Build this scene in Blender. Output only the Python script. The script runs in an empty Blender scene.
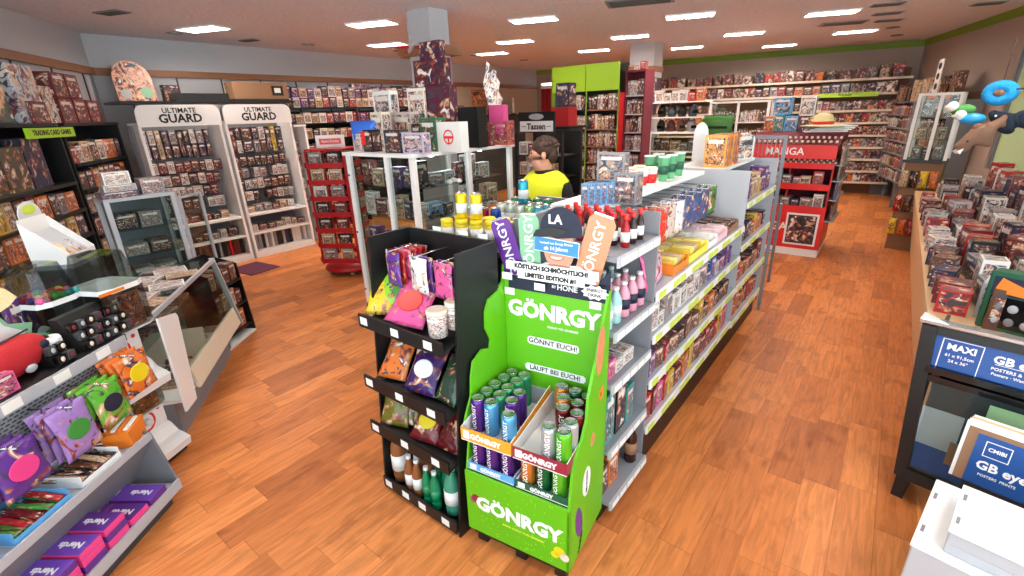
import bpy, math, random
from mathutils import Vector, Matrix
R_ = random.Random(7)
PI = math.pi
rad = math.radians
COL = bpy.context.scene.collection

# ---------------------------------------------------------------- camera (solved from the photo's vanishing points)
FOC, YAW, PIT, ROL, CAMH = 471.56, 0.67155, 0.354095, -0.0327195, 1.95
def cam_axes():
    cy, sy = math.cos(YAW), math.sin(YAW)
    f = Vector((-sy*math.cos(PIT), cy*math.cos(PIT), -math.sin(PIT)))
    r0 = Vector((cy, sy, 0)); u0 = r0.cross(f)
    r = math.cos(ROL)*r0 + math.sin(ROL)*u0
    u = -math.sin(ROL)*r0 + math.cos(ROL)*u0
    return r, u, f
CR, CU, CF = cam_axes()
CP = Vector((0, 0, CAMH))
def ray(px, py): return CF + CR*((px-512)/FOC) - CU*((py-288)/FOC)
def at_z(px, py, z): d = ray(px, py); return CP + d*((z-CAMH)/d.z)
def at_y(px, py, y): d = ray(px, py); return CP + d*(y/d.y)
def at_x(px, py, x): d = ray(px, py); return CP + d*(x/d.x)
def at_d(px, py, t): return CP + ray(px, py)*t
cd = bpy.data.cameras.new('camera'); cam = bpy.data.objects.new('camera', cd); COL.objects.link(cam)
cd.sensor_width = 36; cd.lens = FOC/1024*36; cd.clip_start = .05; cd.clip_end = 200
m = Matrix((CR, CU, -CF)).transposed().to_4x4(); m.translation = CP; cam.matrix_world = m
bpy.context.scene.camera = cam

# ---------------------------------------------------------------- materials
def srgb(c):
    if isinstance(c, str): c = [int(c[i:i+2], 16)/255 for i in (0, 2, 4)]
    return tuple(x/12.92 if x <= .04045 else ((x+.055)/1.055)**2.4 for x in c)+(1,)
MATS = {}
def newmat(n):
    m = bpy.data.materials.new(n); m.use_nodes = True; MATS[n] = m
    nt = m.node_tree; return m, nt, nt.nodes['Principled BSDF']
def simple(n, c, rough=.5, metal=0, spec=.5, emit=None, bump=0, bscale=200):
    m, nt, b = newmat(n)
    b.inputs['Base Color'].default_value = srgb(c); b.inputs['Roughness'].default_value = rough
    b.inputs['Metallic'].default_value = metal; b.inputs['Specular IOR Level'].default_value = spec
    if emit:
        b.inputs['Emission Color'].default_value = srgb(emit[0]); b.inputs['Emission Strength'].default_value = emit[1]
    if bump:
        tc = nt.nodes.new('ShaderNodeTexCoord'); no = nt.nodes.new('ShaderNodeTexNoise'); bp = nt.nodes.new('ShaderNodeBump')
        no.inputs['Scale'].default_value = bscale; bp.inputs['Strength'].default_value = bump; bp.inputs['Distance'].default_value = .01
        nt.links.new(tc.outputs['Object'], no.inputs['Vector']); nt.links.new(no.outputs['Fac'], bp.inputs['Height']); nt.links.new(bp.outputs['Normal'], b.inputs['Normal'])
    return m
def glassy(n, c, alpha_c=.92, rough=.03):
    m = bpy.data.materials.new(n); m.use_nodes = True; MATS[n] = m; nt = m.node_tree; nt.nodes.clear()
    o = nt.nodes.new('ShaderNodeOutputMaterial'); mx = nt.nodes.new('ShaderNodeMixShader'); t = nt.nodes.new('ShaderNodeBsdfTransparent'); g = nt.nodes.new('ShaderNodeBsdfGlossy'); f = nt.nodes.new('ShaderNodeFresnel')
    t.inputs['Color'].default_value = srgb(c); g.inputs['Roughness'].default_value = rough; f.inputs['IOR'].default_value = 1.45
    ge = nt.nodes.new('ShaderNodeNewGeometry'); mu = nt.nodes.new('ShaderNodeMath'); mu.operation = 'MULTIPLY_ADD'; mu.inputs[1].default_value = -1; mu.inputs[2].default_value = 1; m2 = nt.nodes.new('ShaderNodeMath'); m2.operation = 'MULTIPLY'
    nt.links.new(ge.outputs['Backfacing'], mu.inputs[0]); nt.links.new(mu.outputs[0], m2.inputs[0]); nt.links.new(f.outputs[0], m2.inputs[1])
    nt.links.new(m2.outputs[0], mx.inputs[0]); nt.links.new(t.outputs[0], mx.inputs[1]); nt.links.new(g.outputs[0], mx.inputs[2]); nt.links.new(mx.outputs[0], o.inputs[0])
    return m
simple('white', 'e9e8e6', .45); simple('white_gloss', 'f0efee', .2); simple('cream', 'd9cdb8', .55)
simple('grey', '808288', .5); simple('light_grey', 'abadb2', .45); simple('dark_grey', '3a3b3e', .5); simple('mid_grey', '75767a', .45)
simple('black', '0d0d0e', .45); simple('black_gloss', '0b0b0d', .15); simple('red', 'b3161c', .4); simple('bright_red', 'd8231f', .35)
simple('lip_orange', 'ea9a2a', .4); simple('lime', '5cae10', .4); simple('lime_header', '8fb81c', .45); simple('sign_lime', 'a6d51c', .4); simple('green_band', '6f8f2a', .7)
simple('wood_trim', '8a5a3c', .5); simple('pine', 'd8b487', .5); simple('brown_box', '8f6a4d', .8); simple('silver', 'b8babd', .25, .9)
simple('blue_poster', '224f90', .25); simple('skin', 'c68d73', .55); simple('hair', '3b2418', .7); simple('yellow_cloth', 'd8e01c', .7); simple('black_cloth', '101013', .85)
simple('trousers', '23252c', .85); simple('navy', '141a33', .6); simple('blue_bar', '2f7fc8', .4); simple('teeth', 'efeae2', .4); simple('lips', 'a8574d', .5); simple('eye', '15100e', .3)
simple('yellow', 'e3c91c', .4); simple('orange', 'e07a22', .4); simple('purple', '5d2b85', .35); simple('sky', '1f8fc6', .35); simple('mint', '7db08a', .4)
simple('peach', 'c9825c', .4); simple('burgundy', '8d1f35', .4); simple('dark_green', '0f5238', .4); simple('tray_blue', '5b9fd3', .4); simple('pink', 'dd3f86', .4)
simple('straw', 'ead9a6', .8, bump=.4, bscale=90); simple('plush_brown', '7a5a48', .95, bump=.6, bscale=120); simple('plush_blue', '1e8fd0', .95, bump=.6, bscale=120); simple('plush_dark', '152334', .95, bump=.6, bscale=120); simple('plush_green', '4f8f4a', .95, bump=.5, bscale=120)
simple('curtain', 'a51f28', .8); simple('maroon', '6b1d2e', .8); simple('brown_liquid', '5a2f17', .25); simple('sauce_red', 'a01218', .25); simple('sauce_dark', '2a0f0c', .25)
simple('window_green', 'b9d8a8', .6); simple('mat_purple', '5a2440', .95); simple('fabric_red', 'b01722', .8, bump=.3, bscale=150); simple('clear_white', 'cfd4d4', .2)
simple('price_card', 'e6e6e0', .5); simple('price_green', 'c6d84a', .5)
simple('panel', 'b5a893', .6); simple('green', '3c8a3a', .4)
glassy('glass', 'eef4f2'); glassy('acrylic', 'dfe3e2'); glassy('window_glass', 'f4faf8')
simple('strip_light', 'ffffff', .5, emit=('f4f6ff', 22)); simple('tube_light', 'ffffff', .5, emit=('fff1e2', 60)); simple('spot_light', 'ffffff', .5, emit=('ffe6c4', 40))

def wall_mat(n, c, bump=.15, scale=60, c2=None):
    m, nt, b = newmat(n); tc = nt.nodes.new('ShaderNodeTexCoord'); no = nt.nodes.new('ShaderNodeTexNoise'); mx = nt.nodes.new('ShaderNodeMixRGB'); bp = nt.nodes.new('ShaderNodeBump')
    no.inputs['Scale'].default_value = scale; no.inputs['Detail'].default_value = 6
    a = srgb(c); mx.inputs[1].default_value = a; mx.inputs[2].default_value = srgb(c2) if c2 else tuple(x*.82 for x in a[:3])+(1,)
    b.inputs['Roughness'].default_value = .85; bp.inputs['Strength'].default_value = bump; bp.inputs['Distance'].default_value = .02
    L = nt.links.new; L(tc.outputs['Object'], no.inputs['Vector']); L(no.outputs['Fac'], mx.inputs[0]); L(mx.outputs[0], b.inputs['Base Color']); L(no.outputs['Fac'], bp.inputs['Height']); L(bp.outputs['Normal'], b.inputs['Normal'])
wall_mat('plaster', 'b9bac0'); wall_mat('plaster_warm', 'a8978b'); wall_mat('ceiling_mat', 'e6e4ec', .6, 22, 'bdbac2'); wall_mat('panel_wall', 'a5a19b', .05)

def floor_mat():
    m, nt, b = newmat('wood_floor'); N = nt.nodes.new; L = nt.links.new
    tc = N('ShaderNodeTexCoord'); sp = N('ShaderNodeSeparateXYZ'); L(tc.outputs['Object'], sp.inputs[0])
    def M(op, a, bb=None, c=None):
        n = N('ShaderNodeMath'); n.operation = op
        for i, v in enumerate((a, bb, c)):
            if v is None: continue
            if isinstance(v, (int, float)): n.inputs[i].default_value = v
            else: L(v, n.inputs[i])
        return n.outputs[0]
    W, LN = .164, .66
    xs = M('DIVIDE', M('ADD', sp.outputs[0], .71), W); cx = M('FLOOR', xs); fx = M('FRACT', xs)
    wn = N('ShaderNodeTexWhiteNoise'); wn.noise_dimensions = '1D'; L(cx, wn.inputs['W'])
    ys = M('ADD', M('DIVIDE', sp.outputs[1], LN), M('MULTIPLY', wn.outputs['Value'], 9.0)); cyy = M('FLOOR', ys); fy = M('FRACT', ys)
    cb = N('ShaderNodeCombineXYZ'); L(cx, cb.inputs[0]); L(cyy, cb.inputs[1])
    w2 = N('ShaderNodeTexWhiteNoise'); w2.noise_dimensions = '2D'; L(cb.outputs[0], w2.inputs['Vector'])
    # grain
    cb2 = N('ShaderNodeCombineXYZ'); L(M('MULTIPLY', sp.outputs[0], 34), cb2.inputs[0]); L(M('MULTIPLY', sp.outputs[1], 3.2), cb2.inputs[1]); L(M('MULTIPLY', w2.outputs['Value'], 40), cb2.inputs[2])
    g = N('ShaderNodeTexNoise'); g.inputs['Scale'].default_value = 1; g.inputs['Detail'].default_value = 7; g.inputs['Distortion'].default_value = 1.2; L(cb2.outputs[0], g.inputs['Vector'])
    cb3 = N('ShaderNodeCombineXYZ'); L(M('MULTIPLY', sp.outputs[0], 9), cb3.inputs[0]); L(M('MULTIPLY', sp.outputs[1], 5), cb3.inputs[1]); L(M('MULTIPLY', w2.outputs['Value'], 77), cb3.inputs[2])
    k = N('ShaderNodeTexNoise'); k.inputs['Scale'].default_value = 1; k.inputs['Detail'].default_value = 3; L(cb3.outputs[0], k.inputs['Vector'])
    r1 = N('ShaderNodeValToRGB'); L(w2.outputs['Value'], r1.inputs[0]); e = r1.color_ramp.elements
    e[0].position = 0; e[0].color = srgb('ad6434'); e[1].position = 1; e[1].color = srgb('da8a4e')
    x = e.new(.3); x.color = srgb('c8783e')
    r2 = N('ShaderNodeValToRGB'); L(g.outputs['Fac'], r2.inputs[0]); e = r2.color_ramp.elements
    e[0].position = .32; e[0].color = (.68, .62, .57, 1); e[1].position = .62; e[1].color = (1.08, 1.06, 1.04, 1)
    mx = N('ShaderNodeMixRGB'); mx.blend_type = 'MULTIPLY'; mx.inputs[0].default_value = .8; L(r1.outputs[0], mx.inputs[1]); L(r2.outputs[0], mx.inputs[2])
    r3 = N('ShaderNodeValToRGB'); L(k.outputs['Fac'], r3.inputs[0]); e = r3.color_ramp.elements
    e[0].position = .28; e[0].color = (.6, .52, .45, 1); e[1].position = .45; e[1].color = (1, 1, 1, 1)
    mx2 = N('ShaderNodeMixRGB'); mx2.blend_type = 'MULTIPLY'; mx2.inputs[0].default_value = .7; L(mx.outputs[0], mx2.inputs[1]); L(r3.outputs[0], mx2.inputs[2])
    s = M('MAXIMUM', M('LESS_THAN', fx, .022), M('LESS_THAN', fy, .007))
    mx3 = N('ShaderNodeMixRGB'); mx3.blend_type = 'MULTIPLY'; L(M('MULTIPLY', s, .45), mx3.inputs[0]); L(mx2.outputs[0], mx3.inputs[1]); mx3.inputs[2].default_value = (.45, .33, .25, 1)
    L(mx3.outputs[0], b.inputs['Base Color']); b.inputs['Roughness'].default_value = .42; b.inputs['Specular IOR Level'].default_value = .35
floor_mat()

# package materials: the base tone is the object's own colour, the printed artwork differs from object to object
def pack(n, scale=3.0, border=.07, rough=.4, light=.8, dark=.05, strip=True, bumpy=0, sh=0, dk=0):
    m, nt, b = newmat(n); N = nt.nodes.new; L = nt.links.new
    tc = N('ShaderNodeTexCoord'); oi = N('ShaderNodeObjectInfo'); sp = N('ShaderNodeSeparateXYZ'); L(tc.outputs['Generated'], sp.inputs[0])
    def M(op, a, bb=None):
        n_ = N('ShaderNodeMath'); n_.operation = op
        for i, v in enumerate((a, bb)):
            if v is None: continue
            if isinstance(v, (int, float)): n_.inputs[i].default_value = v
            else: L(v, n_.inputs[i])
        return n_.outputs[0]
    cb = N('ShaderNodeCombineXYZ'); off = M('MULTIPLY', oi.outputs['Random'], 60)
    L(M('ADD', sp.outputs[0], off), cb.inputs[0]); L(M('ADD', M('MULTIPLY', sp.outputs[1], .6), off), cb.inputs[1]); L(M('MULTIPLY', sp.outputs[2], 1.3), cb.inputs[2])
    no = N('ShaderNodeTexNoise'); no.inputs['Scale'].default_value = scale; no.inputs['Detail'].default_value = 3; no.inputs['Distortion'].default_value = 1.5; L(cb.outputs[0], no.inputs['Vector'])
    cr = N('ShaderNodeValToRGB'); L(no.outputs['Fac'], cr.inputs[0]); e = cr.color_ramp.elements; cr.color_ramp.interpolation = 'LINEAR'
    e[0].position = .30; e[0].color = (dark, dark, dark, 1); e[1].position = .74; e[1].color = (light, light*.93, light*.85, 1)
    for p, c in ((.42, (.0, .0, .0, 0)), (.46, (0, 0, 0, 0)),): pass
    # hue variation
    n2 = N('ShaderNodeTexNoise'); n2.inputs['Scale'].default_value = scale*1.3; n2.inputs['Detail'].default_value = 1; L(cb.outputs[0], n2.inputs['Vector'])
    c2 = N('ShaderNodeValToRGB'); L(n2.outputs['Fac'], c2.inputs[0]); e = c2.color_ramp.elements
    e[0].position = .35; e[0].color = srgb('26304a'); e[1].position = .7; e[1].color = srgb('e2b98c')
    x = e.new(.5); x.color = srgb('8c3a2c')
    f1 = N('ShaderNodeValToRGB'); L(no.outputs['Fac'], f1.inputs[0]); e = f1.color_ramp.elements; e[0].position = .47+sh; e[1].position = .55+sh
    mxa = N('ShaderNodeMixRGB'); L(f1.outputs[0], mxa.inputs[0]); L(oi.outputs['Color'], mxa.inputs[1]); L(c2.outputs[0], mxa.inputs[2])
    f2 = N('ShaderNodeValToRGB'); L(no.outputs['Fac'], f2.inputs[0]); e = f2.color_ramp.elements; e[0].position = .60+sh*.8; e[1].position = .66+sh*.8
    mxb = N('ShaderNodeMixRGB'); L(f2.outputs[0], mxb.inputs[0]); L(mxa.outputs[0], mxb.inputs[1]); mxb.inputs[2].default_value = (light, light*.95, light*.88, 1)
    f3 = N('ShaderNodeValToRGB'); L(no.outputs['Fac'], f3.inputs[0]); e = f3.color_ramp.elements; e[0].position = .36-sh+dk; e[0].color = (1, 1, 1, 1); e[1].position = .42-sh+dk; e[1].color = (0, 0, 0, 1)
    mxc = N('ShaderNodeMixRGB'); L(f3.outputs[0], mxc.inputs[0]); L(mxb.outputs[0], mxc.inputs[1]); mxc.inputs[2].default_value = (dark, dark, dark*1.3, 1)
    out = mxc.outputs[0]
    if border:
        sn = N('ShaderNodeSeparateXYZ'); L(tc.outputs['Normal'], sn.inputs[0]); es = []
        for a_ in range(3): es.append(M('ADD', M('MINIMUM', sp.outputs[a_], M('SUBTRACT', 1, sp.outputs[a_])), M('GREATER_THAN', M('ABSOLUTE', sn.outputs[a_]), .5)))
        edge = M('MINIMUM', es[0], M('MINIMUM', es[1], es[2]))
        mb = N('ShaderNodeMixRGB'); L(M('LESS_THAN', edge, border), mb.inputs[0]); L(out, mb.inputs[1]); L(oi.outputs['Color'], mb.inputs[2]); out = mb.outputs[0]
    if strip:
        s = M('MULTIPLY', M('GREATER_THAN', sp.outputs[2], .74), M('LESS_THAN', sp.outputs[2], .86))
        s = M('MULTIPLY', s, M('MULTIPLY', M('GREATER_THAN', sp.outputs[0], .15), M('LESS_THAN', sp.outputs[0], .85)))
        ms = N('ShaderNodeMixRGB'); L(M('MULTIPLY', s, .85), ms.inputs[0]); L(out, ms.inputs[1]); ms.inputs[2].default_value = (.75, .72, .68, 1); out = ms.outputs[0]
    L(out, b.inputs['Base Color']); b.inputs['Roughness'].default_value = rough
    if bumpy:
        bp = N('ShaderNodeBump'); bp.inputs['Strength'].default_value = bumpy; bp.inputs['Distance'].default_value = .02; L(n2.outputs['Fac'], bp.inputs['Height']); L(bp.outputs['Normal'], b.inputs['Normal'])
pack('art', dk=.05); pack('art_fine', 7, .05, dk=.03); pack('foil', 2.0, .0, .25, strip=False, bumpy=.5, light=.75, sh=.06); pack('poster_art', 3, .02, .35, strip=False); pack('spine', 2.0, .0, .35, light=.7)
pack('figure_box', 4.5, .10, .3, light=.6, dk=.07)
m_, nt_, b_ = newmat('tint'); oi_ = nt_.nodes.new('ShaderNodeObjectInfo'); nt_.links.new(oi_.outputs['Color'], b_.inputs['Base Color']); b_.inputs['Roughness'].default_value = .35
m_, nt_, b_ = newmat('tint_metal'); oi_ = nt_.nodes.new('ShaderNodeObjectInfo'); nt_.links.new(oi_.outputs['Color'], b_.inputs['Base Color']); b_.inputs['Roughness'].default_value = .25; b_.inputs['Metallic'].default_value = .55
def perf_mat():
    m, nt, b = newmat('perforated'); N = nt.nodes.new; L = nt.links.new
    tc = N('ShaderNodeTexCoord'); mp = N('ShaderNodeMapping'); br = N('ShaderNodeTexBrick'); L(tc.outputs['Object'], mp.inputs[0]); mp.inputs['Rotation'].default_value = (PI/2, 0, 0); L(mp.outputs[0], br.inputs[0])
    br.inputs['Scale'].default_value = 1; br.inputs['Brick Width'].default_value = .028; br.inputs['Row Height'].default_value = .016; br.inputs['Mortar Size'].default_value = .005
    br.inputs['Color1'].default_value = srgb('2e3136'); br.inputs['Color2'].default_value = srgb('2e3136'); br.inputs['Mortar'].default_value = srgb('9a9ca2')
    L(br.outputs[0], b.inputs['Base Color']); b.inputs['Roughness'].default_value = .5
perf_mat()
PAL = dict(red='b01a1e', dark_red='6e1a1c', orange='d9702a', yellow='dcb92a', green='3c8a3a', lime='86c32a', teal='2a8c8c', blue='2458a8', navy='1c2748', purple='5b2f86', pink='d6548e', white='dcdad6', grey='8a8b8e', black='161618', brown='5c3a28', beige='c7ac88', silver='b4b8bd', sky='58a5d6', olive='4a4a2a', ochre='7a6420')
WORD = {k: k.replace('_', ' ') for k in PAL}; WORD['sky'] = 'light blue'; WORD['lime'] = 'lime green'

# ---------------------------------------------------------------- mesh builder
class MB:
    def __init__(s): s.v = []; s.f = []; s.m = []; s.sm = []
    def _add(s, vs, fs, mi=0, smooth=False):
        o = len(s.v); s.v += [tuple(x) for x in vs]; s.f += [tuple(i+o for i in f) for f in fs]; s.m += [mi]*len(fs); s.sm += [smooth]*len(fs); return s
    def box(s, x0, x1, y0, y1, z0, z1, mi=0, M=None):
        vs = [Vector((x, y, z)) for x in (x0, x1) for y in (y0, y1) for z in (z0, z1)]
        if M: vs = [M @ v for v in vs]
        return s._add(vs, [(0, 1, 3, 2), (4, 6, 7, 5), (0, 4, 5, 1), (2, 3, 7, 6), (0, 2, 6, 4), (1, 5, 7, 3)], mi)
    def bbox(s, x0, x1, y0, y1, z0, z1, b=.004, mi=0):   # chamfered box
        b = min(b, (x1-x0)*.3, (y1-y0)*.3, (z1-z0)*.3); vs = []; idx = {}
        X, Y, Z = (x0, x1), (y0, y1), (z0, z1)
        for i in (0, 1):
            for j in (0, 1):
                for k in (0, 1):
                    sx, sy, sz = (b if i == 0 else -b), (b if j == 0 else -b), (b if k == 0 else -b)
                    idx[i, j, k, 0] = len(vs); vs.append((X[i], Y[j]+sy, Z[k]+sz))
                    idx[i, j, k, 1] = len(vs); vs.append((X[i]+sx, Y[j], Z[k]+sz))
                    idx[i, j, k, 2] = len(vs); vs.append((X[i]+sx, Y[j]+sy, Z[k]))
        fs = []
        for i in (0, 1): fs.append(tuple(idx[i, j, k, 0] for j, k in ((0, 0), (0, 1), (1, 1), (1, 0))))
        for j in (0, 1): fs.append(tuple(idx[i, j, k, 1] for i, k in ((0, 0), (1, 0), (1, 1), (0, 1))))
        for k in (0, 1): fs.append(tuple(idx[i, j, k, 2] for i, j in ((0, 0), (0, 1), (1, 1), (1, 0))))
        for a in (0, 1):
            for c in (0, 1):
                fs.append((idx[0, a, c, 1], idx[1, a, c, 1], idx[1, a, c, 2], idx[0, a, c, 2]))
                fs.append((idx[a, 0, c, 0], idx[a, 1, c, 0], idx[a, 1, c, 2], idx[a, 0, c, 2]))
                fs.append((idx[a, c, 0, 0], idx[a, c, 1, 0], idx[a, c, 1, 1], idx[a, c, 0, 1]))
        for i in (0, 1):
            for j in (0, 1):
                for k in (0, 1): fs.append((idx[i, j, k, 0], idx[i, j, k, 1], idx[i, j, k, 2]))
        return s._add(vs, fs, mi)
    def prism(s, pts, h0, h1, axis='z', mi=0, M=None):   # polygon extruded along an axis
        def mk(p, h):
            a, b_ = p
            return {'z': (a, b_, h), 'y': (a, h, b_), 'x': (h, a, b_)}[axis]
        n = len(pts); vs = [Vector(mk(p, h0)) for p in pts]+[Vector(mk(p, h1)) for p in pts]
        if M: vs = [M @ v for v in vs]
        return s._add(vs, [tuple(range(n))[::-1], tuple(range(n, 2*n))]+[(i, (i+1) % n, n+(i+1) % n, n+i) for i in range(n)], mi)
    def lathe(s, prof, n=16, cx=0, cy=0, mi=0, M=None, z0=0, smooth=True):
        vs = []
        for r, z in prof:
            for i in range(n):
                a = 2*PI*i/n; vs.append(Vector((cx+r*math.cos(a), cy+r*math.sin(a), z+z0)))
        if M: vs = [M @ v for v in vs]
        fs = [(j*n+i, j*n+(i+1) % n, (j+1)*n+(i+1) % n, (j+1)*n+i) for j in range(len(prof)-1) for i in range(n)]
        s._add(vs, fs, mi, smooth)
        k = len(s.v)-len(vs); s.f += [tuple(k+i for i in range(n))[::-1], tuple(k+(len(prof)-1)*n+i for i in range(n))]; s.m += [mi]*2; s.sm += [False]*2
        return s
    def tube(s, p0, p1, r, n=8, mi=0, r1=None):
        p0, p1 = Vector(p0), Vector(p1); d = p1-p0; L = d.length
        q = d.to_track_quat('Z', 'Y').to_matrix().to_4x4(); q.translation = p0
        return s.lathe([(r, 0), (r if r1 is None else r1, L)], n, mi=mi, M=q)
    def path(s, pts, r, n=8, mi=0):
        for a, b_ in zip(pts, pts[1:]): s.tube(a, b_, r, n, mi)
        return s
    def ball(s, c, rx, ry=None, rz=None, n=12, mi=0, M=None, k=8):
        ry = ry or rx; rz = rz or rx; vs = []
        for j in range(1, k):
            t = PI*j/k
            for i in range(n):
                a = 2*PI*i/n; vs.append(Vector((rx*math.sin(t)*math.cos(a), ry*math.sin(t)*math.sin(a), -rz*math.cos(t))))
        vs += [Vector((0, 0, -rz)), Vector((0, 0, rz))]; T = len(vs)
        if M: vs = [M @ v for v in vs]
        vs = [v+Vector(c) for v in vs]
        fs = [(j*n+i, j*n+(i+1) % n, (j+1)*n+(i+1) % n, (j+1)*n+i) for j in range(k-2) for i in range(n)]
        fs += [(T-2, (i+1) % n, i) for i in range(n)]+[(T-1, (k-2)*n+i, (k-2)*n+(i+1) % n) for i in range(n)]
        return s._add(vs, fs, mi, True)
    def pillow(s, w, h, t, mi=0, nx=10, nz=10, crimp=.08, seed=0):    # sealed pouch, base at z=0, front -y
        r = random.Random(seed); vs = []; fs = []
        def th(a, b_):
            a = max(0, 1-abs(2*a-1)**2.6); b2 = 0 if (b_ < crimp or b_ > 1-crimp) else 1-abs(2*(b_-crimp)/(1-2*crimp)-1)**2.6
            return t/2*(max(0, a)*max(0, b2))**.6+.0012
        for side in (-1, 1):
            for j in range(nz+1):
                for i in range(nx+1):
                    a, b_ = i/nx, j/nz; pin = 1-.10*math.sin(PI*b_) if True else 1
                    vs.append((w*(a-.5)*pin, side*(th(a, b_)+r.uniform(0, .0015)), h*b_))
        o = (nx+1)*(nz+1)
        for j in range(nz):
            for i in range(nx):
                q = j*(nx+1)+i; fs.append((q, q+1, q+nx+2, q+nx+1)); fs.append((o+q, o+q+nx+1, o+q+nx+2, o+q+1))
        for i in range(nx): fs.append((i, o+i, o+i+1, i+1)); q = nz*(nx+1)+i; fs.append((q, q+1, o+q+1, o+q))
        for j in range(nz): q = j*(nx+1); fs.append((q, q+nx+1, o+q+nx+1, o+q)); q += nx; fs.append((q, o+q, o+q+nx+1, q+nx+1))
        return s._add(vs, fs, mi, True)
    def mesh(s, name):
        me = bpy.data.meshes.new(name); me.from_pydata(s.v, [], s.f); me.polygons.foreach_set('material_index', s.m); me.polygons.foreach_set('use_smooth', s.sm); me.update(); return me
def setm(me, mats):
    for x in (mats if isinstance(mats, (list, tuple)) else [mats]): me.materials.append(MATS[x])
    return me
def obj(name, mb, mats, parent=None, loc=(0, 0, 0), rz=0, color=None, rot=None, scale=None):
    me = mb
    if isinstance(mb, MB): me = setm(mb.mesh(name), mats)
    o = bpy.data.objects.new(name, me); COL.objects.link(o); o.location = loc; o.rotation_euler = rot if rot else (0, 0, rz)
    if scale: o.scale = scale
    if parent: o.parent = parent
    if color: o.color = srgb(PAL.get(color, color))
    return o
LABELS = {}
def tag(o, label, cat, group=None):
    o['label'] = label; o['category'] = cat
    if group: o['group'] = group
    LABELS.setdefault(label, []).append(o.name)
    return o
def empty(name, loc=(0, 0, 0), rz=0, rot=None):
    o = bpy.data.objects.new(name, None); COL.objects.link(o); o.location = loc; o.rotation_euler = rot if rot else (0, 0, rz); o.empty_display_size = .1; return o
def thing(name, label, cat, loc=(0, 0, 0), rz=0, group=None, rot=None): return tag(empty(name, loc, rz, rot), label, cat, group)
def struct(name, mb, mats, loc=(0, 0, 0), rz=0):
    o = obj(name, mb, mats, None, loc, rz); o['kind'] = 'structure'; return o
def kids(o): return [c for c in COL.objects if c.parent == o]
KID = {}
def copy_tree(o, parent=None):
    c = o.copy(); COL.objects.link(c); c.parent = parent
    if o.name not in KID: KID[o.name] = kids(o)
    for ch in KID[o.name]: copy_tree(ch, c)
    return c
TXT = {}
def text_mesh(s, size, bend=0, ext=.0008, bold=.012, align='CENTER'):
    key = (s, size, bend, ext, bold, align)
    if key in TXT: return TXT[key]
    cu = bpy.data.curves.new('lettering', 'FONT'); cu.body = s; cu.size = size; cu.extrude = ext; cu.offset = bold*size; cu.align_x = align; cu.align_y = 'CENTER'; cu.resolution_u = 2
    o = bpy.data.objects.new('lettering_tmp', cu); COL.objects.link(o)
    me = bpy.data.meshes.new_from_object(o.evaluated_get(bpy.context.evaluated_depsgraph_get()))
    bpy.data.objects.remove(o)
    if bend:
        for v in me.vertices:
            a = v.co.y/bend if bend > 0 else 0; z = v.co.z
            v.co.y = (abs(bend)+z)*math.sin(a); v.co.z = (abs(bend)+z)*math.cos(a)-abs(bend)
    me.name = 'lettering'; TXT[key] = me; return me
def text(s, size, mat, parent, loc, rz=0, tilt=90, spin=0, name='lettering', **k):
    me = text_mesh(s, size, **k).copy(); me.materials.clear(); me.materials.append(MATS[mat])
    o = bpy.data.objects.new(name, me); COL.objects.link(o); o.parent = parent; o.location = loc
    o.rotation_euler = (Matrix.Rotation(rz, 4, 'Z') @ Matrix.Rotation(rad(tilt), 4, 'X') @ Matrix.Rotation(rad(spin), 4, 'Z')).to_euler(); return o

def gonrgy(size, mat, parent, loc, bold=.045):   # GONRGY with a ringed O and two dots above it
    t_ = text('GONRGY', size, mat, parent, loc, bold=bold)
    W = lambda s_: (max(v.co.x for v in text_mesh(s_, size, bold=bold, align='LEFT').vertices))
    full, g_, go = W('GONRGY'), W('G'), W('GO'); cx = -full/2+(g_+go)/2+size*.015
    for dx in (-.11, .11): obj('lettering_dot', MB().prism([(size*.075*math.cos(a), size*.075*math.sin(a)) for a in [2*PI*i/12 for i in range(12)]], -.001, 0, 'y'), mat, parent, (loc[0]+cx+dx*size, loc[1], loc[2]+size*.50))
    return t_
class Fr:    # a place to stand things: u to the right along the front, v away from the viewer, w up
    def __init__(s, x, y, ang, z=0):
        s.a = rad(ang); s.o = Vector((x, y, z)); s.u = Vector((math.cos(s.a), math.sin(s.a), 0)); s.v = Vector((-math.sin(s.a), math.cos(s.a), 0))
    def pt(s, u, v, w=0): return s.o+s.u*u+s.v*v+Vector((0, 0, w))
    def sub(s, u, v, w=0, da=0): p = s.pt(u, v, w); f = Fr(p.x, p.y, math.degrees(s.a)+da, p.z); return f
ORD = ['first', 'second', 'third', 'fourth', 'fifth', 'sixth', 'seventh', 'eighth', 'ninth', 'tenth', 'eleventh', 'twelfth', 'thirteenth', 'fourteenth', 'fifteenth', 'sixteenth', 'seventeenth', 'eighteenth', 'nineteenth', 'twentieth']
ORD += ['twenty-'+x for x in ORD[:9]]+['thirtieth']+['thirty-'+x for x in ORD[:9]]+['fortieth']+['forty-'+x for x in ORD[:9]]
ubox = {}
def unit_box(mat, bevel=False):
    if (mat, bevel) not in ubox:
        b = MB(); (b.bbox(-.5, .5, -.5, .5, 0, 1, .03) if bevel else b.box(-.5, .5, -.5, .5, 0, 1)); ubox[mat, bevel] = setm(b.mesh('product_box'), mat)
    return ubox[mat, bevel]
def product(name, fr, u, v, w, size, color, label, cat, group=None, mat='art', rz=0, bevel=False):
    p = fr.pt(u, v, w); o = obj(name, unit_box(mat, bevel), None, None, p, fr.a+rz, color); o.scale = size
    return tag(o, label, cat, group)
def pick(pal):
    ks = pal.split() if isinstance(pal, str) else pal
    return R_.choice(ks)
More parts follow.
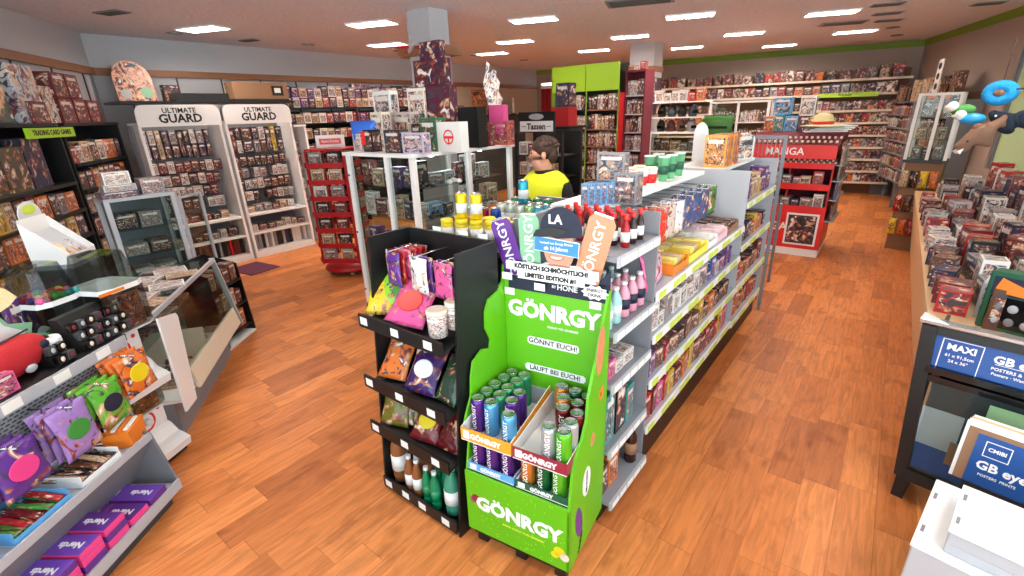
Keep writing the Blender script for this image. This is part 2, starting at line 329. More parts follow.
# one row of upright packages along a shelf, each its own object
def row(fr, u0, u1, v, w, where, group, name='product_box', noun='boxed product', cat='box', W=(.08, .12), H=(.12, .18), Dp=(.06, .1), gap=(.004, .012), pal='red blue black white yellow', mat='art', skip=0, jit=.06, stack=1, end='left', bevel=False, maxn=99):
    u = u0; n = 0
    while n < maxn:
        wd = R_.uniform(*W)
        if u+wd > u1: break
        h = R_.uniform(*H); d = R_.uniform(*Dp); c = pick(pal)
        if R_.random() >= skip:
            for s_ in range(stack):
                c2 = c if s_ == 0 else pick(pal)
                pos = '' if stack == 1 else (' bottom', ' on top')[s_] if stack == 2 else (' bottom', ' middle', ' top')[s_]
                product(name, fr, u+wd/2, v+d/2, w+h*s_, (wd*.96, d, h*.985), c2, f"{WORD[c2]} {noun}, {ORD[n]} from {end}{pos}, {where}", cat, group, mat, R_.uniform(-jit, jit) if stack == 1 else 0, bevel)
            n += 1
        u += wd+R_.uniform(*gap)
    return n
# a shelf unit: back panel, side panels, shelves and price rails, all parts of one thing
def shelf_unit(name, label, cat, fr, W, D, H, shelves, mat='light_grey', backm=None, rail=None, railh=.045, sides=True, group=None, top=False, v0=0, thick=.02, base=True, pegs=None):
    t = thing(name, label, cat, fr.pt(0, 0, 0), fr.a, group)
    obj('back_panel', MB().box(0, W, D-.02, D, 0, H), backm or mat, t)
    if sides:
        for x in (0, W-.02): obj('side_panel', MB().box(x, x+.02, v0, D-.02, 0, H), mat, t)
    for z, *dd in shelves:
        f0 = dd[0] if dd else v0
        obj('shelf', MB().box(.02, W-.02, f0, D-.02, z-thick, z), mat, t)
        if rail:
            obj('price_rail', MB().box(.02, W-.02, f0-.012, f0-.0005, z-railh, z+.004), rail, t)
    if base: obj('kick_panel', MB().box(.02, W-.02, v0+.05, v0+.07, 0, max(.02, min(z for z, *_ in shelves)-thick)), 'dark_grey', t)
    return t
# ================================================================ the room
CZ = 3.1
A_ = (-8.6, 2.01); B_ = (-2.73, -1.8); C_ = (4.06, -1.8); D_ = (.1, 13.6); E_ = (-8.6, 12.3)
poly = [A_, B_, C_, D_, E_]
def off(p, k): cx, cy = -3.2, 5.5; d = Vector((p[0]-cx, p[1]-cy)).normalized(); return (p[0]+d.x*k, p[1]+d.y*k)
struct('floor', MB().prism([off(p, .3) for p in poly], -.1, 0), 'wood_floor')
struct('ceiling', MB().prism([off(p, .3) for p in poly], CZ, CZ+.12), 'ceiling_mat')
def wall(name, p0, p1, mat, holes=(), z1=CZ, t=.15):
    # interior face on the line p0 -> p1, body outside (v > 0); holes: (u0, u1, z0, z1)
    d = Vector((p1[0]-p0[0], p1[1]-p0[1])); L = d.length; a = math.degrees(math.atan2(d.y, d.x)); f = Fr(p0[0], p0[1], a)
    b = MB(); u = 0
    for h in sorted(holes):
        b.box(u, h[0], 0, t, 0, z1); b.box(h[0], h[1], 0, t, 0, h[2]); b.box(h[0], h[1], 0, t, h[3], z1); u = h[1]
    b.box(u, L, 0, t, 0, z1)
    struct(name, b, mat, f.pt(0, 0), f.a); return f, L
WL, LW = wall('wall_left', B_, A_, 'plaster')
WG, LG = wall('wall_far_left', A_, E_, 'plaster')
WB, LB = wall('wall_back', E_, D_, 'plaster_warm', [(.12, 1.02, 0, 2.75)])
WR, LR = wall('wall_right', D_, C_, 'plaster_warm', [(3.95, 9.6, 1.0, 2.92), (10.3, 15.2, .6, 2.92)])
WF, LF = wall('wall_front', C_, B_, 'plaster', [(.25, 2.2, .45, 2.85), (2.35, 4.4, .05, 2.85), (4.55, 6.55, .45, 2.85)])
n_win = 0
def window(f, u0, u1, z0, z1, glass='window_glass', mull=2):
    global n_win; n_win += 1
    w = thing(f'window_{n_win}', '', '', f.pt(0, 0), f.a); del w['label']; del w['category']; LABELS.pop('', None); w['kind'] = 'structure'
    b = MB(); t = .05
    b.box(u0, u1, .03, .1, z0, z0+t); b.box(u0, u1, .03, .1, z1-t, z1); b.box(u0, u0+t, .03, .1, z0+t, z1-t); b.box(u1-t, u1, .03, .1, z0+t, z1-t)
    for i in range(1, mull): x = u0+(u1-u0)*i/mull; b.box(x-t/2, x+t/2, .03, .1, z0+t, z1-t)
    obj('window_frame', b, 'mid_grey', w); obj('pane', MB().box(u0+t, u1-t, .06, .066, z0+t, z1-t), glass, w)
for h in ((.25, 2.2, .45, 2.85), (2.35, 4.4, .05, 2.85), (4.55, 6.55, .45, 2.85)): window(WF, *h)
window(WR, 3.95, 9.6, 1.0, 2.92, 'window_green', 4); window(WR, 10.3, 15.2, .6, 2.92, 'window_glass', 3)
# the curtained doorway in the far left wall
c = MB(); n = 40
for i in range(n):
    u = .12+.9*i/n; b0 = .05+.02*math.sin(i*1.7); b1 = .05+.02*math.sin((i+1)*1.7)
    c._add([(u, b0, .05), (u+.9/n, b1, .05), (u+.9/n, b1, 2.6), (u, b0, 2.6), (u, b0+.01, .05), (u+.9/n, b1+.01, .05), (u+.9/n, b1+.01, 2.6), (u, b0+.01, 2.6)], [(0, 1, 2, 3), (5, 4, 7, 6)], 0, True)
t = thing('curtain', 'red pleated curtain hanging in the doorway at the far left', 'curtain', WB.pt(0, 0), WB.a)
obj('curtain_cloth', c, 'curtain', t); obj('curtain_rail', MB().box(.07, 1.07, .02, .1, 2.6, 2.68), 'white', t)
ntrim = 0
def trim(mb, mat, f):
    global ntrim; ntrim += 1; return struct(f'trim_{ntrim}', mb, mat, f.pt(0, 0), f.a)
trim(MB().box(0, LW, -.05, .0, 2.60, 2.69), 'wood_trim', WL); trim(MB().box(0, LG, -.05, .0, 2.60, 2.69), 'wood_trim', WG)
trim(MB().box(0, LB, -.02, .0, 2.98, CZ), 'green_band', WB); trim(MB().box(0, LR, -.02, .0, 2.98, CZ), 'green_band', WR)
b = MB(); [b.box(u, u+.018, -.012, 0, 0, 2.6) for u in [.35+.62*i for i in range(15)]]; trim(b, 'dark_grey', WG)
b = MB(); [b.box(u, u+.018, -.012, 0, 0, 2.6) for u in [LW-.3-.75*i for i in range(8)]]; trim(b, 'dark_grey', WL)
# warm timber panelling low on the far part of the far left wall
trim(MB().box(6.0, 10.2, -.02, -.013, 0, 2.58), 'panel', WG)
# columns
def column(x0, x1, y0, y1, name):
    struct(name, MB().box(x0, x1, y0, y1, 0, CZ), 'plaster')
column(-4.80, -4.42, 4.22, 4.52, 'wall_pillar_front'); column(-4.28, -3.80, 9.20, 9.62, 'wall_pillar_back')
o = struct('trim_20', MB().box(-4.92, -4.30, 4.14, 4.60, 2.62, 2.72), 'wood_trim')
o = struct('trim_21', MB().box(-4.30, -3.78, 9.18, 9.64, 2.60, 2.70), 'wood_trim')
tag(obj('wall_poster', MB().box(-3.795, -3.77, 9.24, 9.58, 1.85, 2.5), 'poster_art', color='navy'), 'dark framed poster hanging on the side of the rear pillar', 'poster')

# ceiling luminaires
def make_lum(label):
    t = thing('ceiling_light', label, 'ceiling light', (0, 0, 0), 0, 'recessed rectangular ceiling lights')
    b = MB(); b.box(-.31, .31, -.155, -.14, -.02, 0); b.box(-.31, .31, .14, .155, -.02, 0); b.box(-.31, -.295, -.14, .14, -.02, 0); b.box(.295, .31, -.14, .14, -.02, 0)
    obj('light_frame', b, 'white', t)
    obj('diffuser', MB().box(-.29, .29, -.135, .135, -.008, -.002), 'tube_light', t)
    b = MB(); [b.box(x-.006, x+.006, -.135, .135, -.022, -.01) for x in [-.29+.58*i/8 for i in range(1, 8)]]; b.box(-.29, .29, -.004, .004, -.022, -.01); obj('louvre', b, 'silver', t)
    return t
lp = [(203, 28, 'leftmost rectangular ceiling light, above the card accessory racks'), (372, 23, 'rectangular ceiling light nearest the front pillar on its left'), (387, 44, 'smaller looking rectangular ceiling light left of the front pillar, farther back'), (534, 19, 'bright rectangular ceiling light just right of the front pillar'), (492, 53, 'rectangular ceiling light close behind the front pillar'), (515, 41, 'rectangular ceiling light between the front pillar and the red curtain'), (594, 50, 'rectangular ceiling light above the lime green headed shelves'), (630, 36, 'rectangular ceiling light just in front of the rear pillar'), (690, 15, 'largest rectangular ceiling light right of the picture centre'), (687, 47, 'rectangular ceiling light right behind the rear pillar'), (744, 33, 'rectangular ceiling light between rear pillar and aisle'), (779, 45, 'farthest rectangular ceiling light, close to the back wall'), (832, 12, 'rectangular ceiling light at the top right over the aisle'), (855, 31, 'dim rectangular ceiling light over the far end of the aisle')]
L0 = None
for px, py, lb in lp:
    p = at_z(px, py, CZ)
    if L0 is None: L0 = make_lum(lb); o = L0
    else: o = copy_tree(L0); tag(o, lb, 'ceiling light', 'recessed rectangular ceiling lights')
    o.location = (p.x, p.y, CZ); o.rotation_euler = (0, 0, rad(20))
for x, y, lb in ((-1.6, 2.6, 'rectangular ceiling light over the central shelving, above the picture'), (-3.6, .6, 'rectangular ceiling light over the left counter, above the picture'), (.6, 5.2, 'rectangular ceiling light over the right counter, above the picture'), (1.0, .9, 'rectangular ceiling light near the entrance, above the picture')):
    o = copy_tree(L0); tag(o, lb, 'ceiling light', 'recessed rectangular ceiling lights'); o.location = (x, y, CZ); o.rotation_euler = (0, 0, rad(20))
S0 = None
for px, py, lb in ((174, 33, 'small round spotlight beside the leftmost ceiling light'), (308, 44, 'small round spotlight above the slat wall'), (475, 55, 'small round spotlight just right of the front pillar'), (893, 27, 'upper of two small round spotlights at the right end'), (897, 35, 'lower of two small round spotlights at the right end'), (524, 60, 'tiny round spotlight above the red curtain')):
    p = at_z(px, py, CZ)
    if S0 is None:
        S0 = thing('ceiling_spotlight', lb, 'spotlight', (0, 0, 0), 0, 'round ceiling spotlights')
        obj('spotlight_ring', MB().lathe([(.06, 0), (.1, 0), (.1, -.012), (.06, -.012)], 20), 'silver', S0); obj('lamp', MB().lathe([(.06, -.001), (.058, -.008), (.02, -.01)], 20), 'spot_light', S0); o = S0
    else: o = copy_tree(S0); tag(o, lb, 'spotlight', 'round ceiling spotlights')
    o.location = (p.x, p.y, CZ)
V0 = None
for px, py, lb, sx in ((112, 12, 'dark flat ceiling vent at the top left', 1), (249, 40, 'small dark ceiling vent above the brown cardboard box', .8), (640, 1, 'large dark ceiling hatch at the top edge of the picture', 2.2), (888, 4, 'nearest of three dark ceiling vents at the top right', 1), (888, 13, 'middle of three dark ceiling vents at the top right', 1), (889, 20, 'farthest of three dark ceiling vents at the top right', 1), (843, 23, 'long grey ceiling vent beside the dim light over the aisle', 1.8), (989, 3, 'small dark ceiling vent at the far top right corner', 1), (400, 50, 'small dark ceiling vent left of the front pillar', .7)):
    p = at_z(px, py, CZ)
    if V0 is None:
        V0 = thing('ceiling_vent', lb, 'vent', (0, 0, 0), 0, 'ceiling vents'); obj('vent_frame', MB().box(-.17, .17, -.09, .09, -.012, 0), 'mid_grey', V0)
        b = MB(); [b.box(-.15, .15, y-.008, y+.008, -.018, -.0122) for y in (-.06, -.03, 0, .03, .06)]; obj('grille', b, 'dark_grey', V0); o = V0
    else: o = copy_tree(V0); tag(o, lb, 'vent', 'ceiling vents')
    o.location = (p.x, p.y, CZ); o.scale = (sx, sx, 1); o.rotation_euler = (0, 0, rad(20))

# light: sky through the shop windows
w = bpy.data.worlds.new('sky'); bpy.context.scene.world = w; w.use_nodes = True
nt = w.node_tree; bg = nt.nodes['Background']; bg.inputs[0].default_value = srgb('dfe9f5'); bg.inputs[1].default_value = 1.0
tcw = nt.nodes.new('ShaderNodeTexCoord'); spw = nt.nodes.new('ShaderNodeSeparateXYZ'); crw = nt.nodes.new('ShaderNodeValToRGB'); mpw = nt.nodes.new('ShaderNodeMath'); mpw.operation = 'MULTIPLY_ADD'; mpw.inputs[1].default_value = .5; mpw.inputs[2].default_value = .5
nt.links.new(tcw.outputs['Generated'], spw.inputs[0]); nt.links.new(spw.outputs[2], mpw.inputs[0]); nt.links.new(mpw.outputs[0], crw.inputs[0]); nt.links.new(crw.outputs[0], bg.inputs[0])
e = crw.color_ramp.elements; e[0].position = .46; e[0].color = (7.2, 7.3, 7.6, 1); e[1].position = .52; e[1].color = (3.1, 3.4, 3.9, 1)   # glow below the horizon, added to brighten the ceiling; overcast sky above
sc = bpy.context.scene
sc.cycles.transparent_max_bounces = 40
sc.view_settings.view_transform = 'Standard'; sc.view_settings.look = 'None'; sc.view_settings.gamma = 1; sc.view_settings.exposure = 0.62; sc.view_settings.use_curve_mapping = False
for (f, u0, u1, z0, z1) in [(WF, .3, 2.15, .5, 2.8), (WF, 2.4, 4.35, .1, 2.8), (WF, 4.6, 6.5, .5, 2.8), (WR, 10.35, 15.15, .65, 2.87)]:
    ld = bpy.data.lights.new('window_portal', 'AREA'); ld.shape = 'RECTANGLE'; ld.size = u1-u0; ld.size_y = z1-z0; ld.cycles.is_portal = True
    lo = bpy.data.objects.new('window_portal', ld); COL.objects.link(lo); lo.location = f.pt((u0+u1)/2, .12, (z0+z1)/2)
    lo.rotation_euler = (-f.v).to_track_quat('-Z', 'Y').to_euler()
# ================================================================ product prototypes (body + parts), copied for every instance
PROTO = {}
def inst(kind, build, loc, rz, color, label, cat, group=None, rot=None, scale=None):
    if kind not in PROTO:
        r = build(); PROTO[kind] = r; o = r
    else: o = copy_tree(PROTO[kind])
    o.location = loc; o.rotation_euler = rot if rot else (0, 0, rz)
    o.scale = scale if scale is not None else (1, 1, 1)
    if color is not None:
        c = srgb(PAL.get(color, color)); o.color = c
        for ch in kids(o):
            if ch.name.startswith(('body', 'pouch', 'cup', 'box_body')): ch.color = c
    for k in ('group',):
        if k in o: del o[k]
    return tag(o, label, cat, group)
def root(n): return empty(n)
def b_can():
    r = root('drink_can'); obj('body', MB().lathe([(.025, 0), (.0305, .004), (.033, .012), (.033, .150), (.031, .158), (.0275, .1635)], 20), 'tint_metal', r)
    obj('lid', MB().lathe([(.0275, .1635), (.0280, .1675), (.0262, .1675), (.0250, .1650), (.001, .1650)], 20).box(-.006, .006, -.014, .006, .1651, .1662), 'silver', r)
    text('GÖNRGY', .030, 'white', r, (0, -.0334, .082), tilt=90, spin=90, bend=.0332, ext=.0003)
    return r
def b_can_back():
    r = root('drink_can'); obj('body', MB().lathe([(.025, 0), (.0305, .004), (.033, .012), (.033, .150), (.031, .158), (.0275, .1635)], 14), 'tint_metal', r)
    obj('lid', MB().lathe([(.0275, .1635), (.0280, .1675), (.0262, .1675), (.0250, .1650), (.001, .1650)], 14).box(-.006, .006, -.014, .006, .1651, .1662), 'silver', r); return r
def b_tub():
    r = root('drink_tub'); obj('body', MB().lathe([(.030, 0), (.033, .004), (.033, .085), (.030, .095)], 16), 'tint', r)
    obj('lid', MB().lathe([(.0315, .0951), (.033, .098), (.033, .112), (.031, .115)], 16), 'tint', r); kids(r)[-1].color = srgb('e3c91c'); kids(r)[-1].name = 'body_lid'
    obj('label', MB().lathe([(.0335, .02), (.0335, .075)], 16), 'price_card', r); return r
def b_shortcan():
    r = root('drink_can'); obj('body', MB().lathe([(.024, 0), (.030, .008), (.030, .118), (.026, .128)], 16), 'tint_metal', r)
    obj('lid', MB().lathe([(.026, .1281), (.0265, .131), (.024, .131), (.023, .129), (.001, .129)], 16), 'silver', r)
    obj('label', MB().lathe([(.0304, .03), (.0304, .08)], 16), 'clear_white', r); return r
def b_bottle(mat, h=.26, rr=.034, cap='white', lab='price_card'):
    def f():
        r = root('drink_bottle'); k = h/.26
        obj('body', MB().lathe([(rr*.8, 0), (rr, .01*k), (rr*.96, .04*k), (rr, .06*k), (rr, .15*k), (rr*.9, .18*k), (rr*.45, .225*k), (rr*.38, .238*k)], 16), mat, r)
        obj('cap', MB().lathe([(rr*.44, .2381*k), (rr*.46, .24*k), (rr*.46, .258*k), (rr*.40, .26*k)], 14), cap, r)
        obj('label', MB().lathe([(rr*1.015, .065*k), (rr*1.015, .14*k)], 16), lab, r); return r
    return f
def b_sauce():
    r = root('sauce_bottle'); obj('body', MB().lathe([(.02, 0), (.024, .005), (.024, .10), (.018, .125), (.010, .14), (.010, .15)], 14), 'tint', r)
    obj('cap', MB().lathe([(.013, .1501), (.014, .155), (.014, .178), (.011, .182)], 12), 'bright_red', r); obj('label', MB().lathe([(.0245, .03), (.0245, .085)], 14), 'price_card', r); return r
def b_cup():
    r = root('paper_cup'); obj('cup', MB().lathe([(.030, 0), (.033, .002), (.044, .13), (.046, .135)], 18), 'tint', r)
    obj('lid', MB().lathe([(.047, .1351), (.047, .143), (.040, .152), (.002, .154)], 18), 'cream', r)
    obj('label', MB().lathe([(.0365, .03), (.0432, .10)], 18), 'bright_red', r); return r
def bagproto(w, h, t, seed, mat='foil'):
    key = ('bag', w, h, t, seed, mat)
    if key not in ubox: ubox[key] = setm(MB().pillow(w, h, t, seed=seed).mesh('pouch'), mat)
    return ubox[key]
def bag(name, loc, rot, w, h, t, color, label, cat='sweets bag', group=None, seed=0, words=None, tcol='white', tsize=.03, patch=None):
    o = obj(name, bagproto(w, h, t, seed), None, None, loc, 0, color, rot); tag(o, label, cat, group)
    if patch: 
        b = MB(); b.lathe([(w*.30, 0), (w*.28, .002)], 20); q = obj('printed_emblem', b, patch, o, (0, -t*.5-.001, h*.5), rot=(rad(90), 0, 0), scale=(1, .8, 1))
    if words: text(words, tsize, tcol, o, (0, -t*.5-.004, h*.62), name='lettering')
    return o

# ================================================================ GÖNRGY drinks display
B = Fr(-1.274, 1.209, 8.1)
t = thing('drinks_display', 'lime green cardboard drinks display with a printed header and stacked can trays', 'display stand', B.pt(0, 0), B.a)
b = MB(); b.box(.02, .50, .02, .40, .05, .085)
for x in (.03, .24, .44):
    for y in (.03, .20, .36): b.box(x, x+.055, y, y+.045, 0, .05)
obj('pallet', b, 'black', t)
obj('front_panel', MB().bbox(0, .522, 0, .012, .087, .43, .002), 'lime', t)
side = [(0, .087), (0, .42), (.03, .60), (.07, .66), (.12, .69), (.17, .76), (.185, .86), (.22, .93), (.27, 1.0), (.31, 1.10), (.40, 1.25), (.41, 1.25), (.41, .087)]
sp = obj('side_panel', MB().prism(side, .51, .522, 'x'), 'lime', t)
M_ = Matrix.Translation((0, .40, 0)) @ Matrix.Rotation(rad(-3), 4, 'Z') @ Matrix.Translation((0, -.40, 0))
obj('side_panel', MB().prism([(.02, .60), (.055, .68), (.10, .76), (.11, .85), (.13, .92), (.20, .95), (.26, .93), (.27, .97), (.235, 1.04), (.24, 1.12), (.27, 1.17), (.34, 1.19), (.385, 1.22), (.40, 1.30), (.40, .60)], 0, .01, 'x', M=M_), 'lime', t)
obj('side_panel', MB().prism([(.013, .087), (.013, .43), (.05, .60), (.40, .60), (.40, .087)], 0, .01, 'x'), 'lime', t)
# printed ovals, cans and lettering on the right flank
def oval(name, cx, cz, rx, rz, mat, x=.5225, parent=None, tilt=0):
    pts = [(cx+rx*math.cos(a)*math.cos(tilt)-rz*math.sin(a)*math.sin(tilt), cz+rx*math.cos(a)*math.sin(tilt)+rz*math.sin(a)*math.cos(tilt)) for a in [2*PI*i/20 for i in range(20)]]
    return obj(name, MB().prism(pts, x, x+.0012, 'x'), mat, parent or t)
oval('printed_badge', .18, .44, .045, .075, 'white'); 
text('NEU IM REGAL', .018, 'black', t, (.5242, .18, .44), rz=rad(90), spin=90)
oval('printed_can', .30, 1.02, .045, .11, 'peach', tilt=-.1); oval('printed_can', .10, .28, .035, .09, 'purple', tilt=.2); oval('printed_peach', .24, .62, .025, .035, 'peach'); oval('printed_peach', .33, .8, .028, .035, 'orange'); oval('printed_stone', .325, .8, .010, .014, 'brown_box', .5237)
text('Köstlich!', .03, 'black', t, (.5235, .12, .15), rz=rad(90), spin=70)
# back board with slogans
obj('back_board', MB().box(.012, .51, .395, .407, .55, 1.255), 'lime', t)
def slogan(s_, u, z, size, w, h, tilt=0, mat='black', bg='white'):
    o = obj('slogan_plate', MB().prism([(-w/2+.01, -h/2), (w/2-.01, -h/2), (w/2, -h/2+.01), (w/2, h/2-.01), (w/2-.01, h/2), (-w/2+.01, h/2), (-w/2, h/2-.01), (-w/2, -h/2+.01)], -.0015, 0, 'y'), bg, t, (u, .3945, z), rot=(0, tilt, 0))
    text(s_, size, mat, o, (0, -.0022, 0)); return o
gonrgy(.105, 'white', t, (.255, .3935, 1.095))
text('ENERGY FÜR GENIESSER', .014, 'white', t, (.31, .3935, 1.03))
slogan('GÖNNT EUCH!', .26, .945, .036, .26, .040); slogan('LÄUFT BEI EUCH!', .27, .80, .034, .31, .038)
obj('back_board_lower', MB().box(.012, .51, .385, .394, .56, .70), 'light_grey', t)
# header card: navy jersey figure in a cap, eyes covered by a blue bar, drink cans either side
hd = .409; before = set(kids(t))
def card(name, pts, mat, d=0, th=.004, parent=None): return obj(name, MB().prism(pts, hd-d-th, hd-d, 'y'), mat, parent or t)
card('header_card', [(0.0, 1.25), (0.0, 1.36), (.13, 1.30), (.20, 1.36), (.40, 1.36), (.46, 1.30), (.512, 1.36), (.512, 1.25)], 'navy', 0, .004)
def ell(cx, cz, rx, rz, n=20, a0=0, a1=2*PI, tl=0): return [(cx+rx*math.cos(a)*math.cos(tl)-rz*math.sin(a)*math.sin(tl), cz+rx*math.cos(a)*math.sin(tl)+rz*math.sin(a)*math.cos(tl)) for a in [a0+(a1-a0)*i/n for i in range(n if a1-a0 > 6 else n+1)]]
def pcan(u0, z0, u1, z1, w, mat, d):
    dx, dz = u1-u0, z1-z0; L = math.hypot(dx, dz); nx, nz = -dz/L*w/2, dx/L*w/2; ex, ez = dx/L*.02, dz/L*.02
    p = card('printed_can', [(u0+nx, z0+nz), (u0-nx, z0-nz), (u1-nx-ex, z1-nz-ez), (u1-nx*.75, z1-nz*.75), (u1+nx*.75, z1+nz*.75), (u1+nx-ex, z1+nz-ez)], mat, d)
    card('printed_can_lid', [(u1-nx*.72+ex*.1, z1-nz*.72+ez*.1), (u1-nx*.7+ex*.5, z1-nz*.7+ez*.5), (u1+nx*.7+ex*.5, z1+nz*.7+ez*.5), (u1+nx*.72+ex*.1, z1+nz*.72+ez*.1)], 'silver', d)
    me = text('GÖNRGY', .062, 'white', t, ((u0+u1)/2, hd-d-.0052, (z0+z1)/2)); a = math.atan2(dz, dx)
    me.rotation_euler = (Matrix.Rotation(rad(90), 4, 'X') @ Matrix.Rotation(a, 4, 'Z')).to_euler(); return me
pcan(.145, 1.30, .135, 1.56, .10, 'mint', .004)
pcan(.075, 1.27, -.01, 1.53, .105, 'purple', .009)
pcan(.40, 1.28, .475, 1.58, .115, 'peach', .006)
card('jersey', [(.12, 1.27), (.15, 1.33), (.22, 1.36), (.38, 1.36), (.44, 1.32), (.47, 1.25), (.12, 1.25)], 'white', .009)
card('printed_face', ell(.285, 1.43, .072, .095), 'skin', .014); card('printed_neck', [(.235, 1.34), (.335, 1.34), (.33, 1.40), (.24, 1.40)], 'skin', .0135)
card('printed_ear', ell(.362, 1.44, .014, .028), 'skin', .0135)
card('cap_crown', ell(.295, 1.51, .095, .10, 20, 0, PI)+[(.20, 1.49), (.28, 1.475), (.39, 1.49)], 'navy', .019)
card('cap_peak', [(.165, 1.475), (.18, 1.505), (.25, 1.525), (.33, 1.515), (.30, 1.49), (.22, 1.478)], 'black', .0235)
text('LA', .055, 'white', t, (.27, hd-.0245, 1.555), bold=.02)
bb = card('blue_bar', [(.175, 1.42), (.375, 1.405), (.378, 1.462), (.178, 1.478)], 'blue_bar', .026)
card('blue_bar_border', [(.172, 1.416), (.378, 1.401), (.382, 1.466), (.175, 1.482)], 'white', .0245, .001)
text('Verkauf von Energy Drinks', .014, 'white', t, (.277, hd-.031, 1.455)); text('ab 14 Jahren', .022, 'white', t, (.277, hd-.031, 1.432), bold=.03)
card('printed_smile', ell(.275, 1.395, .034, .018, 12, PI, 2*PI), 'lips', .0185, .001); card('printed_teeth', ell(.275, 1.394, .028, .011, 12, PI, 2*PI), 'teeth', .0197, .001)
for z, w_, s_, sz in ((1.335, .44, 'KÖSTLICH SCHMÖCHTLICH!', .029), (1.298, .32, 'LIMITED EDITION #1', .029)):
    card('slogan_plate', [(.25-w_/2, z-.02), (.25+w_/2, z-.02), (.25+w_/2, z+.02), (.25-w_/2, z+.02)], 'white', .031, .002)
    text(s_, sz*.93, 'black', t, (.25, hd-.0338, z), bold=.055)
card('star_badge', [(.455+(.05 if i % 2 else .062)*math.cos(a), 1.262+(.026 if i % 2 else .034)*math.sin(a)) for i, a in enumerate([2*PI*i/20 for i in range(20)])], 'white', .028, .002)
text('ENERGY', .020, 'black', t, (.455, hd-.031, 1.272)); text('DRINK', .020, 'black', t, (.455, hd-.031, 1.250))
text('BY', .018, 'white', t, (.262, hd-.0175, 1.255)); text('HONË', .034, 'white', t, (.325, hd-.0175, 1.255))
card('jersey_band', [(.03, 1.215), (.03, 1.28), (.20, 1.29), (.51, 1.29), (.51, 1.215)], 'navy', .0145, .001)
for u_, z_ in ((.035, 1.28), (.035, 1.20), (.20, 1.25), (.455, 1.20)): obj('price_card', MB().box(-.026, .026, -.001, 0, -.017, .017), 'price_card', t, (u_, hd-.034 if z_ > 1.22 else .392, z_))
for c_ in kids(t):
    if c_ not in before: c_.location.z -= .024; c_.location.x += .006
# front panel lettering and fruit
gonrgy(.100, 'white', t, (.27, -.001, .265)); text('DRINK ENERGY PURE GENIESSER', .014, 'price_green', t, (.30, -.001, .20))
for (u_, z_, r_, mt) in ((.055, .285, .024, 'burgundy'), (.035, .27, .018, 'brown_box'), (.07, .26, .015, 'peach'), (.475, .185, .026, 'yellow'), (.50, .165, .022, 'cream'), (.455, .16, .018, 'yellow')):
    obj('printed_fruit', MB().prism(ell(u_, z_, r_, r_, 16), -.0014, -.0002, 'y'), mt, t)
random.seed(3)
b = MB(); [b.prism(ell(random.uniform(.02, .5), random.uniform(.1, .42), .0025, .0025, 6), -.0008, -.0001, 'y') for _ in range(90)]; o = obj('printed_droplets', b, 'sign_lime', t); o['kind'] = 'stuff'
def tray(name, u0, u1, v0, v1, z, lip, mat, label, s_=None, back=None):
    q = thing(name, label, 'tray', B.pt(0, 0), B.a); th = .004; ub, vb = (back or (lip, lip))
    b = MB(); b.box(u0, u1, v0, v1, z, z+th); obj('tray_floor', b, 'white', q)
    obj('front_lip', MB().box(u0, u1, v0, v0+th, z+th, z+lip), mat, q)
    for x in (u0, u1-th): obj('side_lip', MB().prism([(v0+th, z+th), (v0+th, z+lip), (v1, z+ub), (v1, z+th)], x, x+th, 'x'), 'white' if 1 else mat, q)
    obj('side_print', MB().prism([(v0, z), (v0, z+lip), (v1, z+ub), (v1, z)], u1, u1+.001, 'x'), mat, q)
    if s_:
        text(s_, min(.036, lip*.62), 'white', q, ((u0+u1)/2, v0-.001, z+lip*.48), bold=.05)
        obj('price_card', MB().box(u0+.012, u0+.045, v0-.0012, v0-.0002, z+lip*.2, z+lip*.85), 'price_card', q)
    return q
tray('can_tray', .014, .252, .014, .38, .434, .04, 'tray_blue', 'blue lipped lower left can tray in the green drinks display', 'GÖNRGY')
tray('can_tray', .262, .508, .014, .38, .434, .04, 'dark_green', 'dark green lipped lower right can tray in the green drinks display', 'GÖNRGY')
tray('can_tray', .002, .255, -.006, .38, .605, .065, 'lip_orange', 'orange lipped upper left can tray in the green drinks display', 'GÖNRGY', (.13, .13))
tray('can_tray', .264, .509, -.006, .38, .605, .058, 'burgundy', 'burgundy lipped upper right can tray in the green drinks display', 'GÖNRGY', (.10, .10))
g = 'cans in the upper trays of the green display'
def can(u, v, z, c, lb, gr=g, k='can'): return inst(k, b_can if k == 'can' else b_can_back, B.pt(u, v, z), B.a+R_.uniform(-.25, .25), c, lb, 'drink can', gr)
zt = .61
left = [(.040, .085, 'purple', 'front row'), (.110, .085, 'sky', 'front row'), (.042, .155, 'green', 'second row'), (.112, .155, '3fa070', 'second row'), (.044, .222, 'green', 'third row'), (.114, .222, '3fa070', 'third row'), (.052, .290, 'green', 'fourth row'), (.122, .290, '3fa070', 'fourth row'), (.062, .352, 'green', 'back row'), (.130, .352, '3fa070', 'back row'), (.183, .137, 'purple', 'third column, nearer'), (.184, .207, 'purple', 'third column, farther'), (.222, .045, 'sky', 'right front corner')]
for u_, v_, c, w_ in left:
    nm = WORD.get(c, 'pale green'); can(u_, v_, zt, c, f"{nm} drink can in the orange lipped tray, {w_}"+(', left column' if u_ < .07 else ''))
right = [(.332, .340, 'd98a3c', 'orange', 'back row, left'), (.372, .262, 'd98a3c', 'orange', 'left column, second from back'), (.400, .332, '1f6b3f', 'dark green', 'back row, middle'), (.445, .250, 'dark_red', 'dark red', 'middle column'), (.446, .180, 'dark_red', 'dark red', 'middle column, nearer'), (.468, .318, 'dark_red', 'dark red', 'right column, farthest'), (.472, .112, 'silver', 'silver', 'second row'), (.406, .048, 'silver', 'silver', 'front row'), (.474, .044, '5fbf2a', 'bright green', 'right front corner')]
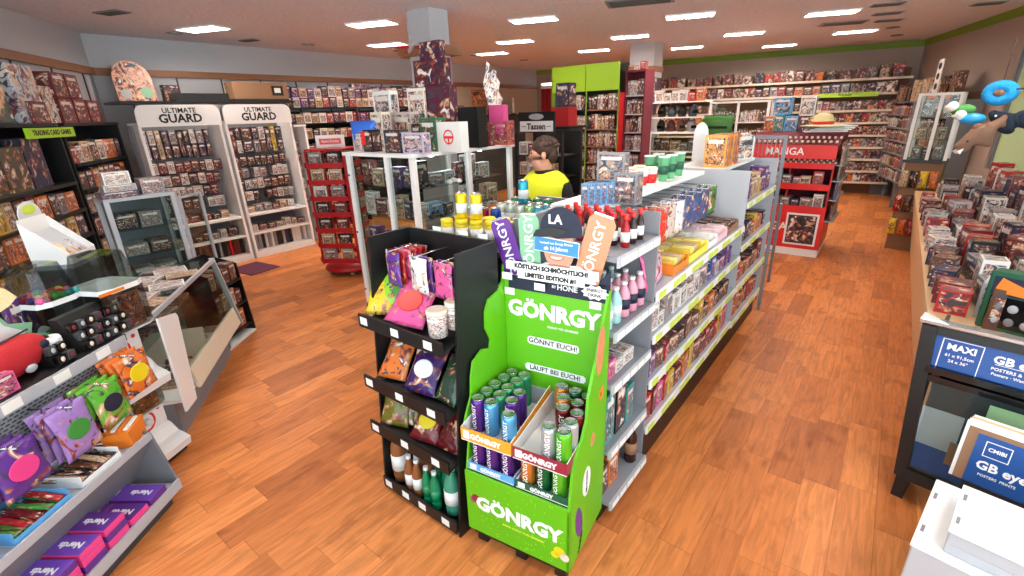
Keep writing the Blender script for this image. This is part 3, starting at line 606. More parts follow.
for u_, v_, c, nm, w_ in right: can(u_, v_, zt, c, f"{nm} drink can in the burgundy lipped tray, {w_}")
o = can(.474, .385-.20, zt, 'dark_red', 'dark red drink can in the burgundy lipped tray, against the right wall'); o.location = B.pt(.4735, .2455, zt+0); PROTO['can']; 
o.location = B.pt(.472, .18, zt); 
for q in [x for x in COL.objects if x.get('label', '').endswith('middle column, nearer')]: q.location = B.pt(.404, .19, zt)
g2 = 'cans in the lower trays of the green display'
for i in range(3):
    for j, v_ in enumerate((.055, .125)):
        can(.055+.074*i, v_, .439, 'purple', f"purple drink can in the blue lipped lower tray, {ORD[i]} from left, {('front', 'second')[j]} row", g2)
for i, (c, nm) in enumerate((('d98a3c', 'orange'), ('1f6b3f', 'dark green'), ('5fbf2a', 'bright green'))):
    for j, v_ in enumerate((.055, .125)): can(.305+.074*i, v_, .439, c, f"{nm} drink can in the dark green lipped lower tray, {('front', 'second')[j]} row", g2)

# ================================================================ black snack rack
K = Fr(-1.905, 1.19, 0)
t = thing('snack_rack', 'black metal snack rack with sloping trays beside the green drinks display', 'display rack', K.pt(0, 0), K.a)
for x in (0, .574): obj('side_panel', MB().prism([(0, 0), (.11, 1.42), (.37, 1.42), (.37, 0)], x, x+.012, 'x'), 'black', t)
obj('back_panel', MB().box(.013, .573, .355, .37, 0, 1.42), 'black', t)
trays = [(1.0, .01), (.67, -.01), (.40, -.015), (.03, 0)]
for z, v0 in trays:
    q = obj('tray', MB().prism([(v0, z), (.35, z+(.10 if z > .1 else 0)), (.35, z+(.11 if z > .1 else .01)), (v0, z+.01)], .013, .573, 'x'), 'black', t)
    x0, x1 = (-.004, .573) if z > .1 else (.013, .573)
    obj('tray_lip', MB().box(x0, x1, v0-.012, v0-.001, z-.005, z+.062), 'dark_grey' if 0 else 'black', q)
    for u_ in ((.04, .27, .49) if z > .1 else (.06, .2, .33, .5)): obj('price_card', MB().box(u_-.026, u_+.026, v0-.0145, v0-.013, z+.012, z+.05), 'price_card', q)
for u_ in (.2, .38, .5): obj('price_card', MB().box(u_-.028, u_+.028, .374, .376, 1.405, 1.44), 'price_card', t)
for u_ in (.12, .30, .46):
    obj('hook', MB().path([(u_, .354, 1.36), (u_, .13, 1.36), (u_, .12, 1.375)], .003), 'silver', t)
g = 'bags hanging on the hooks of the black rack'
cols = ['purple', 'red', 'pink']
for i, u_ in enumerate((.12, .30, .46)):
    for j in range(6 if i == 0 else 2 if i == 1 else 2):
        c = ['purple', 'red', 'pink', 'red', 'red', 'dark_red'][j] if i == 0 else (['white', 'purple'][j] if i == 1 else ['pink', 'purple'][j])
        v_ = .15+.032*j; uu = u_+.0
        bag('sweets_bag', K.pt(uu+.0, v_, 1.185), (0, 0, rad(-6+3*j)), .13 if i else .12, .17, .022, c, f"{WORD[c]} bag {ORD[j]} from the front on the {['left', 'middle', 'right'][i]} hook of the black rack", 'sweets bag', g, seed=j)
# top tray
sl = rad(-62)
def lay(n, u, v, z, w, h, th, c, lb, tilt=-60, yaw=0, roll=0, **k):
    m = Matrix.Rotation(rad(yaw), 4, 'Z') @ Matrix.Rotation(rad(tilt), 4, 'X') @ Matrix.Rotation(rad(roll), 4, 'Y')
    return bag(n, K.pt(u, v, z), m.to_euler(), w, h, th, c, lb, **k)
g = 'packs in the upper tray of the black rack'
for i, (u_, c) in enumerate(((.06, 'yellow'), (.09, 'lime'), (.13, 'green'), (.22, '2a4a22'))):
    nm = WORD.get(c, 'dark green'); lay('crisps_bag', u_, .07+.035*i, 1.045+.02*i, .15, .23, .04, c, f"{nm} bag of snacks at the left of the black rack's upper tray", -42, 28, 0, group=g, seed=i)
lay('sweets_bag', .27, .045, 1.05, .235, .24, .045, 'pink', "large pink sweets bag in the middle of the black rack's upper tray", -48, 10, 0, group=g, seed=7, patch='bright_red')
for i, (u_, v_) in enumerate(((.49, .065), (.53, .14))):
    o = obj('candy_tub', MB().lathe([(.036, 0), (.042, .004), (.045, .10), (.043, .105)], 18), 'art_fine', None, K.pt(u_, v_, 1.032+v_*.3), 0, 'white'); obj('lid', MB().lathe([(.047, .106), (.047, .122), (.043, .126)], 18), 'cream', o)
    tag(o, f"white confetti patterned tub with cream lid, {('nearer', 'farther')[i]} one in the black rack's upper tray", 'tub', 'confetti patterned tubs')
g = 'snack bags in the second tray of the black rack'
lay('snack_bag', .13, .045, .72, .17, .25, .035, 'orange', "orange snack bag at the left of the black rack's second tray", -42, 14, 0, group=g, seed=3)
lay('snack_bag', .34, .035, .72, .19, .23, .045, '3a1f5c', "dark purple snack bag in the middle of the black rack's second tray", -40, 8, 0, group=g, seed=4, patch='white')
lay('snack_bag', .50, .05, .72, .14, .22, .04, '24402a', "dark green snack bag at the right of the black rack's second tray", -35, -4, 0, group=g, seed=5)
g = 'packs in the third tray of the black rack'
for i in range(7):
    lay('snack_bag', .12+.018*i, .03+.022*i, .445+.012*i, .17, .19, .02, '6a6318', f"black and yellow snack pack, {ORD[i]} from the front in its leaning row", -28, 18, 0, group=g, seed=i % 3)
lay('snack_bag', .34, .03, .445, .17, .2, .04, 'dark_red', "dark red snack bag with yellow band in the middle of the black rack's third tray", -44, 12, 0, group=g, seed=8, patch='yellow')
lay('snack_bag', .49, .05, .445, .15, .19, .04, '5c1013', "deep red snack bag at the right of the black rack's third tray", -40, 5, 0, group=g, seed=9)
# bottles on the bottom shelf
simple('tea', '8a5430', .15); simple('mint_bottle', '0e7a4c', .12); simple('clear_green', '3d8f74', .12)
big = [(.07, .07, 'tea', .31, 'large brown iced tea bottle with pale label, front left corner'), (.16, .15, 'tea', .31, 'large brown iced tea bottle behind the front left one')]
gb = 'bottles on the bottom shelf of the black rack'
for u_, v_, m_, h_, lb in big: inst('big_'+m_, b_bottle(m_, h_+.03, .044), K.pt(u_, v_, .042), .3, None, lb+' of the bottom shelf', 'bottle', gb)
sm = [(.185, .045), (.245, .045), (.215, .12), (.275, .115), (.235, .20), (.29, .19)]
for i, (u_, v_) in enumerate(sm): inst('small_tea', b_bottle('tea', .235, .030), K.pt(u_, v_, .042), i, None, f"small brown iced tea bottle, {['front row left', 'front row right', 'middle row left', 'middle row right', 'back row left', 'back row right'][i]}, bottom shelf of the black rack", 'bottle', gb)
sg = [(.325, .04), (.385, .04), (.335, .11), (.395, .11), (.345, .18), (.405, .18), (.465, .18), (.36, .25), (.43, .25), (.50, .25)]
for i, (u_, v_) in enumerate(sg): inst('small_green', b_bottle('mint_bottle', .235, .028, 'white', 'mint_bottle'), K.pt(u_, v_, .042), i, None, f"small green bottle, {ORD[i]} counting left to right from the front, bottom shelf of black rack", 'bottle', gb)
inst('big_green', b_bottle('clear_green', .29, .044), K.pt(.475, .075, .042), 0, None, 'large green mineral water bottle at the front right of the black rack', 'bottle', gb)
# ================================================================ central shelving (gondola), right face at x = -0.8
G = Fr(-.8, 1.64, 90)        # u = y - 1.64, v = -(x + .8)
def rail_cards(t, u0, u1, z, v0, h=.04, n=6, alt=True):
    for i in range(n):
        u = u0+(u1-u0)*(i+.5)/n; w_ = (u1-u0)/n*.42
        obj('price_card', MB().box(u-w_, u+w_, v0-.0165, v0-.014, z-h+.004, z-.004), 'price_green' if (alt and i % 3 != 1) else 'price_card', t)
def gondola(label, u0, u1, zs, H, mat, depth=.48, rail='white', n=6, base=True, ends=(1, 1), endtop=None, alt=True, near_u=0):
    t = thing('shelf_unit', label, 'shelving', G.pt(0, 0), G.a)
    obj('back_panel', MB().box(u0, u1, depth, depth+.03, 0, H), mat, t)
    for k, (z, v0) in enumerate(zs):
        obj('shelf', MB().box(u0+.012, u1-.012, v0, depth-.001, z-.022, z), mat, t)
        obj('price_rail', MB().prism([(v0-.014, z-.042), (v0-.001, z-.046), (v0-.001, z+.003), (v0-.010, z+.003)], u0+.012, u1-.012, 'x'), rail, t)
        rail_cards(t, u0+.02, u1-.02, z, v0, n=n, alt=alt)
    if base:
        obj('kick_panel', MB().box(u0, u1, .03, .05, 0, zs[-1][0]-.023), 'black', t)
        obj('base_deck', MB().box(u0, u1, .051, depth-.001, 0, zs[-1][0]-.023), 'dark_grey', t)
    if ends[0]: obj('end_panel', MB().box(u0-.0, u0+.011, .0, depth-.001, zs[-1][0]-.022, endtop or H), mat, t)
    if ends[1]: obj('end_panel', MB().box(u1-.011, u1, .0, depth-.001, zs[-1][0]-.022, endtop or H), mat, t)
    return t
near = gondola('near section of the central shelving with clear fronted rails, beside the green display', .04, .50, [(1.39, .0), (1.05, .0), (.79, .0), (.43, .0), (.13, -.02)], 1.50, 'grey', rail='light_grey', n=5, ends=(0, 1), alt=False)
main = gondola('long middle section of the central shelving with yellow and green price strips', .502, 2.25, [(1.09, .0), (.85, .0), (.58, .0), (.29, .0)], 1.50, 'light_grey', n=17, ends=(0, 1))
far = gondola('far section of the central shelving beyond the grey divider', 2.252, 3.30, [(1.26, .0), (.92, .0), (.58, .0), (.26, .0)], 1.5, 'light_grey', n=9, ends=(0, 1))
o = obj('top_shelf', MB().box(.42, 2.1, .29, .56, 1.478, 1.503), 'white', main); 
o = obj('top_shelf', MB().box(2.27, 3.30, .20, .60, 1.478, 1.503), 'white', far)
t = thing('shelf_unit', 'left half of the central shelving, backing onto the section with the price strips', 'shelving', G.pt(0, 0), G.a)
obj('back_panel', MB().box(.04, 3.3, .512, .53, 0, 1.476), 'grey', t)
for z in (1.1, .75, .4, .12): obj('shelf', MB().box(.85, 3.3, .531, .95, z-.02, z), 'grey', t)
obj('kick_panel', MB().box(.85, 3.3, .90, .92, 0, .099), 'black', t)
for u_ in (.85, 3.28): obj('end_panel', MB().box(u_, u_+.02, .531, .95, .12, 1.45), 'grey', t)
# low end shelf carrying the canisters behind the black rack
t = thing('end_shelf', 'dark end shelf behind the black snack rack, loaded with canisters and cans', 'shelving', G.pt(0, 0), G.a)
obj('end_shelf_top', MB().box(.02, .84, .533, 1.10, 1.305, 1.33), 'dark_grey', t); obj('end_shelf_body', MB().box(.04, .78, .54, 1.08, 0, 1.304), 'black', t)
# grey wire fence and post at the far end
t = thing('wire_fence', 'grey metal grid standing at the far end of the central shelving', 'fence', G.pt(3.36, 0), G.a)
obj('post', MB().box(0, .025, -.03, 0, 0, 1.66), 'grey', t); obj('post', MB().box(0, .025, .40, .43, 0, 1.66), 'grey', t); obj('top_bar', MB().box(0, .025, -.0299, .43, 1.661, 1.69), 'grey', t)
b = MB(); [b.box(.008, .014, v_, v_+.005, .1, 1.66) for v_ in [.02+.035*i for i in range(11)]]; obj('wire_grid', b, 'silver', t)
t = thing('wire_fence', 'low dark wire basket frame in front of the red comics rack', 'fence', G.pt(4.3, 0), G.a)
obj('post', MB().box(0, .03, .06, .09, 0, .92), 'mid_grey', t); obj('post', MB().box(0, .03, .26, .29, 0, .90), 'mid_grey', t)
for z in (.2, .38, .55, .70, .80, .9): obj('crossbar', MB().box(.03, .045, .06, .29, z-.012, z), 'mid_grey', t)

# --- sauces, bottles and tins of the near section
gs = 'red capped sauce bottles on the near section'
k = 0
for j in range(3):
    for i in range(7):
        c = ['sauce_red', 'sauce_dark'][(i+j) % 2]; c = ['9c1018', '2a0f0c', '2a0f0c', '7a1812'][(i*2+j) % 4]
        inst('sauce', b_sauce, G.pt(.22+.075*j, .045+.056*i, 1.392), 0, c, f"{'red' if c in ('9c1018', '7a1812') else 'dark brown'} sauce bottle, {ORD[i]} from the aisle, {['near', 'middle', 'far'][j]} row, top shelf of near section", 'sauce bottle', gs, scale=(.82, .82, .78))
simple('rose_drink', 'c98a9c', .12); simple('aqua_drink', '8fb9b4', .12)
for j in range(5):
    for i in range(4):
        mt = 'rose_drink' if i < 2 and j > 1 else 'aqua_drink'
        inst('w_'+mt, b_bottle(mt, .17, .030, 'white', 'navy' if mt == 'rose_drink' else 'clear_white'), G.pt(.08+.085*j, .05+.075*i, 1.052), i, None, f"{'rose' if mt == 'rose_drink' else 'pale green'} bottle with white cap, {ORD[i]} from the aisle, {ORD[j]} from near end, second shelf", 'bottle', 'white capped bottles on the near section')
W_n = ['shelf below the bottles, near section', 'second lowest shelf, near section', 'lowest shelf, near section']
row(G, .08, .46, .03, .792, W_n[0], 'packs on the near section', noun='pack', W=(.07, .11), H=(.05, .11), Dp=(.1, .15), pal='white sky pink teal grey', mat='art')
row(G, .08, .46, .22, .792, 'behind the packs, '+W_n[0], 'packs on the near section', noun='pack', W=(.07, .11), H=(.14, .19), Dp=(.1, .15), pal='white sky black purple', mat='art')
row(G, .08, .46, .03, .432, W_n[1], 'packs on the near section', noun='box', W=(.08, .12), H=(.20, .28), Dp=(.1, .15), pal='sky teal blue black navy', mat='art')
row(G, .05, .30, .03, .132, W_n[2], 'packs on the near section', noun='box', W=(.08, .12), H=(.13, .2), Dp=(.1, .15), pal='blue navy brown orange', mat='art')
inst('dark_bottle', b_bottle('sauce_dark', .24, .034, 'bright_red', 'brown_box'), G.pt(.40, .03, .132), 0, None, 'dark bottle with red cap standing on the lowest shelf of the near section', 'bottle')
inst('dark_bottle', b_bottle('sauce_dark', .24, .034, 'bright_red', 'brown_box'), G.pt(.33, .10, .132), 0, None, 'dark bottle with red cap behind another one, lowest shelf of the near section', 'bottle')
# --- middle section
# pink and white sweet bags standing near the near end
for i in range(6):
    c = ['pink', 'white', 'pink', 'e8b0c8', 'white', 'red'][i]; nm = WORD.get(c, 'pale pink')
    bag('sweets_bag', G.pt(.57+.035*i, .05+.03*(i % 3), 1.10), (rad(-14), 0, rad(100)), .20, .20+.02*(i % 2), .04, c, f"{nm} sweets bag, {ORD[i]} of the leaning bags near the sweets shelf's near end", 'sweets bag', 'bags leaning at the near end of the sweets shelf', seed=i)
simple('pale_yellow', 'f0dc4a', .4); simple('pale_pink', 'f0c4cc', .4)
def open_carton(u0, u1, v0, v1, z, h, c, fillc, lb, n=6):
    t = thing('display_carton', lb, 'carton', G.pt(0, 0), G.a, 'open display cartons on the sweets shelf'); th = .004
    obj('carton_floor', MB().box(u0, u1, v0, v1, z, z+th), c, t)
    b = MB(); b.box(u0, u1, v0, v0+th, z+th, z+h*.6); b.box(u0, u1, v1-th, v1, z+th, z+h*1.1); b.box(u0, u0+th, v0+th, v1-th, z+th, z+h*.85); b.box(u1-th, u1, v0+th, v1-th, z+th, z+h*.85); obj('carton_wall', b, c, t)
    return t
cc = [(.80, 1.05, 'orange', 'orange', 'yellow'), (1.06, 1.42, 'pale_yellow', 'yellow', 'yellow'), (1.43, 1.62, 'white', 'white', 'beige'), (1.63, 1.86, 'pale_pink', 'pale pink', 'pink'), (1.87, 2.16, 'brown_box', 'brown', 'brown')]
for u0, u1, mt, nm, fc in cc:
    open_carton(u0, u1, .02, .44, 1.092, .075, mt, None, f"open {nm} display carton on the sweets shelf of the middle section")
    n = max(2, int((u1-u0)/.06))
    for i in range(n):
        for j in range(3):
            u_ = u0+.008+(u1-u0-.016)*(i+.5)/n
            product('sweet_pack', G, u_, .10+.125*j, 1.097, ((u1-u0-.02)/n*.94, .115, .06+.006*((i+j) % 3)), ['yellow', 'e8d878', 'beige'][(i+j) % 3] if nm in ('yellow', 'orange') else ('f0d0d4' if nm == 'pale pink' else 'e8e4dc' if nm == 'white' else 'brown'), f"small pack in the open {nm} carton, {ORD[i]} from near end, {['front', 'middle', 'back'][j]} row", 'sweets pack', 'small packs inside the open display cartons', 'tint' if nm != 'brown' else 'art')
# bags on hooks above
gh = 'bags hanging on hooks above the sweets shelf'
hk = [(.70, .14, '9c1a1e', 'red'), (.82, .14, 'd83a30', 'bright red'), (.94, .14, 'd83a30', 'bright red'), (1.08, .13, 'c8b4a8', 'beige'), (1.22, .13, 'd8d8dc', 'pale'), (1.40, .13, '3d4f7c', 'navy'), (1.56, .13, '3d4f7c', 'navy'), (1.72, .13, '3d4f7c', 'navy'), (1.90, .12, '3c7a34', 'green')]
for i, (u_, w_, c, nm) in enumerate(hk):
    tt = thing('peg_hook', f"chrome peg hook carrying the {nm} bags, {ORD[i]} from the near end", 'hook', G.pt(u_, 0), G.a, 'peg hooks above the sweets shelf')
    obj('peg', MB().tube((0, .479, 1.43), (0, .14, 1.43), .004, 6), 'silver', tt)
    for j in range(3):
        bag('sweets_bag', G.pt(u_, .16+.05*j, 1.225), (0, 0, G.a+rad(-8+7*j)), w_, .20, .03, c, f"{nm} bag on the {ORD[i]} peg hook, {['front', 'middle', 'back'][j]} one", 'sweets bag', gh, seed=(i+j) % 4)
for (z, nm, pal, H, wh) in ((.852, 'second shelf from top', 'white navy blue grey white purple', (.07, .17), 'second shelf of middle section'), (.582, 'third', 'brown orange yellow white red black purple', (.09, .17), 'third shelf of middle section'), (.292, 'lowest', 'red orange yellow dark_red pink', (.10, .19), 'lowest shelf of middle section')):
    row(G, .55, 2.2, .02, z, wh+', front', 'packs on the '+wh, noun='packet', W=(.07, .14), H=H, Dp=(.10, .16), pal=pal, mat='art', jit=.15)
    row(G, .55, 2.2, .22, z, wh+', back', 'packs on the '+wh, noun='packet', W=(.08, .14), H=(H[0]+.04, H[1]+.02), Dp=(.10, .16), pal=pal, mat='art', jit=.1)
# far section
for z, wh, pal in ((1.262, 'top shelf of far section', 'purple navy yellow beige'), (.922, 'second shelf of far section', 'orange red yellow navy'), (.582, 'third shelf of far section', 'orange red dark_red black yellow'), (.262, 'bottom shelf of far section', 'red brown orange')):
    row(G, 2.29, 3.25, .03, z, wh, 'packs on the far section', noun='packet', W=(.07, .12), H=(.10, .2), Dp=(.12, .2), pal=pal, mat='art', jit=.15)
# --- things on the top shelf
tz = 1.5035
for i in range(5):
    p_ = at_z(584+6.2*i, 206-.5*i, tz); o_ = obj('ice_tea_box', unit_box('art_fine'), None, None, (p_.x, p_.y+.05, tz), rad(2), 'sky'); o_.scale = (.040, .10, .11); tag(o_, f"light blue box on the top shelf, {ORD[i]} of five from left", 'box', 'light blue boxes at the near end of the top shelf')
def block(name, x, y, z, sx, sy, sz, c, lb, cat, mat='art', rz=0, group=None, bevel=False):
    o = obj(name, unit_box(mat, bevel), None, None, (x, y, z), rz, c); o.scale = (sx, sy, sz); return tag(o, lb, cat, group)
block('card_game_box', at_z(623, 205, tz).x, at_z(623, 205, tz).y+.05, tz, .12, .08, .155, 'grey', 'grey box with white printed front standing right of the light blue boxes', 'box')
block('card_game_box', at_z(604, 205, tz).x, at_z(604, 205, tz).y+.08, tz+.1105, .15, .05, .14, 'grey', 'grey box with white printed front standing on top of the light blue boxes', 'box')
for i, (x, y) in enumerate(((-1.16, 2.46), (-1.25, 2.50), (-1.16, 2.58), (-1.26, 2.63), (-1.15, 2.71), (-1.24, 2.76), (-1.14, 2.83), (-1.24, 2.89))):
    inst('cup', b_cup, (x, y, tz), i*.7, 'f0eeec', f"red and white noodle cup on the top shelf, {ORD[i]} from the near end", 'cup', 'red and white noodle cups', scale=(.85, .85, .78))
def b_gcup():
    r = root('green_tumbler'); obj('cup', MB().lathe([(.030, 0), (.032, .002), (.046, .145), (.048, .15)], 18), 'tint', r); obj('cup_rim', MB().lathe([(.0485, .1501), (.050, .155), (.047, .16)], 18), 'clear_white', r)
    obj('leaf_print', MB().lathe([(.0385, .045), (.0435, .10)], 18), 'dark_green', r); return r
for i, (x, y) in enumerate(((-1.16, 3.08), (-1.27, 3.12), (-1.16, 3.22), (-1.27, 3.27), (-1.17, 3.40))):
    inst('gcup', b_gcup, (x, y, tz), i, '5fa878', f"green tumbler on the top shelf beside the noodle cups, {ORD[i]} from the near end", 'tumbler', 'green tumblers', scale=(.8, .8, 1.0))
for i in range(4): block('cereal_box', -1.10, 4.02+.11*i, tz, .16, .075, .24, ['e8a04a', 'e8803a', 'e8a04a', 'c8603a'][i], f"tall orange box on the far section's top shelf, {ORD[i]} from the near end", 'box', group='tall orange boxes on the far top shelf')
t = tag(obj('burger_set', MB().prism([(-.17, 0), (.17, 0), (.17, .17)]+[(.17*math.cos(a), .17+.06*math.sin(a)) for a in [PI*i/8 for i in range(9)]]+[(-.17, .17)], -.05, .05, 'y'), 'art', None, (-1.10, 4.62, tz), rad(65), 'white'), 'white rounded carton with burger picture on the far top shelf', 'carton')
t = tag(obj('price_sign', MB().prism([(-.06, 0), (.06, 0), (.06, .13)]+[(.06*math.cos(a), .13+.06*math.sin(a)) for a in [PI*i/8 for i in range(1, 8)]]+[(-.06, .13)], -.004, .004, 'y'), 'white', None, (-1.36, 4.45, 1.70), rad(20)), 'small white rounded card standing up behind the orange boxes', 'sign')
t.location.z = tz; t.scale = (1, 1, 1.7)
# --- canisters and cans behind the black rack
gz = 1.332
cn = 0
for i in range(6):
    for j in range(2):
        inst('tub', b_tub, (-1.77+.080*i+.01*j, 1.70+.09*j+.025*i, gz), R_.random()*6, 'e3c91c', f"yellow canister of the lower layer, {ORD[i]} from left, {['front', 'back'][j]} row, behind black rack", 'canister', 'yellow canisters')
for i in range(2): inst('tubhi', b_shortcan, (-1.71+.085*i, 1.755+.02*i, gz+.1155), 0, 'e3c91c', f"tall yellow can stacked on the yellow canisters, {['left', 'right'][i]} one", 'can', 'yellow canisters')
for i, (x, y, c, nm) in enumerate(((-1.60, 1.97, '8c1a2a', 'dark red'), (-1.53, 1.99, '2448a0', 'blue'))): inst('short', b_shortcan, (x-.15, y+.0, gz), 0, c, f"{nm} can standing behind the yellow canisters", 'can'); 

k = 0
for i in range(4):
    for j in range(2):
        inst('short', b_shortcan, (-1.755+.063*i+.01*j, 2.13+.07*j+.01*i, gz), 0, ['d6dcd0', 'c9d6c2', 'd6dcd0', 'a8c890'][i], f"pale green and white can, {ORD[i]} from left, {['front', 'back'][j]} row, behind the display header", 'can', 'pale cans behind the display header')
for i in range(4): inst('short', b_shortcan, (-1.80+.075*i, 2.33+.01*i, gz+.0), 0, '1f7a48', f"dark green can in the back row behind the display header, {ORD[i]} from left", 'can', 'dark green cans behind the display header')
for i, (x, y, z) in enumerate(((-1.62, 2.17, gz+.133), (-1.49, 2.13, gz), (-1.49, 2.21, gz), (-1.42, 2.16, gz))): inst('teal', b_shortcan, (x, y, z), 0, '2f9cb4', ['teal can standing highest on the pale cans behind the display header', 'teal can, left one of three beside the pale cans', 'teal can, middle one of three beside the pale cans', 'teal can, right one of three beside the pale cans'][i], 'can', 'teal cans behind the display header')
# ================================================================ left wall: black card-game shelving
W1 = Fr(-7.78, 1.945, 147)      # front plane of the shelves; u runs towards the far corner and is negative nearer
def black_bay(u0, u1, zs, label, sign=None):
    t = thing('wall_shelf', label, 'shelving', W1.pt(0, 0), W1.a)
    obj('back_panel', MB().box(u0, u1, .33, .35, 0, 2.0), 'black', t)
    for x in (u0, u1-.03): obj('upright', MB().box(x, x+.03, .02, .33, 0, 1.97), 'black', t)
    for z in zs: obj('shelf', MB().box(u0+.031, u1-.031, .0, .33, z-.03, z), 'black', t)
    return t
zl = (2.0, 1.44, 1.17, .92, .68); zr = (2.0, 1.60, 1.33, 1.08, .84, .6)
bl = black_bay(-3.6, -1.45, zl, 'near bay of the black wall shelving on the left, carrying large boxes')
br = black_bay(-1.40, -.02, zr, 'far bay of the black wall shelving on the left, ending near the corner')
sg = thing('header_sign', 'lime green strip sign on the black wall shelving at the upper left', 'sign', W1.pt(0, 0), W1.a)
obj('sign_board', MB().box(-2.1, -1.28, -.03, -.005, 1.87, 1.96), 'sign_lime', sg); text('TRADING CARD GAMES', .062, 'black', sg, (-1.69, -.031, 1.915), bold=.03)
gw = 'boxes on top of the black wall shelving'
big = [(-3.05, .42, .50, '1f3a32', 'dark green figure box at the far left'), (-2.62, .10, .40, 'purple', 'narrow purple box between two large boxes'), (-2.28, .44, .42, '46604a', 'large green and pink figure box'), (-1.72, .40, .50, 'c4ccd6', 'tall pale blue box'), (-1.40, .20, .34, 'd4cfc8', 'tall white box right of the pale blue one')]
for u, w_, h, c, lb in big: product('figure_carton', W1, u, .16, 2.0, (w_, .24, h), c, lb+' on top of the black wall shelving', 'box', gw, 'poster_art', bevel=True)
product('small_carton', W1, -1.70, .02, 2.0, (.26, .03, .19), 'dark_red', 'small dark red box in front of the tall pale blue box, upper left', 'box', gw)
for i, (u, z, w_) in enumerate(((-1.12, 2.0, .28), (-.82, 2.0, .28), (-.52, 2.0, .28), (-1.12, 2.245, .26), (-.84, 2.245, .26))): product('red_carton', W1, u, .14, z, (w_, .22, .24), 'dark_red', f"dark red box, {['lower row left', 'lower row middle', 'lower row right', 'upper row left', 'upper row right'][i]}, stacked above the left wall shelving", 'box', gw)
pal1 = 'navy brown dark_red black grey orange purple yellow beige'
row(W1, -3.2, -1.5, .06, 1.442, 'below the lime sign shelf, near bay', 'large boxes on the near bay', noun='large box', W=(.3, .42), H=(.36, .46), Dp=(.12, .2), pal='yellow olive ochre navy', mat='poster_art', jit=.03)
for z, n_ in ((1.172, 'second'), (.922, 'third'), (.682, 'fourth')): row(W1, -3.2, -1.5, .03, z, f"{n_} row of the near bay on the left wall", 'boxes on the near bay of the left wall', noun='card box', W=(.12, .2), H=(.18, .235), Dp=(.08, .16), pal=pal1, jit=.08)
for z, n_ in ((1.602, 'top'), (1.332, 'second'), (1.082, 'third'), (.842, 'fourth'), (.602, 'fifth')): row(W1, -1.35, -.06, .03, z, f"{n_} row of the far bay on the left wall", 'boxes on the far bay of the left wall', noun='card box', W=(.11, .18), H=(.17, .23), Dp=(.08, .16), pal=pal1+(' red white white' if n_ == 'top' else ''), jit=.08)
# perforated metal upright and blue box near the corner
t = tag(obj('slotted_post', MB().box(-.02, .02, -.02, .02, 0, 1.95), 'grey', None, (-7.62, 2.0, 0), rad(30)), 'slotted grey metal post left of the first accessory rack', 'post')
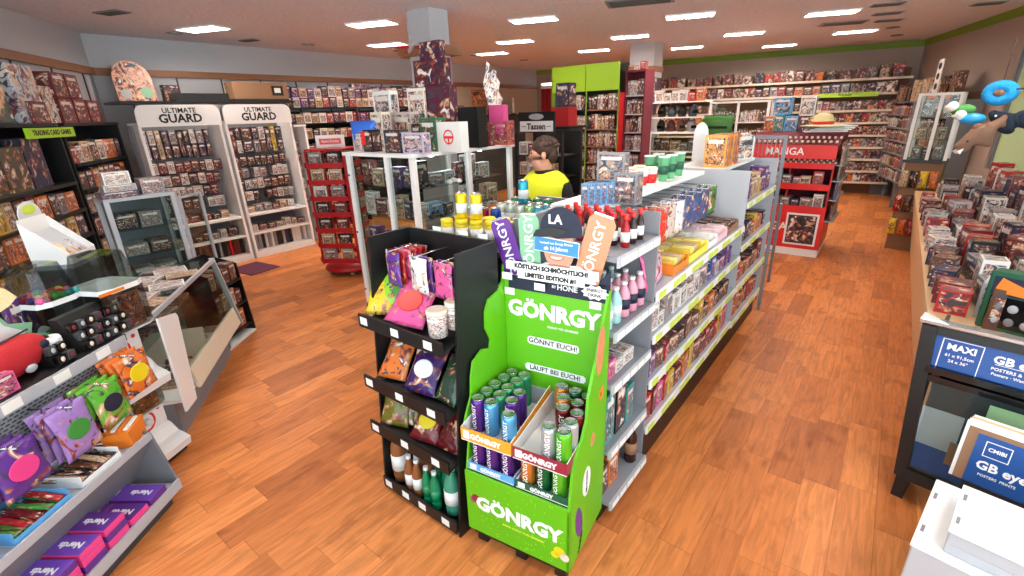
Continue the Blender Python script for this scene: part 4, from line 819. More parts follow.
# ================================================================ the two accessory racks with white arched headers
def acc_rack(y0, label, where, seed):
    F = Fr(-7.4, y0, 90); W = .97
    t = thing('accessory_rack', label, 'display rack', F.pt(0, 0), F.a, 'white framed accessory racks')
    obj('back_panel', MB().box(.04, W-.04, .40, .42, .06, 1.95), 'mid_grey', t)
    for x in (0, W-.035): obj('side_frame', MB().prism([(-.06, 0), (.42, 0), (.42, 1.98), (.02, 1.98)], x, x+.035, 'x'), 'white', t)
    pts = [(0, 1.93), (W, 1.93), (W, 2.08)]+[(W-.10+.10*math.cos(a), 2.09+.10*math.sin(a)) for a in [PI/2*i/6 for i in range(1, 7)]]+[(.10-.10*math.sin(a), 2.09+.10*math.cos(a)) for a in [PI/2*i/6 for i in range(7)]]
    h = obj('header_board', MB().prism(pts, -.012, .012, 'y'), 'white', t)
    text('ULTIMATE', .085, 'black', h, (W/2, -.014, 2.118), bold=.02); text('GUARD', .145, 'black', h, (W/2, -.014, 2.02), bold=.03)
    for z in (.10, .38, .66): obj('shelf', MB().box(.036, W-.036, -.04, .399, z-.03, z), 'white', t)
    obj('base', MB().box(.036, W-.036, -.05, .399, 0, .069), 'white', t)
    rr = random.Random(seed); g = 'packs hanging on the accessory racks'
    def pk(name, u, z, w_, h_, d_, c, lb, cat='box', mat='art', v=None): product(name, F, u, (.34 if v is None else v), z, (w_, d_, h_), c, lb, cat, g, mat)
    u = .07; i = 0
    while u < W-.13:
        w_ = rr.choice([.06, .07, .09, .15 if seed == 2 else .07]); c = rr.choice('black white brown navy dark_red yellow sky beige'.split()); hh = .36
        if rr.random() < .35:
            pk('mat_tube', u+w_/2, 1.52, w_*.9, hh, .07, c, f"{WORD[c]} tall pack, {ORD[i]} from the left, top row of the {where} accessory rack"); i += 1
        else:
            for k in range(2): c = rr.choice('black white grey navy brown'.split()); pk('hanging_pack', u+w_/2, 1.52+.185*k, w_*.9, .175, .09, c, f"{WORD[c]} hanging pack, {ORD[i]} from left, {['lower', 'upper'][k]} part of top row, {where} accessory rack"); 
            i += 1
        u += w_+.012
    for z, n_ in ((1.335, 'second'), (1.17, 'third'), (1.0, 'fourth'), (.83, 'fifth')):
        u = .06; i = 0
        while u < W-.13:
            w_ = rr.uniform(.07, .11); c = rr.choice('white grey black silver white brown dark_red black'.split())
            if rr.random() < .93: pk('hanging_pack', u+w_/2, z, w_, rr.uniform(.13, .155), .10, c, f"{WORD[c]} hanging pack, {ORD[i]} from the left, {n_} row of the {where} accessory rack", v=.25); i += 1
            u += w_+.008
    for z, n_ in ((.662, 'upper'), (.382, 'middle')):
        u = .07; i = 0
        while u < W-.14:
            w_ = rr.uniform(.07, .13); c = rr.choice('white grey black beige dark_red'.split())
            pk('deck_box', u+w_/2, z, w_, rr.uniform(.07, .13), .12, c, f"{WORD[c]} card box, {ORD[i]} from the left, {n_} white shelf of the {where} accessory rack", v=.14); i += 1; u += w_+.02
    u = .08; i = 0
    while u < W-.1:
        c = rr.choice((['red', 'dark_red', 'brown', 'grey', 'black'] if seed == 1 else ['black', 'navy', 'grey', 'white'])); w_ = rr.uniform(.035, .055)
        o = product('card_binder', F, u+w_/2, .17, .105, (w_*.9, .24, .235), c, f"{WORD[c]} ring binder, {ORD[i]} from the left, bottom shelf of the {where} accessory rack", 'binder', g, 'tint'); u += w_+.006; i += 1
acc_rack(2.02, 'left of two white racks with an arched header, full of card accessories', 'left', 1)
acc_rack(3.03, 'right of two white racks with an arched header, full of card accessories', 'right', 2)
F = Fr(-7.4, 4.02, 90)
t = thing('side_rack', 'narrow lower white rack attached to the right of the arched header racks', 'display rack', F.pt(0, 0), F.a)
obj('back_panel', MB().box(0, .20, .38, .40, 0, 1.86), 'grey', t); obj('side_frame', MB().prism([(-.06, 0), (.38, 0), (.38, 1.86), (.02, 1.86)], .17, .20, 'x'), 'white', t)
obj('top_board', MB().box(.0, .20, -.0, .379, 1.861, 1.89), 'white', t)
for k in range(6): product('hanging_pack', F, .085, .28, .5+.2*k, (.13, .12, .15), ['grey', 'silver', 'white', 'grey', 'dark_red', 'grey'][k], f"{['grey', 'silver', 'white', 'grey', 'dark red', 'grey'][k]} pack in the narrow side rack, {ORD[k]} from the bottom", 'box', 'packs in the narrow side rack')
# things above the racks
block('wall_shelf_board', -8.1, 3.15, 2.22, .66, 2.3, .03, 'black', 'black shelf board on the wall behind the arched headers', 'shelf', 'tint')
t = thing('skateboard', 'rounded pinkish printed board leaning on the wall above the left accessory rack', 'board', (-8.25, 2.35, 2.255), rad(90), rot=(rad(-8), 0, rad(90)))
obj('deck', MB().prism([(-.22, 0), (.22, 0), (.22, .30)]+[(.22*math.cos(a), .30+.22*math.sin(a)) for a in [PI*i/12 for i in range(1, 12)]]+[(-.22, .30)], -.01, .01, 'y'), 'poster_art', t, color='e0a890')
obj('sticker', MB().prism(ell(.12, .12, .07, .07), -.0125, -.0105, 'y'), 'mint', t); obj('sticker', MB().prism(ell(-.12, .10, .06, .06), -.0125, -.0105, 'y'), 'light_grey', t)
block('dark_game_box', -8.25, 2.75, 2.252, .1, .20, .22, 'black', 'black box standing beside the rounded printed board', 'box')
block('dark_game_box', -7.95, 3.0, 2.252, .22, .70, .10, '1a1a1c', 'long flat black carton on the shelf board behind the left header', 'box', 'tint')
t = thing('cardboard_box', 'long brown cardboard box standing above the right accessory rack', 'cardboard box', (-8.0, 3.86, 2.251), rad(90))
obj('carton', MB().bbox(-.42, .42, -.13, .13, .03, .27), 'brown_box', t); obj('carton_tape', MB().box(-.42, .42, -.03, .03, .271, .273), 'pine', t); obj('shipping_label', MB().box(.16, .34, -.132, -.1305, .08, .22), 'black', t); obj('shipping_label', MB().box(.2, .3, -.134, -.1325, .12, .19), 'price_card', t)
obj('carton_foot', MB().box(-.42, .42, -.13, .13, 0, .029), 'black', t)
# ================================================================ slat wall shelving behind, left of the front pillar
S1 = Fr(-8.2, 4.35, 90)
t = thing('wall_shelf', 'black slat wall shelving between the accessory racks and the front pillar', 'shelving', S1.pt(0, 0), S1.a)
zs = [2.16, 1.90, 1.64, 1.38, 1.12, .86, .60, .34]
obj('back_panel', MB().box(0, 4.4, .36, .38, 0, 2.1), 'black', t)
for u in (0, 1.4, 2.9, 4.37): obj('upright', MB().box(u, u+.03, .0, .36, 0, 2.12), 'black', t)
for z in zs:
    for a_, b_ in ((.03, 1.4), (1.43, 2.9), (2.93, 4.37)): obj('shelf', MB().box(a_, b_, .0, .359, z-.02, z), 'black', t)
palf = 'white white black dark_red red navy grey beige purple'
for z in zs:
    nm = ORD[zs.index(z)]; u1 = 3.4 if zs.index(z) < 2 else (1.0 if zs.index(z) > 2 else 1.38)
    row(S1, .04, u1, .04, z, f"{nm} shelf of the slat wall beside the pillar", 'figure boxes on the slat wall', 'figure_box', 'figure box', 'box', (.12, .15), (.15, .19), (.1, .13), pal=palf, mat='figure_box', stack=2 if zs.index(z) == 0 else 1, jit=.03)
for i, (u, h, c) in enumerate(((1.75, .42, 'a08a9a'), (2.25, .38, '6a5a6e'), (2.75, .4, '4a4450'), (3.3, .36, '5a5560'), (3.9, .38, '7a6a6a'))): product('statue_box', S1, u, .30, 2.162, (.42, .10, h), c, f"large dim figure carton, {ORD[i]} from the left, at the back of the slat wall's top", 'box', 'large cartons on the slat wall top', 'poster_art')
# ================================================================ red spinner rack
t = thing('spinner_rack', 'red revolving comic rack with a white sign, left of the tall glass cabinet', 'spinner rack', (-5.55, 3.45, 0), rad(35))
obj('wheel_base', MB().lathe([(.30, .07), (.31, .09), (.28, .13), (.05, .15)], 24), 'red', t)
for a in range(4): obj('castor', MB().lathe([(.03, 0), (.035, .03), (.03, .069)], 10, .22*math.cos(a*PI/2+.5), .22*math.sin(a*PI/2+.5)), 'silver', t)
obj('pole', MB().lathe([(.025, .151), (.025, 1.62)], 10), 'red', t)
obj('top_plate', MB().box(-.24, .24, -.24, .24, 1.60, 1.62), 'red', t)
for a in range(4):
    M_ = Matrix.Rotation(a*PI/2, 4, 'Z')
    b = MB(); b.box(-.24, -.225, -.25, -.235, .18, 1.60, M=M_); b.box(.225, .24, -.25, -.235, .18, 1.60, M=M_)
    for k in range(7): b.box(-.225, .225, -.27, -.235, .20+.2*k, .215+.2*k, M=M_); b.box(-.225, .225, -.275, -.27, .2+.2*k, .26+.2*k, M=M_)
    obj('wire_pocket', b, 'red', t)
q = thing('spinner_sign', 'white card sign with red lettering on top of the red spinner rack', 'sign', (-5.55, 3.45, 1.621), rad(50))
obj('card', MB().box(-.17, .17, -.005, .005, 0, .15), 'white', q); obj('red_panel', MB().box(-.13, .13, -.008, -.0055, .04, .11), 'bright_red', q); text('Panini Comics', .035, 'white', q, (0, -.0085, .075))
sf = Fr(-5.55, 3.45, 35)
for a in range(4):
    f2 = Fr(-5.55, 3.45, 35+a*90)
    if a == 2: continue
    for k in range(7):
        for j in range(2):
            c = pick('white beige grey dark_red black red'); product('comic_pack', f2, -.11+.22*j, -.252, .216+.2*k, (.16, .03, .17), c, f"{WORD[c]} pack in the red spinner, {['front', 'right', '', 'left'][a]} face, {ORD[k]} from bottom, {['left', 'right'][j]}", 'comic', 'packs in the red spinner rack', 'figure_box')
# ================================================================ tall glass cabinet
VC = Fr(-4.05, 2.65, 0); VW, VD, VH = .94, 1.34, 1.66
t = thing('glass_cabinet', 'tall white framed glass cabinet full of consoles and figures, left of centre', 'display cabinet', VC.pt(0, 0), 0)
for x, y in ((0, 0), (VW-.045, 0), (0, VD-.045), (VW-.045, VD-.045), (VW*.60, 0), (VW-.045, VD*.5)): obj('frame_post', MB().box(x, x+.045, y, y+.045, .08, VH-.03), 'white', t)
obj('top_board', MB().box(-.02, VW+.02, -.02, VD+.02, VH-.029, VH), 'white', t); obj('plinth', MB().box(0, VW, 0, VD, 0, .079), 'white', t)
for a_, b_ in ((.046, VW*.60-.001), (VW*.60+.046, VW-.046)): obj('glass_pane', MB().box(a_, b_, .018, .024, .081, VH-.031), 'glass', t)
for a_, b_ in ((.046, VD*.5-.001), (VD*.5+.046, VD-.046)): obj('glass_pane', MB().box(VW-.024, VW-.018, a_, b_, .081, VH-.031), 'glass', t)
obj('glass_pane', MB().box(.018, .024, .046, VD-.046, .081, VH-.031), 'glass', t)
czs = (.45, .80, 1.08, 1.36)
obj('light_strip', MB().box(.10, VW-.10, .30, .33, VH-.045, VH-.0295), 'strip_light', t); obj('light_strip', MB().box(.10, VW-.10, .95, .98, VH-.045, VH-.0295), 'strip_light', t)
for z in czs: obj('glass_shelf', MB().box(.05, VW-.05, .05, VD-.05, z-.01, z), 'glass', t)
for z in (.3, .9, 1.45): obj('lock', MB().tube((.02, -.006, z), (.02, 0, z), .012, 10), 'silver', t); 
gc = 'goods inside the tall glass cabinet'
def console(x, y, z, rz, c, lb):
    r = thing('game_controller', lb, 'controller', (x, y, z), rz, gc)
    obj('shell', MB().ball((0, 0, .03), .05, .035, .022).ball((-.055, -.02, .022), .026, .04, .02).ball((.055, -.02, .022), .026, .04, .02), 'tint', r, color=c)
    obj('thumbstick', MB().lathe([(.008, .045), (.008, .058), (.011, .06), (.011, .064)], 8, -.03, 0).lathe([(.008, .045), (.008, .058), (.011, .06), (.011, .064)], 8, .03, 0), 'black', r)
k = 0
zn = dict(zip((.08,)+czs, ('bottom', 'second lowest', 'middle', 'second highest', 'top')))
for z in (.08,)+czs:
    Fx = Fr(-4.05, 2.65, 0)
    row(Fx, .07, .86, .10, z+.001, f"{zn[z]} level, front side, tall glass cabinet", gc, noun='boxed game', W=(.10, .18), H=(.12, .24), Dp=(.06, .1), pal='purple navy black dark_red grey white beige', jit=.2, skip=.1)
    Fy = Fr(-3.11, 2.70, 90)
    row(Fy, .06, 1.2, .10, z+.001, f"{zn[z]} level, right side, tall glass cabinet", gc, noun='boxed item', W=(.10, .2), H=(.10, .24), Dp=(.06, .12), pal='white black grey dark_red sky beige black', jit=.3, skip=.15)
for i, (y, z, c, nm) in enumerate(((2.82, 1.361, 'black', 'black'), (3.15, 1.361, 'e8e8e8', 'white'), (3.45, 1.361, '303034', 'dark'), (2.9, 1.081, 'black', 'black'), (3.3, 1.081, 'f0f0f0', 'white'), (3.65, 1.081, 'grey', 'grey'))): console(-3.19+.03, y, z, rad(80), c, f"{nm} game controller near the right glass, {['front of top shelf', 'middle of top shelf', 'back of top shelf', 'front of upper middle shelf', 'middle of upper middle shelf', 'back of upper middle shelf'][i]}")
# ---- on top of the cabinet
tz = VH
def bb(*a, **k): return block(*a, **k)
def on_top(px0, px1, py0, py1, y, dpt, c, name, lb, cat='box', mat='art', rz=0, z=None):   # box whose front at depth y spans these columns
    a_, b_ = at_y(px0, (py0+py1)/2, y), at_y(px1, (py0+py1)/2, y); w_ = (b_-a_).length; top = at_y((px0+px1)/2, py0, y).z; zb = tz if z is None else z
    return block(name, (a_.x+b_.x)/2, y+dpt/2, zb, w_, dpt, max(.03, top-zb), c, lb, cat, mat, rz)
t = thing('blue_bag', 'shiny blue and red wrapped toy bag on the left corner of the glass cabinet', 'bag', (-3.93, 2.80, tz), rad(20))
obj('pouch', MB().pillow(.27, .27, .14, seed=5), 'tint', t, color='2a66c8'); obj('red_patch', MB().prism(ell(.03, .12, .05, .06), -.075, -.070, 'y'), 'bright_red', t)
on_top(373, 390, 91, 111, 3.1, .10, 'e8e8e6', 'console_box', 'plain white box standing on other boxes left of the front pillar', mat='figure_box', z=1.84)
for i, (x0, x1, y0, y, c, nm) in enumerate(((355, 372, 130, 2.75, 'black', 'black'), (372, 383, 112, 2.85, 'd8d0c0', 'pale'), (370, 392, 112, 3.1, '2a2a2e', 'dark'), (384, 400, 130, 2.72, '30343a', 'dark grey'), (393, 412, 112, 3.1, 'c8b8b0', 'light printed'), (395, 402, 132, 2.74, 'a0a0a4', 'grey'), (353, 360, 134, 2.72, 'c8c8c8', 'tiny white'), (412, 420, 124, 3.0, 'black', 'plain black'))):
    on_top(x0, x1, y0, 148, y, .10, c, 'game_box', f"{nm} box on the glass cabinet, {ORD[i]} of the small boxes left of the pillar", )
on_top(420, 436, 118, 145, 2.95, .12, '2c6a4a', 'game_box', 'dark green box left of the steering wheel box on the glass cabinet')
on_top(402, 423, 133, 148, 2.7, .08, 'b8b0c8', 'game_box', 'low white and purple box in front of the dark green box, cabinet top')
sw = on_top(437, 460, 122, 145, 2.96, .10, 'white', 'wheel_box', 'white box with red steering wheel picture on the glass cabinet', mat='tint')
b = MB(); n = 24
for i in range(n):
    a0, a1 = 2*PI*i/n, 2*PI*(i+1)/n; b._add([(.060*math.cos(a0), -.0, .060*math.sin(a0)), (.060*math.cos(a1), 0, .060*math.sin(a1)), (.048*math.cos(a1), 0, .048*math.sin(a1)), (.048*math.cos(a0), 0, .048*math.sin(a0))], [(0, 1, 2, 3)])
b.box(-.048, .048, -.001, .001, -.012, .008); b.box(-.008, .008, -.001, .001, -.048, -.012)
ow = obj('wheel_picture', b, 'bright_red', sw); ow.matrix_parent_inverse = Matrix.Identity(4); ow.location = (0, -.52, .5); ow.scale = (1/sw.scale.x, 1, 1/sw.scale.z)
on_top(459, 478, 107, 141, 3.42, .12, '15181c', 'dark_box', 'tall black box with ring emblem right of the pillar on the glass cabinet', mat='tint')
on_top(478, 488, 124, 141, 3.6, .1, 'dark_red', 'game_box', 'small dark red box beside the tall black box, cabinet top')
on_top(489, 508, 121, 139, 3.80, .1, 'c05a50', 'game_box', 'printed reddish box below the pink base, right end of cabinet top')
on_top(489, 503, 105, 123, 3.80, .08, 'pink', 'pink_box', 'pink carton base under the white figure standee', z=1.76, mat='tint')
p = at_y(494, 105, 3.84)
tag(obj('figure_standee', MB().prism([(-.06, 0), (.07, 0), (.09, .05), (.05, .12), (.07, .2), (.03, .26), (.04, .30), (.0, .32), (-.03, .28), (-.02, .36), (-.06, .40), (-.07, .30), (-.10, .2), (-.08, .1)], -.004, .004, 'y'), 'poster_art', None, (p.x, 3.84, p.z-.0), rad(25), 'e6ddd6'), 'white cut-out figure standee on a pink base at the cabinet end', 'standee')
# art boxes stacked in front of the pillar
on_top(412, 450, 86, 124, 3.35, .10, 'maroon' if 0 else '5a1c34', 'art_box', 'largest dark magenta printed box at the bottom of the stack before the pillar', mat='poster_art', z=1.78)
on_top(408, 425, 88, 122, 3.31, .02, 'efe6da', 'art_box', 'cream and red printed box face at the left of the magenta stack', mat='art', z=1.80)
on_top(414, 444, 59, 86, 3.38, .09, '4a1830', 'art_box', 'middle dark magenta printed box in the stack before the pillar', mat='poster_art', z=2.075)
on_top(419, 439, 41, 59, 3.40, .08, '3a1a3c', 'art_box', 'top small dark purple printed box in the stack before the pillar', mat='poster_art', z=2.285)
for i, (u0, u1, c) in enumerate(((413, 430, '38382a'), (440, 458, '2a2a30'))): on_top(u0, u1, 124, 146, 3.3, .2, c, 'support_box', f"dark box under the magenta stack, {['left', 'right'][i]} one", z=None)
# red and white toy plane hung in front of the pillar
t = thing('toy_plane', 'red and white model plane above the printed boxes by the pillar', 'model plane', at_y(411, 48, 3.5), 0, rot=(rad(80), rad(0), rad(60)))
obj('fuselage', MB().lathe([(.004, -.16), (.022, -.08), (.028, .02), (.018, .10), (.003, .15)], 12), 'light_grey', t); obj('wing', MB().prism([(-.16, -.02), (.16, -.02), (.12, .05), (-.12, .05)], -.004, .004, 'y'), 'red', t)
obj('tail_fin', MB().prism([(-.05, -.15), (.05, -.15), (.03, -.11), (-.03, -.11)], -.003, .003, 'y'), 'red', t)
obj('cord', MB().tube((0, 0, .02), (0, .36, -.0), .0015, 5), 'silver', t)
# ================================================================ mug rack with its black header
TR = Fr(-3.86, 5.0, 0)
t = thing('mug_rack', 'black rack with a white and black Tassen header behind the shop assistant', 'display rack', TR.pt(0, 0), 0)
for x in (0, .70): obj('post', MB().box(x, x+.03, 0, .03, 0, 1.72), 'black', t); obj('post', MB().box(x, x+.03, .42, .45, 0, 1.72), 'black', t)
obj('back_panel', MB().box(.031, .699, .43, .44, .05, 1.72), 'black', t)
zs = (.2, .45, .70, .95, 1.2, 1.45)
for z in zs: obj('shelf', MB().box(.031, .699, .01, .429, z-.015, z), 'black', t)
h = obj('header_board', MB().box(.09, .62, -.01, .015, 1.721, 1.96), 'black', t)
obj('header_panel', MB().box(.11, .60, -.014, -.0105, 1.735, 1.855), 'white', h); text('Tassen', .10, 'black', h, (.355, -.0145, 1.79), bold=.03); obj('header_oval', MB().prism(ell(.355, 1.905, .11, .035), -.013, -.0105, 'y'), 'light_grey', h)
for x in (.14, .51): obj('flourish', MB().box(x, x+.06, -.016, -.0145, 1.79, 1.797), 'black', h)
for z in zs[1:]: row(TR, .04, .69, .05, z+.001, f"{ORD[zs.index(z)]} shelf from the bottom, mug rack", 'mug boxes in the black rack', 'mug_box', 'mug box', 'box', (.11, .14), (.13, .17), (.1, .12), pal='white white grey black beige dark_red', mat='figure_box', jit=.05)
# things standing on / behind it: red and navy boxes, a figurine
# ================================================================ lime headed shelves and the dark red game shelf
def case_row(fr, u0, u1, v, w, where, group, W=(.035, .06), H=(.19, .225), pal='white grey beige black navy dark_red silver white', name='game_case', noun='game case', cat='game'):
    return row(fr, u0, u1, v, w, where, group, name, noun, cat, W, H, (.12, .14), (.002, .006), pal, 'spine', jit=.0)
GS = Fr(-4.57, 7.0, 0)
t = thing('game_shelf', 'black shelving with lime green header boards, filled with game cases', 'shelving', GS.pt(0, 0), 0)
obj('back_panel', MB().box(0, 1.17, .30, .32, 0, 2.62), 'black', t)
obj('header_board', MB().box(0, .60, -.02, .0, 2.24, 2.62), 'lime_header', t); obj('header_board', MB().box(.612, 1.17, -.02, .0, 2.24, 2.62), 'lime_header', t)
obj('side_panel', MB().box(-.02, -.001, -.02, .32, 0, 2.62), 'green_band', t); obj('side_panel', MB().box(1.171, 1.19, 0, .32, 0, 2.2), 'red', t)
for x in (.0, .60, 1.15): obj('upright', MB().box(x, x+.02, .001, .02, 0, 2.24), 'green_band', t)
zs = (.36, .63, .90, 1.17, 1.42, 1.68, 1.97)
for z in zs:
    for a_, b_ in ((.021, .599), (.621, 1.149)): obj('shelf', MB().box(a_, b_, .0, .299, z-.02, z), 'black' if a_ < .1 else 'wood_trim', t)
for z in zs[2:]:
    for a_, b_, s_ in ((.03, .59, 'left'), (.63, 1.14, 'right')): case_row(GS, a_, b_, .05, z+.001, f"{ORD[zs.index(z)-2]} {s_} shelf up, lime headed unit", 'game cases in the lime headed shelves', pal='white grey beige white silver black brown' if s_ == 'left' else 'black navy grey beige dark_red white')
DS = Fr(-3.38, 7.15, 0)
t = thing('game_shelf', 'narrow dark red shelf tower full of game cases, left of the rear pillar', 'shelving', DS.pt(0, 0), 0)
obj('back_panel', MB().box(0, .32, .30, .32, 0, 2.5), 'maroon', t)
for x in (-.0, .30): obj('side_panel', MB().box(x, x+.02, .0, .299, 0, 2.5), 'maroon', t)
obj('top_board', MB().box(.021, .299, 0, .299, 2.47, 2.5), 'maroon', t)
zs2 = [.30+.265*i for i in range(8)]
for z in zs2: obj('shelf', MB().box(.021, .299, .0, .299, z-.018, z), 'light_grey', t)
for z in zs2[2:]: case_row(DS, .025, .298, .04, z+.001, f"{ORD[zs2.index(z)-2]} shelf up, dark red tower", 'game cases in the dark red tower', pal='grey silver beige brown white black')
for i, c in enumerate(('orange', 'white', 'red')): product('figure_box', DS, .06+.09*i, .1, 2.501, (.08, .1, .07+.02*i), c, f"small {c} box on top of the dark red tower, {ORD[i]} from left", 'box')
# pedestal with the red and navy boxes
t = thing('pedestal', 'black pedestal between the mug rack and the lime headed shelves', 'stand', (-3.72, 5.85, 0), 0)
obj('pedestal_body', MB().box(-.22, .26, -.2, .2, .03, 1.74), 'dark_grey', t); obj('pedestal_top', MB().box(-.25, .29, -.23, .23, 1.741, 1.77), 'black', t); obj('plinth', MB().box(-.2, .24, -.18, .18, 0, .029), 'black', t)
block('popcorn_box', -3.58, 5.75, 1.771, .26, .22, .24, 'bright_red' if 0 else 'red', 'bright red box on the pedestal beside the lime header boards', 'box', 'tint')
block('figure_carton', -3.56, 5.76, 2.012, .20, .18, .29, 'navy', 'navy printed carton standing on the bright red box', 'box', 'art')
block('figure_carton', -3.87, 5.75, 1.771, .12, .15, .17, 'grey', 'grey printed carton standing left of the bright red box', 'box', 'art')
# shelf of statues on the far left wall beside the curtain
t = thing('wall_shelf', 'low black shelf of figures beneath the wood panels by the curtain', 'shelving', (-8.2, 9.0, 0), rad(90))
obj('shelf_top', MB().box(0, 2.2, 0, .36, 1.9, 1.93), 'black', t); obj('shelf_body', MB().box(0, 2.2, .04, .36, 0, 1.899), 'dark_grey', t)
for i in range(4):
    r = thing('figurine', f"small figure on the low black shelf by the curtain, {ORD[i]} from left", 'figurine', (-8.38, 9.35+.5*i, 1.931), rad(90+20*i), 'figures on the low shelf by the curtain')
    obj('base', MB().lathe([(.07, 0), (.07, .02), (.05, .025)], 14), 'black', r); obj('figure', MB().lathe([(.03, .0251), (.05, .10), (.03, .2), (.045, .26), (.02, .33), (.035, .36), (.03, .41), (.005, .43)], 12), ['brown_box', 'silver', 'burgundy', 'cream'][i], r)
tag(obj('wall_poster', MB().box(-8.59, -8.57, 9.4, 10.0, 1.95, 2.55), 'poster_art', color='d07a40'), 'orange and brown poster on the wood panels right of the front pillar', 'poster')
# ================================================================ back wall shelving
BW = Fr(-6.2, 12.245, 8.5)
t = thing('wall_shelf', 'long shelving along the back wall packed with boxed figures', 'shelving', BW.pt(0, 0), BW.a)
obj('back_panel', MB().box(0, 6.3, .36, .38, 0, 2.6), 'brown_box', t)
for u in (0, 1.55, 3.1, 4.65, 6.27): obj('upright', MB().box(u, u+.03, .001, .359, 0, 2.12), 'mid_grey', t)
bz = [.30, .54, .79, 1.04, 1.29, 1.55, 1.80, 2.13, 2.42]
for z in bz: obj('shelf', MB().box(0, 6.3, -.0 if z < 2 else -.03, .0009, z-.045, z), 'cream', t); obj('shelf', MB().box(.031, 6.27, .001, .359, z-.02, z), 'mid_grey', t)
sg = thing('header_sign', 'long lime green strip sign on the back wall shelving above the straw hat', 'sign', BW.pt(0, 0), BW.a)
obj('sign_board', MB().box(4.72, 5.78, -.07, -.035, 2.06, 2.15), 'sign_lime', sg); text('FIGUREN', .06, 'black', sg, (5.2, -.071, 2.105))
palb = 'white black beige grey dark_red brown red navy white orange'
row(BW, 1.0, 6.2, .03, bz[8], 'top row of the back wall', 'figure boxes on the back wall', 'figure_box', 'figure box', 'box', (.14, .22), (.16, .26), (.12, .16), (.01, .08), palb, 'figure_box')
row(BW, 1.0, 6.2, .0, bz[7], 'second row of the back wall', 'figure boxes on the back wall', 'figure_box', 'figure box', 'box', (.13, .18), (.17, .22), (.12, .16), pal=palb, mat='figure_box')
for k in range(7): row(BW, 4.7 if k < 5 else 1.2, 6.25, .03, bz[k], f"{['eighth', 'seventh', 'sixth', 'fifth', 'fourth', 'third', 'third'][k] if k < 6 else 'third'} row down, back wall".replace('third row', 'fourth row' if k == 5 else 'third row').replace('eighth', 'ninth').replace('seventh', 'eighth').replace('sixth', 'seventh').replace('fifth', 'sixth') if k != 4 else 'fifth row down, back wall', 'figure boxes on the back wall', 'figure_box', 'figure box', 'box', (.12, .15), (.165, .20), (.1, .13), (.002, .006), pal=palb, mat='figure_box', jit=.04)
# helmets shelf and white glass cabinets before the back wall
HC = Fr(-3.72, 9.0, 0)
t = thing('helmet_cabinet', 'white framed glass cabinet with dark helmets on top, right of the rear pillar', 'display cabinet', HC.pt(0, 0), 0)
def cabinet_parts(t, W, D, H, zs, mat='white', panes=True):
    for x in (0, W-.04):
        for y in (0, D-.04): obj('frame_post', MB().box(x, x+.04, y, y+.04, .06, H-.03), mat, t)
    obj('top_board', MB().box(0, W, 0, D, H-.029, H), mat, t); obj('plinth', MB().box(0, W, 0, D, 0, .059), mat, t)
    for z in zs: obj('shelf', MB().box(.041, W-.041, .02, D-.02, z-.02, z), mat, t)
    if panes:
        obj('glass_pane', MB().box(.041, W-.041, .008, .013, .061, H-.031), 'glass', t)
        for x in (.015, W-.02): obj('glass_pane', MB().box(x, x+.005, .041, D-.041, .061, H-.031), 'glass', t)
cabinet_parts(t, 1.0, .4, 1.54, (.5, .85, 1.2))
for x in (.02, .96): obj('upright', MB().box(x, x+.02, .36, .38, 1.541, 2.08), 'white', t)
for z in (1.80, 2.06): obj('upper_shelf', MB().box(0, 1.0, .05, .4, z-.02, z), 'white', t)
for k, z in enumerate((1.541, 1.801)):
    for i in range(5):
        if k == 1 and i == 4: continue
        r = thing('helmet', f"dark display helmet, {ORD[i]} from left, {['lower', 'upper'][k]} shelf above the white cabinet", 'helmet', (HC.o.x+.14+.19*i, 9.22, z), .3*i, 'display helmets')
        obj('helmet_shell', MB().lathe([(.065, 0), (.075, .03), (.08, .10), (.07, .16), (.04, .20), (.005, .21)], 14), 'tint', r, color=['black', 'dark_red', 'brown', 'grey', 'yellow'][i] if k == 0 else ['black', '2a2a30', 'black', '3a3a44'][i])
        obj('visor', MB().prism([(-.05, .06), (.05, .06), (.045, .11), (-.045, .11)], -.084, -.06, 'y'), 'black_gloss', r)
row(HC, .02, .98, .12, 2.061, 'top of the helmet cabinet', 'boxes above the helmets', 'figure_box', 'figure box', 'box', (.12, .16), (.15, .22), (.1, .13), pal='orange red white beige', mat='figure_box')
for z in (.501, .851, 1.201): row(HC, .06, .94, .1, z, f"{ {.501: 'lower', .851: 'middle', 1.201: 'upper'}[z]} shelf inside the helmet cabinet", 'goods in the helmet cabinet', 'figure_box', 'boxed figure', 'box', (.12, .18), (.14, .24), (.1, .13), pal='beige black grey white brown', mat='art', jit=.2)
WC = Fr(-2.66, 9.0, 0)
t = thing('disc_cabinet', 'white framed cabinet of disc cases behind the green bag, right of the helmets', 'display cabinet', WC.pt(0, 0), 0)
cabinet_parts(t, .95, .35, 2.03, (.5, .8, 1.1, 1.4, 1.7), panes=False); obj('back_panel', MB().box(.041, .909, .33, .34, .061, 1.999), 'brown_box', t); obj('frame_post', MB().box(.45, .49, .0, .019, .06, 2.0), 'white', t)
for z, n_ in ((1.101, 'third'), (1.401, 'fourth'), (1.701, 'top')): row(WC, .06, .9, .08, z, f"{n_} shelf of the white disc cabinet", 'cases in the white disc cabinet', 'disc_case', 'disc case', 'disc', (.03, .05), (.16, .2), (.1, .12), (.002, .008), 'beige grey olive brown white', 'spine', jit=0)
t = thing('green_bag', 'large dark green bag hanging on the left front of the white disc cabinet', 'bag', (-2.46, 8.93, 1.30), 0)
obj('bag_body', MB().pillow(.50, .52, .08, seed=2), 'tint', t, color='35702c'); obj('handle', MB().path([(-.1, 0, .5), (-.08, 0, .62), (.08, 0, .62), (.1, 0, .5)], .008), 'dark_green', t); obj('bag_print', MB().box(-.16, .16, -.048, -.044, .30, .34), 'black', t)
